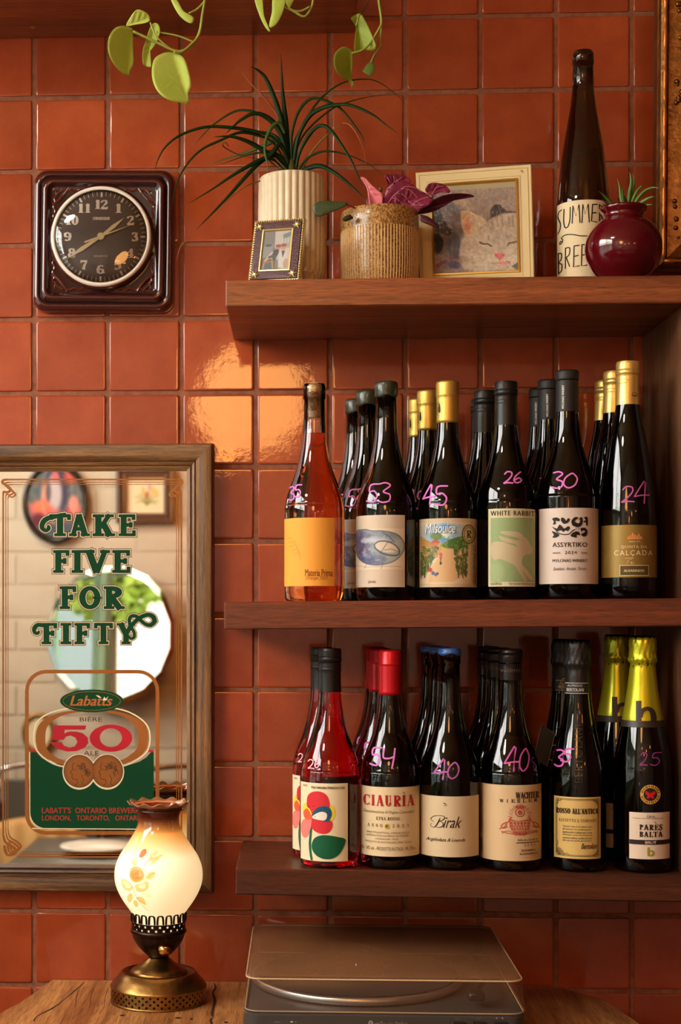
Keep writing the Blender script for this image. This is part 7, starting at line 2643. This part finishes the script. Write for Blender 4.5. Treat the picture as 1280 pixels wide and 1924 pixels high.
def ribf(a, r, z):
    if z < h2 - .026 and r > r2_ * .7 and z > .003:
        return (r + .0012 * (1 if math.sin(a * nrb) > .2 else 0), z)
    return (r, z)


prf = [(0, 0), (r2_ * .80, 0), (r2_ * .88, .003), (r2_ * .955, .013), (r2_ * .985, .03), (r2_ * .985, h2 - .027), (r2_ * .985, h2 - .0255), (r2_, h2 - .02), (r2_ * .995, h2 - .004), (r2_ * .97, h2), (r2_ * .93, h2 - .002), (r2_ * .92, h2 - .014), (0, h2 - .014)]
MB().lathe(prf, 96).build('pot', SPK, vp, auto=50)
rm_ = MB()
for i in range(nrb):
    a = i * 2 * math.pi / nrb
    pts = []
    for z in (.004, .012, .024, .04, h2 - .034, h2 - .0275):
        r0 = interp([(z_, r_) for r_, z_ in prf[1:6]], z) + .0001
        pts.append((r0 * math.sin(a), -r0 * math.cos(a), z))
    rm_.tube(pts, .0009, 5)
rm_.build('ribs', SPK2, vp, smooth=True)
MB().lathe([(0, h2 - .010), (r2_ * .6, h2 - .009), (r2_ * .92, h2 - .011), (r2_ * .92, h2 - .013)], 40).build('soil', mat('potting_soil', (44, 30, 20), .95), vp)
vo = vp.location
mk_ = MB().tube([P(645, 413, PY2 - .047) - vo, P(650, 411, PY2 - .049) - vo, P(658, 408, PY2 - .051) - vo, P(663, 410, PY2 - .052) - vo], [.002, .004, .004, .0015], 8)
mk_.build('moss_tuft', mat('dark_moss', (44, 36, 18), .95, bump=1, bscale=800), vp, smooth=True)
PUR = leafmat('purple_leaf', (96, 22, 50), (150, 50, 84), .35, 60)
PNK = leafmat('pink_leaf', (190, 70, 96), (226, 130, 130), .4, 60)
PVE = mat('pink_vein', (216, 130, 150), .5)
MAR = leafmat('maroon_leaf', (44, 12, 24), (80, 20, 40), .35)
DGR = leafmat('dark_round_leaf', (40, 56, 30), (64, 84, 44), .4)
z2 = lambda L_: [(640 + x / 2, y / 2) for x, y in L_]


def leaf_y(x, y, Y0, kw):
    (mx0, my0), (mx1, my1) = kw['mid']
    ml = math.hypot(mx1 - mx0, my1 - my0)
    ux_, uy_ = (mx1 - mx0) / ml, (my1 - my0) / ml
    vee, rip, rf = kw.get('vee', .00035), kw.get('rip', .0007), kw.get('rf', .55)
    al, di = (x - mx0) * ux_ + (y - my0) * uy_, abs(-(x - mx0) * uy_ + (y - my0) * ux_)
    return Y0 - kw['bulge'] * .36 - vee * di + vee * 9 + rip * min(1, di / 6) * math.sin((al - di * .6) * rf) - .0005


def veined(root, nm, outline, Y0, m, veins=(), **kw):
    V, F = blob_leaf(outline, Y0, **kw)
    o = leaf_obj(root, nm, V, F, m)
    if veins:
        mb_ = MB()
        for vn in veins:
            mb_.tube([P(x, y, leaf_y(x, y, Y0, kw)) - root.location for x, y in catmull(vn, 4)], .0005, 5)
        mb_.build('vein', PVE, o, smooth=True)
    return o


veined(vp, 'leaf', z2([(158, 785), (160, 745), (178, 705), (215, 678), (262, 688), (300, 715), (335, 735), (345, 760), (312, 782), (270, 797), (215, 795)]), -.165, PUR, [z2([(165, 785), (200, 735), (245, 700)]), z2([(195, 745), (215, 750), (240, 775)]), z2([(210, 725), (240, 735), (262, 765)]), z2([(230, 708), (262, 715), (290, 745)]), z2([(250, 790), (290, 755), (335, 740)]), z2([(205, 735), (206, 760), (214, 785)]), z2([(275, 770), (300, 772), (318, 768)]), z2([(240, 702), (275, 704), (305, 722)])], bulge=.005, mid=((725, 395), (800, 368)), vee=.0003, rip=.0011, rf=.6)
veined(vp, 'leaf', z2([(164, 664), (180, 655), (220, 655), (255, 668), (263, 684), (235, 690), (205, 705), (184, 722), (176, 690)]), -.145, PUR, [z2([(180, 718), (195, 690), (230, 668)]), z2([(175, 665), (190, 690)]), z2([(200, 660), (202, 685)])], bulge=.002, mid=((730, 358), (766, 334)), rip=.0009)
veined(vp, 'leaf', z2([(75, 668), (92, 668), (112, 690), (140, 715), (158, 735), (152, 785), (112, 788), (104, 740), (98, 705)]), -.17, PNK, [z2([(85, 670), (105, 715), (112, 785)])], bulge=.002, mid=((680, 335), (712, 392)), rip=.0008)
veined(vp, 'leaf', z2([(318, 712), (330, 692), (352, 686), (385, 692), (410, 712), (408, 725), (375, 724), (345, 735), (328, 728)]), -.155, PUR, [z2([(345, 730), (360, 705), (385, 700)])], bulge=.002, mid=((803, 362), (845, 352)), rip=.0007)
veined(vp, 'leaf', z2([(284, 806), (310, 780), (345, 752), (390, 733), (445, 726), (492, 731), (502, 740), (480, 743), (430, 752), (390, 775), (345, 797)]), -.16, MAR, [], bulge=.001, mid=((782, 400), (890, 366)), vee=.0006, rip=.0003)
veined(vp, 'leaf', z2([(298, 808), (325, 812), (350, 828), (370, 850), (366, 858), (335, 846), (302, 832)]), -.19, MAR, [], bulge=.003)
veined(vp, 'leaf', z2([(96, 752), (120, 735), (150, 738), (165, 760), (150, 790), (110, 788)]), -.155, PUR, [], bulge=.004)
veined(vp, 'leaf', [(588, 391), (592, 382), (608, 377.5), (630, 378), (648, 379), (653, 384), (640, 392), (620, 400), (600, 407), (591, 402)], -.19, DGR, [], bulge=.003)
MB().tube([P(650, 384, -.188) - vo, P(668, 391, -.18) - vo, P(690, 398, -.165) - vo], .0011, 6).tube([P(715, 412, -.14) - vo, P(712, 390, -.155) - vo], .0014, 6).tube([P(770, 412, -.14) - vo, P(782, 403, -.165) - vo], .0014, 6).tube([P(700, 412, -.15) - vo, P(696, 392, -.165) - vo], .0014, 6).build('stem', PUR, vp, smooth=True)
MB().lathe([(0, -.004), (.002, -.003), (.0032, 0), (.002, .003), (0, .004)], 8, c=P(715, 356, -.16) - vo).build('bud', mat('dry_bud', (120, 90, 60), .8), vp, smooth=True)

# ================================================================== CAT PICTURE
cf, fn, nn, pp4 = quad_frame('cat_picture', 'cream picture frame holding a photo of a sleepy cat', (781, 324), (998.7, 308), (1004.5, 537), (790, 545), (-.075, -.117, -.155, -.113), .01, 'picture')
CRF = mat('cream_lacquer', (226, 204, 154), .35, coat=.3)
GLL = mat('gold_line', (214, 170, 80), .3, .8)
wf_, hf_ = 1.0, .95
qring(fn, [(0, -.011), (0, -.001), (.006, 0), (.128, .0002), (.13, -.002)], CRF, 'frame', cf, wf_, hf_, True)
for a, w_ in ((.03, .003), (.095, .003)):
    qring(fn, [(a, .0002), (a, .0005), (a + w_, .0005), (a + w_, .0002)], GLL, 'gold_line', cf, wf_, hf_)
qring(fn, [(.118, .0001), (.12, .0022), (.132, .0024), (.137, .001), (.14, -.0008)], GLL, 'gold_slip', cf, wf_, hf_)
A = Art(); A.text('R', 0, 0, 1, 1, GLL, 0, shear=.3); A.text('R', .6, .5, 1.5, 1.6, GLL, 0, shear=.3)
A.build('monogram', cf, lambda x, y, l: fn(.905 + x * .018, .045 + y * .018, .0007), None)
s_, t_, X, Y = bilin([(240, 325), (1030, 266), (1042, 1200), (240, 1260)], 170, 200)
pt = Paint(X, Y, (150, 130, 122), 9)
nA, nB, nC = pt.fbm(26, 4), pt.fbm(110, 4), pt.noise(7, 22)
pt.mix(nB * .5, (116, 98, 98))
pt.poly([(240, 420), (420, 470), (500, 620), (520, 860), (430, 1180), (240, 1200)], (112, 104, 104), 30)
pt.poly([(300, 520), (380, 540), (420, 640), (480, 700), (520, 760), (460, 760), (390, 700), (330, 640)], (124, 110, 104), 20)
pt.poly([(240, 560), (300, 560), (340, 680), (400, 760), (440, 820), (380, 850), (240, 800)], (60, 62, 64), 20); pt.mix(np.clip((nA - .6) * 4, 0, 1) * ((X < 430) & (Y < 860)).astype(float) * .7, (170, 172, 170))
pt.ell(440, 960, 70, 130, (74, 72, 78), .4); pt.ell(268, 930, 62, 105, (30, 28, 28), .2); pt.ell(290, 1080, 60, 30, (150, 144, 134), .5)
pt.poly([(240, 1120), (300, 1080), (380, 1070), (300, 1200), (240, 1200)], (150, 124, 140), 20); pt.poly([(240, 1165), (420, 1060), (440, 1075), (260, 1200)], (120, 60, 96), 14, .8); pt.ell(430, 1160, 60, 40, (70, 60, 90), .5)
# body fur behind the head
pt.poly([(420, 470), (560, 330), (1040, 270), (1040, 620), (760, 660), (520, 560)], (158, 138, 122), 30)
pt.mix(nC * .45 * (Y < 680), (112, 94, 90)); pt.line([(560, 640), (700, 560), (1040, 320)], 60, (120, 100, 96), .5, 50)
pt.ell(560, 520, 120, 40, (190, 160, 124), .8, .6, 30)
pt.poly([(780, 660), (790, 570), (830, 510), (880, 510), (940, 580), (1040, 585), (1040, 600), (940, 605), (860, 640), (760, 670)], (44, 40, 42), 8)
# head
pt.poly([(740, 690), (800, 660), (900, 605), (1045, 600), (1045, 1200), (520, 1200), (480, 1060), (500, 900), (560, 820), (600, 760)], (186, 164, 142), 20)
nD = pt.noise(5, 30)
pt.mix(nD * .5 * ((Y < 930) & (X > 600)), (136, 112, 98)); pt.mix(np.clip((nD - .5) * 2, 0, 1) * .4, (206, 186, 160))
pt.ell(700, 900, 130, 120, (196, 178, 154), .6, .8); pt.ell(900, 1010, 90, 140, (206, 188, 168), .6, .6); pt.ell(900, 900, 70, 110, (176, 156, 138), .6, .6)
for x in (760, 800, 850, 900, 960, 1000): pt.line([(x, 640), (x + 6, 740)], 14, (110, 88, 76), .4, 14)
pt.ell(690, 1120, 170, 120, (206, 190, 168), .6, .9); pt.ell(1000, 1100, 80, 60, (206, 190, 172), .6, .8)
pt.poly([(540, 860), (506, 720), (502, 600), (520, 578), (570, 576), (640, 610), (700, 640), (745, 680), (700, 740), (640, 800), (590, 850)], (206, 172, 130), 10)
pt.poly([(545, 790), (530, 680), (540, 640), (620, 650), (640, 700), (600, 760)], (214, 156, 118), 20); pt.ell(572, 740, 26, 60, (214, 124, 92), .7, .9)
pt.line([(520, 590), (600, 595), (740, 690)], 10, (224, 200, 160), .8, 8); pt.ell(650, 700, 70, 60, (200, 178, 148), .8, .8)
pt.line([(682, 914), (715, 930), (760, 930), (790, 952)], 14, (74, 56, 48), .95, 6, 4); pt.line([(700, 945), (740, 965), (790, 968)], 8, (226, 212, 190), .7, 8)
pt.line([(945, 945), (960, 918), (990, 912), (1040, 896)], 13, (78, 60, 52), .95, 6, 4); pt.line([(765, 840), (770, 880)], 14, (120, 96, 84), .6, 14); pt.line([(940, 840), (960, 870)], 12, (120, 96, 84), .5, 14)
pt.poly([(815, 1030), (860, 1018), (915, 1026), (918, 1050), (880, 1085), (868, 1105), (850, 1075), (825, 1055)], (214, 118, 112), 8); pt.line([(868, 1085), (870, 1112), (870, 1118)], 5, (130, 70, 66)); pt.ell(835, 1045, 8, 5, (130, 60, 60)); pt.ell(900, 1042, 8, 5, (130, 60, 60))
pt.line([(800, 1135), (850, 1128), (900, 1130), (950, 1120)], 6, (150, 90, 84), .8, 5, 4); pt.poly([(830, 1120), (900, 1112), (950, 1104), (960, 1118), (940, 1138), (880, 1142)], (206, 130, 124), 6); pt.line([(930, 1108), (965, 1108), (955, 1130)], 7, (110, 76, 70), .8)
pt.line([(520, 1010), (620, 1000), (760, 1020)], 3, (226, 214, 194), .6); pt.line([(540, 1090), (660, 1060), (770, 1050)], 3, (226, 214, 194), .6); pt.line([(560, 1130), (700, 1080)], 3, (226, 214, 194), .5)
pt.poly([(980, 1160), (1045, 1110), (1045, 1200)], (110, 100, 90), 8)
rg_ = random.Random(2)
for _ in range(170):
    x, y = rg_.uniform(540, 1030), rg_.uniform(640, 1150)
    if y < 700 and x < 760: continue
    dx, dy = (x - 880) * .05 + rg_.uniform(-5, 5), (y - 1000) * .06 + rg_.uniform(-8, 8)
    sx, sy = slice(None), slice(None)
    pt.line([(x, y), (x + dx * 1.5, y + dy * 1.8)], 3, rg_.choice([(226, 212, 190), (150, 124, 108), (206, 186, 160), (128, 104, 92)]), .42, 3)
pt.c = pt.c * (0.9 + .2 * nA[..., None])
mk_ = np.clip((372 - (t_ * 0 + Y) - (X - 240) * .055) / 6, 0, 1)
pt.mix(mk_, (168, 150, 116))
pos = np.array([[fn(.139 + .722 * s_[j, i], .132 + .736 * t_[j, i], -.0014) for i in range(170)] for j in range(200)])
painted_grid('photograph', cf, pos, pt.c, vcol_mat('photo_print', .4, .1))
MB().loft([[fn(.35, .2, -.011), fn(.65, .2, -.011), fn(.6, .9, -.011), fn(.4, .9, -.011)], [fn(.38, .3, -.013), fn(.62, .3, -.013), fn(.6, .97, -.055), fn(.4, .97, -.055)]], cap0=True, cap1=True).build('easel', mat('brown_board', (96, 70, 46), .9), cf, fix=True)

# ================================================================== RED VASE WITH AIR PLANT
RY_ = -.196
px3 = P(1171.5, 460, RY_).x
zs = z1f(px3)
rv = thing('red_vase', 'round glossy dark red vase with a small green spiky plant', 'vase', (px3, RY_, zs))
k3 = 1 / scale_at(px3, RY_)
RW = 71.5 * k3
zt3 = P(1171, 390, RY_).z - zs
zc3 = P(1171, 466, RY_).z - zs
REDG = mat('red_glaze', (86, 4, 18), .1, coat=.6, bump=.2, bscale=30, bdist=.0006)
pr3 = [(0, 0), (RW * .45, 0), (RW * .5, .001)]
for k_ in range(1, 16):
    a = -math.pi / 2 + .5 + (math.pi - 1.05) * k_ / 15
    hh = zc3 if a < 0 else (zt3 - .010 - zc3) * 1.02
    pr3.append((RW * math.cos(a), zc3 + hh * math.sin(a) * (1.0 if a < 0 else 1.0)))
pr3 += [(37 * k3, zt3 - .0098), (38 * k3, zt3 - .0085), (43 * k3, zt3 - .005), (44.5 * k3, zt3 - .002), (43 * k3, zt3 - .0003), (40 * k3, zt3), (36 * k3, zt3 - .002), (34 * k3, zt3 - .012), (0, zt3 - .012)]
MB().lathe(pr3, 72).build('body', REDG, rv, smooth=True)
SUC = leafmat('bright_succulent', (58, 104, 40), (108, 150, 62), .4, 60)
q = lambda x, y: (1020 + x / 4.008, 80 + y / 4.008)
for pts, w_, yb in (([(548, 1240), (500, 1190), (450, 1140), (418, 1118)], 6, -.21), ([(520, 1240), (480, 1210), (455, 1190)], 5, -.215), ([(500, 1245), (470, 1228), (450, 1222)], 5, -.2),
                   ([(605, 1240), (590, 1160), (580, 1080), (562, 1028)], 6, -.195), ([(615, 1240), (605, 1160), (600, 1085)], 6, -.205), ([(640, 1240), (625, 1190), (612, 1150)], 7, -.215), ([(585, 1240), (575, 1200), (562, 1158)], 5, -.21),
                   ([(645, 1240), (655, 1140), (668, 1040), (655, 975)], 8, -.195), ([(655, 1240), (675, 1140), (690, 1060), (682, 1000)], 6, -.19), ([(665, 1240), (690, 1160), (725, 1100), (748, 1078)], 6, -.2),
                   ([(685, 1240), (720, 1170), (780, 1110), (840, 1090), (878, 1098)], 6.5, -.21), ([(700, 1245), (750, 1200), (800, 1170), (840, 1158)], 7, -.215), ([(710, 1248), (770, 1225), (830, 1218)], 5, -.205)):
    V, F = ribbon3([q(*p) for p in pts], w_, -.196, yb, .3)
    leaf_obj(rv, 'leaf', V, F, SUC)
MB().tube([(0, 0, zt3 - .0125), (0, 0, zt3 + .001)], [.012, .007], 10).build('crown', SUC, rv, smooth=True)

# ================================================================== CARVED GILT FRAME AT THE RIGHT EDGE
GILT = mat('antique_gilt', (96, 58, 24), .36, .8, bump=.6, bscale=140, bdist=.0015, color2=(150, 96, 42), vscale=50, vary=.2)
GILT2 = mat('bright_gilt', (190, 116, 54), .34, .8, bump=.5, bscale=120, bdist=.0012)
g0 = P(1234, 503, -.055)
gw_, gh_ = .52, .62
gf = thing('gilt_frame', 'carved antique gold picture frame leaning forward at the right edge', 'picture frame', (g0.x + gw_ / 2, -.05, g0.z + gh_ / 2))
gf.rotation_euler = (math.radians(2.2), 0, 0)
iw, ih = gw_ - .13, gh_ - .13
frame_ring('moulding', GILT, gf, iw, ih, [(0, .012), (.006, .017), (.010, .013), (.016, .016), (.030, .022), (.043, .018), (.050, .016), (.0535, .020), (.0575, .024), (.062, .020), (.0635, .012), (.065, .010), (.065, -.012), (-.002, -.012)])
a, b_ = iw / 2 + .0562, ih / 2 + .0562
for p_, q_ in (((-a, b_), (-a, -b_)), ((-a, -b_), (a, -b_)), ((a, -b_), (a, b_)), ((a, b_), (-a, b_))):
    n_ = 60
    pts = [(p_[0] + (q_[0] - p_[0]) * i / n_, -.021, p_[1] + (q_[1] - p_[1]) * i / n_) for i in range(n_ + 1)]
    MB().tube(pts, [.0034 + .0012 * math.sin(i * 1.7) * math.sin(i * .6) for i in range(n_ + 1)], 10).build('raised_ridge', GILT2, gf, smooth=True)
or_ = MB()
rg_ = random.Random(8)
for side, (ax, az) in enumerate(((-1, 0), (0, -1), (1, 0), (0, 1))):
    for k_ in range(130):
        t_ = rg_.uniform(-1, 1)
        if abs(abs(t_) - .5) < .22: continue
        o_ = iw / 2 + .015 + rg_.uniform(0, .026)
        o2 = ih / 2 + .015 + rg_.uniform(0, .026)
        x, z = (ax * o_, t_ * (ih / 2 + .03)) if ax else (t_ * (iw / 2 + .03), az * o2)
        r_ = rg_.uniform(.0022, .0045)
        or_.lathe([(0, -r_), (r_ * .7, -r_ * .7), (r_, 0), (r_ * .7, r_ * .7), (0, r_)], 8, c=(x, -.020, z))
or_.build('carved_berries', GILT, gf, smooth=True)['kind'] = 'stuff'
MB().box(-iw / 2 - .002, iw / 2 + .002, .0, .008, -ih / 2 - .002, ih / 2 + .002).build('picture_panel', mat('dark_canvas', (46, 34, 24), .5), gf)

# ================================================================== TRAILING POTHOS
ph = thing('pothos_plant', 'trailing lime green pothos hanging down over the top shelf edge', 'plant', (P(480, 0, -.13).x, -.13, zt + .0405))
po = ph.location
MB().lathe([(0, 0), (.05, 0), (.055, .004), (.07, .10), (.074, .105), (.072, .112), (.066, .11), (.064, .10), (0, .095)], 48).build('pot', mat('terracotta', (150, 84, 54), .8), ph, smooth=True)
LIM = leafmat('lime_leaf', (188, 212, 84), (210, 228, 112), .45, 25, .25)
LIMD = leafmat('olive_lime_leaf', (140, 160, 46), (166, 184, 64), .5, 25, .2)
STM = mat('vine_stem', (150, 160, 66), .5)
STD = mat('vine_stem_dark', (60, 60, 24), .6)
h1 = lambda L_: [(x / 2, y / 2) for x, y in L_]
for ol, Y0, m, kw in ((h1([(500, 118), (490, 103), (455, 97), (425, 112), (407, 150), (408, 200), (430, 245), (462, 278), (485, 285), (488, 270), (502, 238), (500, 175)]), -.285, LIM, dict(bulge=.003, dYx=.0004, mid=((250, 58), (240, 141)), rip=.0003)),
                      (h1([(650, 197), (612, 200), (578, 225), (571, 285), (590, 340), (630, 374), (690, 388), (711, 389), (707, 352), (718, 320), (708, 262), (688, 215)]), -.29, LIM, dict(bulge=.003, dYy=-.0002, mid=((325, 98), (355, 194)), rip=.0003)),
                      (h1([(475, 97), (488, 68), (515, 36), (553, 50), (565, 75), (548, 86), (512, 92)]), -.275, LIM, dict(bulge=.001, mid=((238, 48), (281, 35)))),
                      (h1([(578, 86), (596, 93), (601, 125), (580, 172), (549, 212), (555, 235), (568, 250), (552, 250), (537, 238), (536, 192), (549, 150), (562, 108)]), -.272, LIM, dict(bulge=.001, mid=((291, 43), (275, 122)), vee=.0006)),
                      (h1([(640, -8), (665, 0), (690, 40), (728, 65), (722, 87), (698, 80), (668, 50)]), -.27, LIM, dict(bulge=.003)),
                      (h1([(956, -10), (985, -8), (992, 50), (1004, 92), (1017, 117), (1004, 112), (978, 65)]), -.275, LIM, dict(bulge=.002)),
                      (h1([(1028, -10), (1072, -10), (1066, 40), (1042, 88), (1020, 104), (1012, 92), (1022, 45)]), -.28, LIM, dict(bulge=.003)),
                      (h1([(1070, -8), (1104, -8), (1096, 18), (1085, 30)]), -.27, LIM, dict(bulge=.002)),
                      ([(673, 26), (682, 30), (700, 67), (707, 88), (697, 95), (684, 93), (678, 99), (667, 99), (666, 80), (669, 58), (668, 48), (661, 38), (661, 32)], -.20, LIMD, dict(bulge=.002, mid=((672, 40), (680, 98)), vee=.0007, rip=.0005)),
                      ([(645, 87.5), (658, 92), (662, 98), (663, 115), (662, 135), (661, 158), (666, 160), (661, 164), (655, 152), (640, 144), (630, 130), (627, 114), (631, 98)], -.215, LIMD, dict(bulge=.002, dYx=.0003, mid=((658, 100), (660, 160)), vee=.0004, rip=.0003)),
                      ([(690, 120), (697, 117), (703, 121), (704, 130), (699, 140), (692, 141), (682, 135), (683, 131)], -.19, leafmat('dark_curled_leaf', (40, 70, 20), (110, 134, 50), .5), dict(bulge=.003))):
    V, F = blob_leaf(ol, Y0, **kw)
    leaf_obj(ph, 'leaf', V, F, m)


def stem(pts, Y0, Y1, r, m):
    pts = catmull(pts, 5)
    n_ = len(pts)
    MB().tube([P(x, y, Y0 + (Y1 - Y0) * i / (n_ - 1)) - po for i, (x, y) in enumerate(pts)], r, 8).build('vine', m, ph, smooth=True)


stem(h1([(775, -60), (770, 0), (760, 60), (750, 120), (725, 165), (690, 190), (655, 190), (600, 165), (500, 118)]), -.262, -.285, .0018, STM)
stem(h1([(725, 157), (670, 135), (600, 122), (590, 120)]), -.27, -.272, .0012, STM)
stem(h1([(650, 190), (590, 140), (565, 85)]), -.28, -.274, .0012, STM)
stem(h1([(770, 5), (740, 35), (710, 50)]), -.265, -.27, .0014, STM)
stem(h1([(760, 70), (748, 130), (715, 170), (680, 196), (655, 196)]), -.268, -.285, .0016, STM)
stem(h1([(1182, -60), (1177, 0), (1170, 30), (1145, 62), (1110, 46), (1085, 30)]), -.262, -.275, .0016, STM)
stem(h1([(1165, 25), (1130, 42), (1095, 38), (1070, 25)]), -.27, -.275, .0014, STM)
stem([(712, -30), (712, 0), (717, 40), (712, 55), (695, 82), (680, 95), (662, 100)], -.20, -.214, .0017, STM)
stem([(717, 45), (715, 75), (714, 88), (704, 103), (697, 118)], -.20, -.192, .0014, STM)
stem([(706, -30), (695, 0), (677, 28)], -.18, -.20, .0006, STD)
stem([(675, 28), (670, 48)], -.205, -.207, .0012, STM)
# hidden upper runs over the shelf
for (u, v, Y), (u2, v2, Y2) in (((387, -30, -.262), (470, -95, -.14)), ((591, -30, -.262), (500, -95, -.14)), ((712, -30, -.2), (520, -95, -.13)), ((706, -30, -.18), (525, -95, -.13))):
    a_, b_ = P(u, v, Y) - po, Vector((P(u2, 0, Y2).x - po.x, Y2 - po.y, .11))
    c_ = Vector((a_.x * .9 + b_.x * .1, a_.y, .055))
    MB().tube(catmull([a_, c_, (c_ + b_) / 2 + Vector((0, 0, .02)), b_], 5), .0016, 6).build('vine', STM, ph, smooth=True)
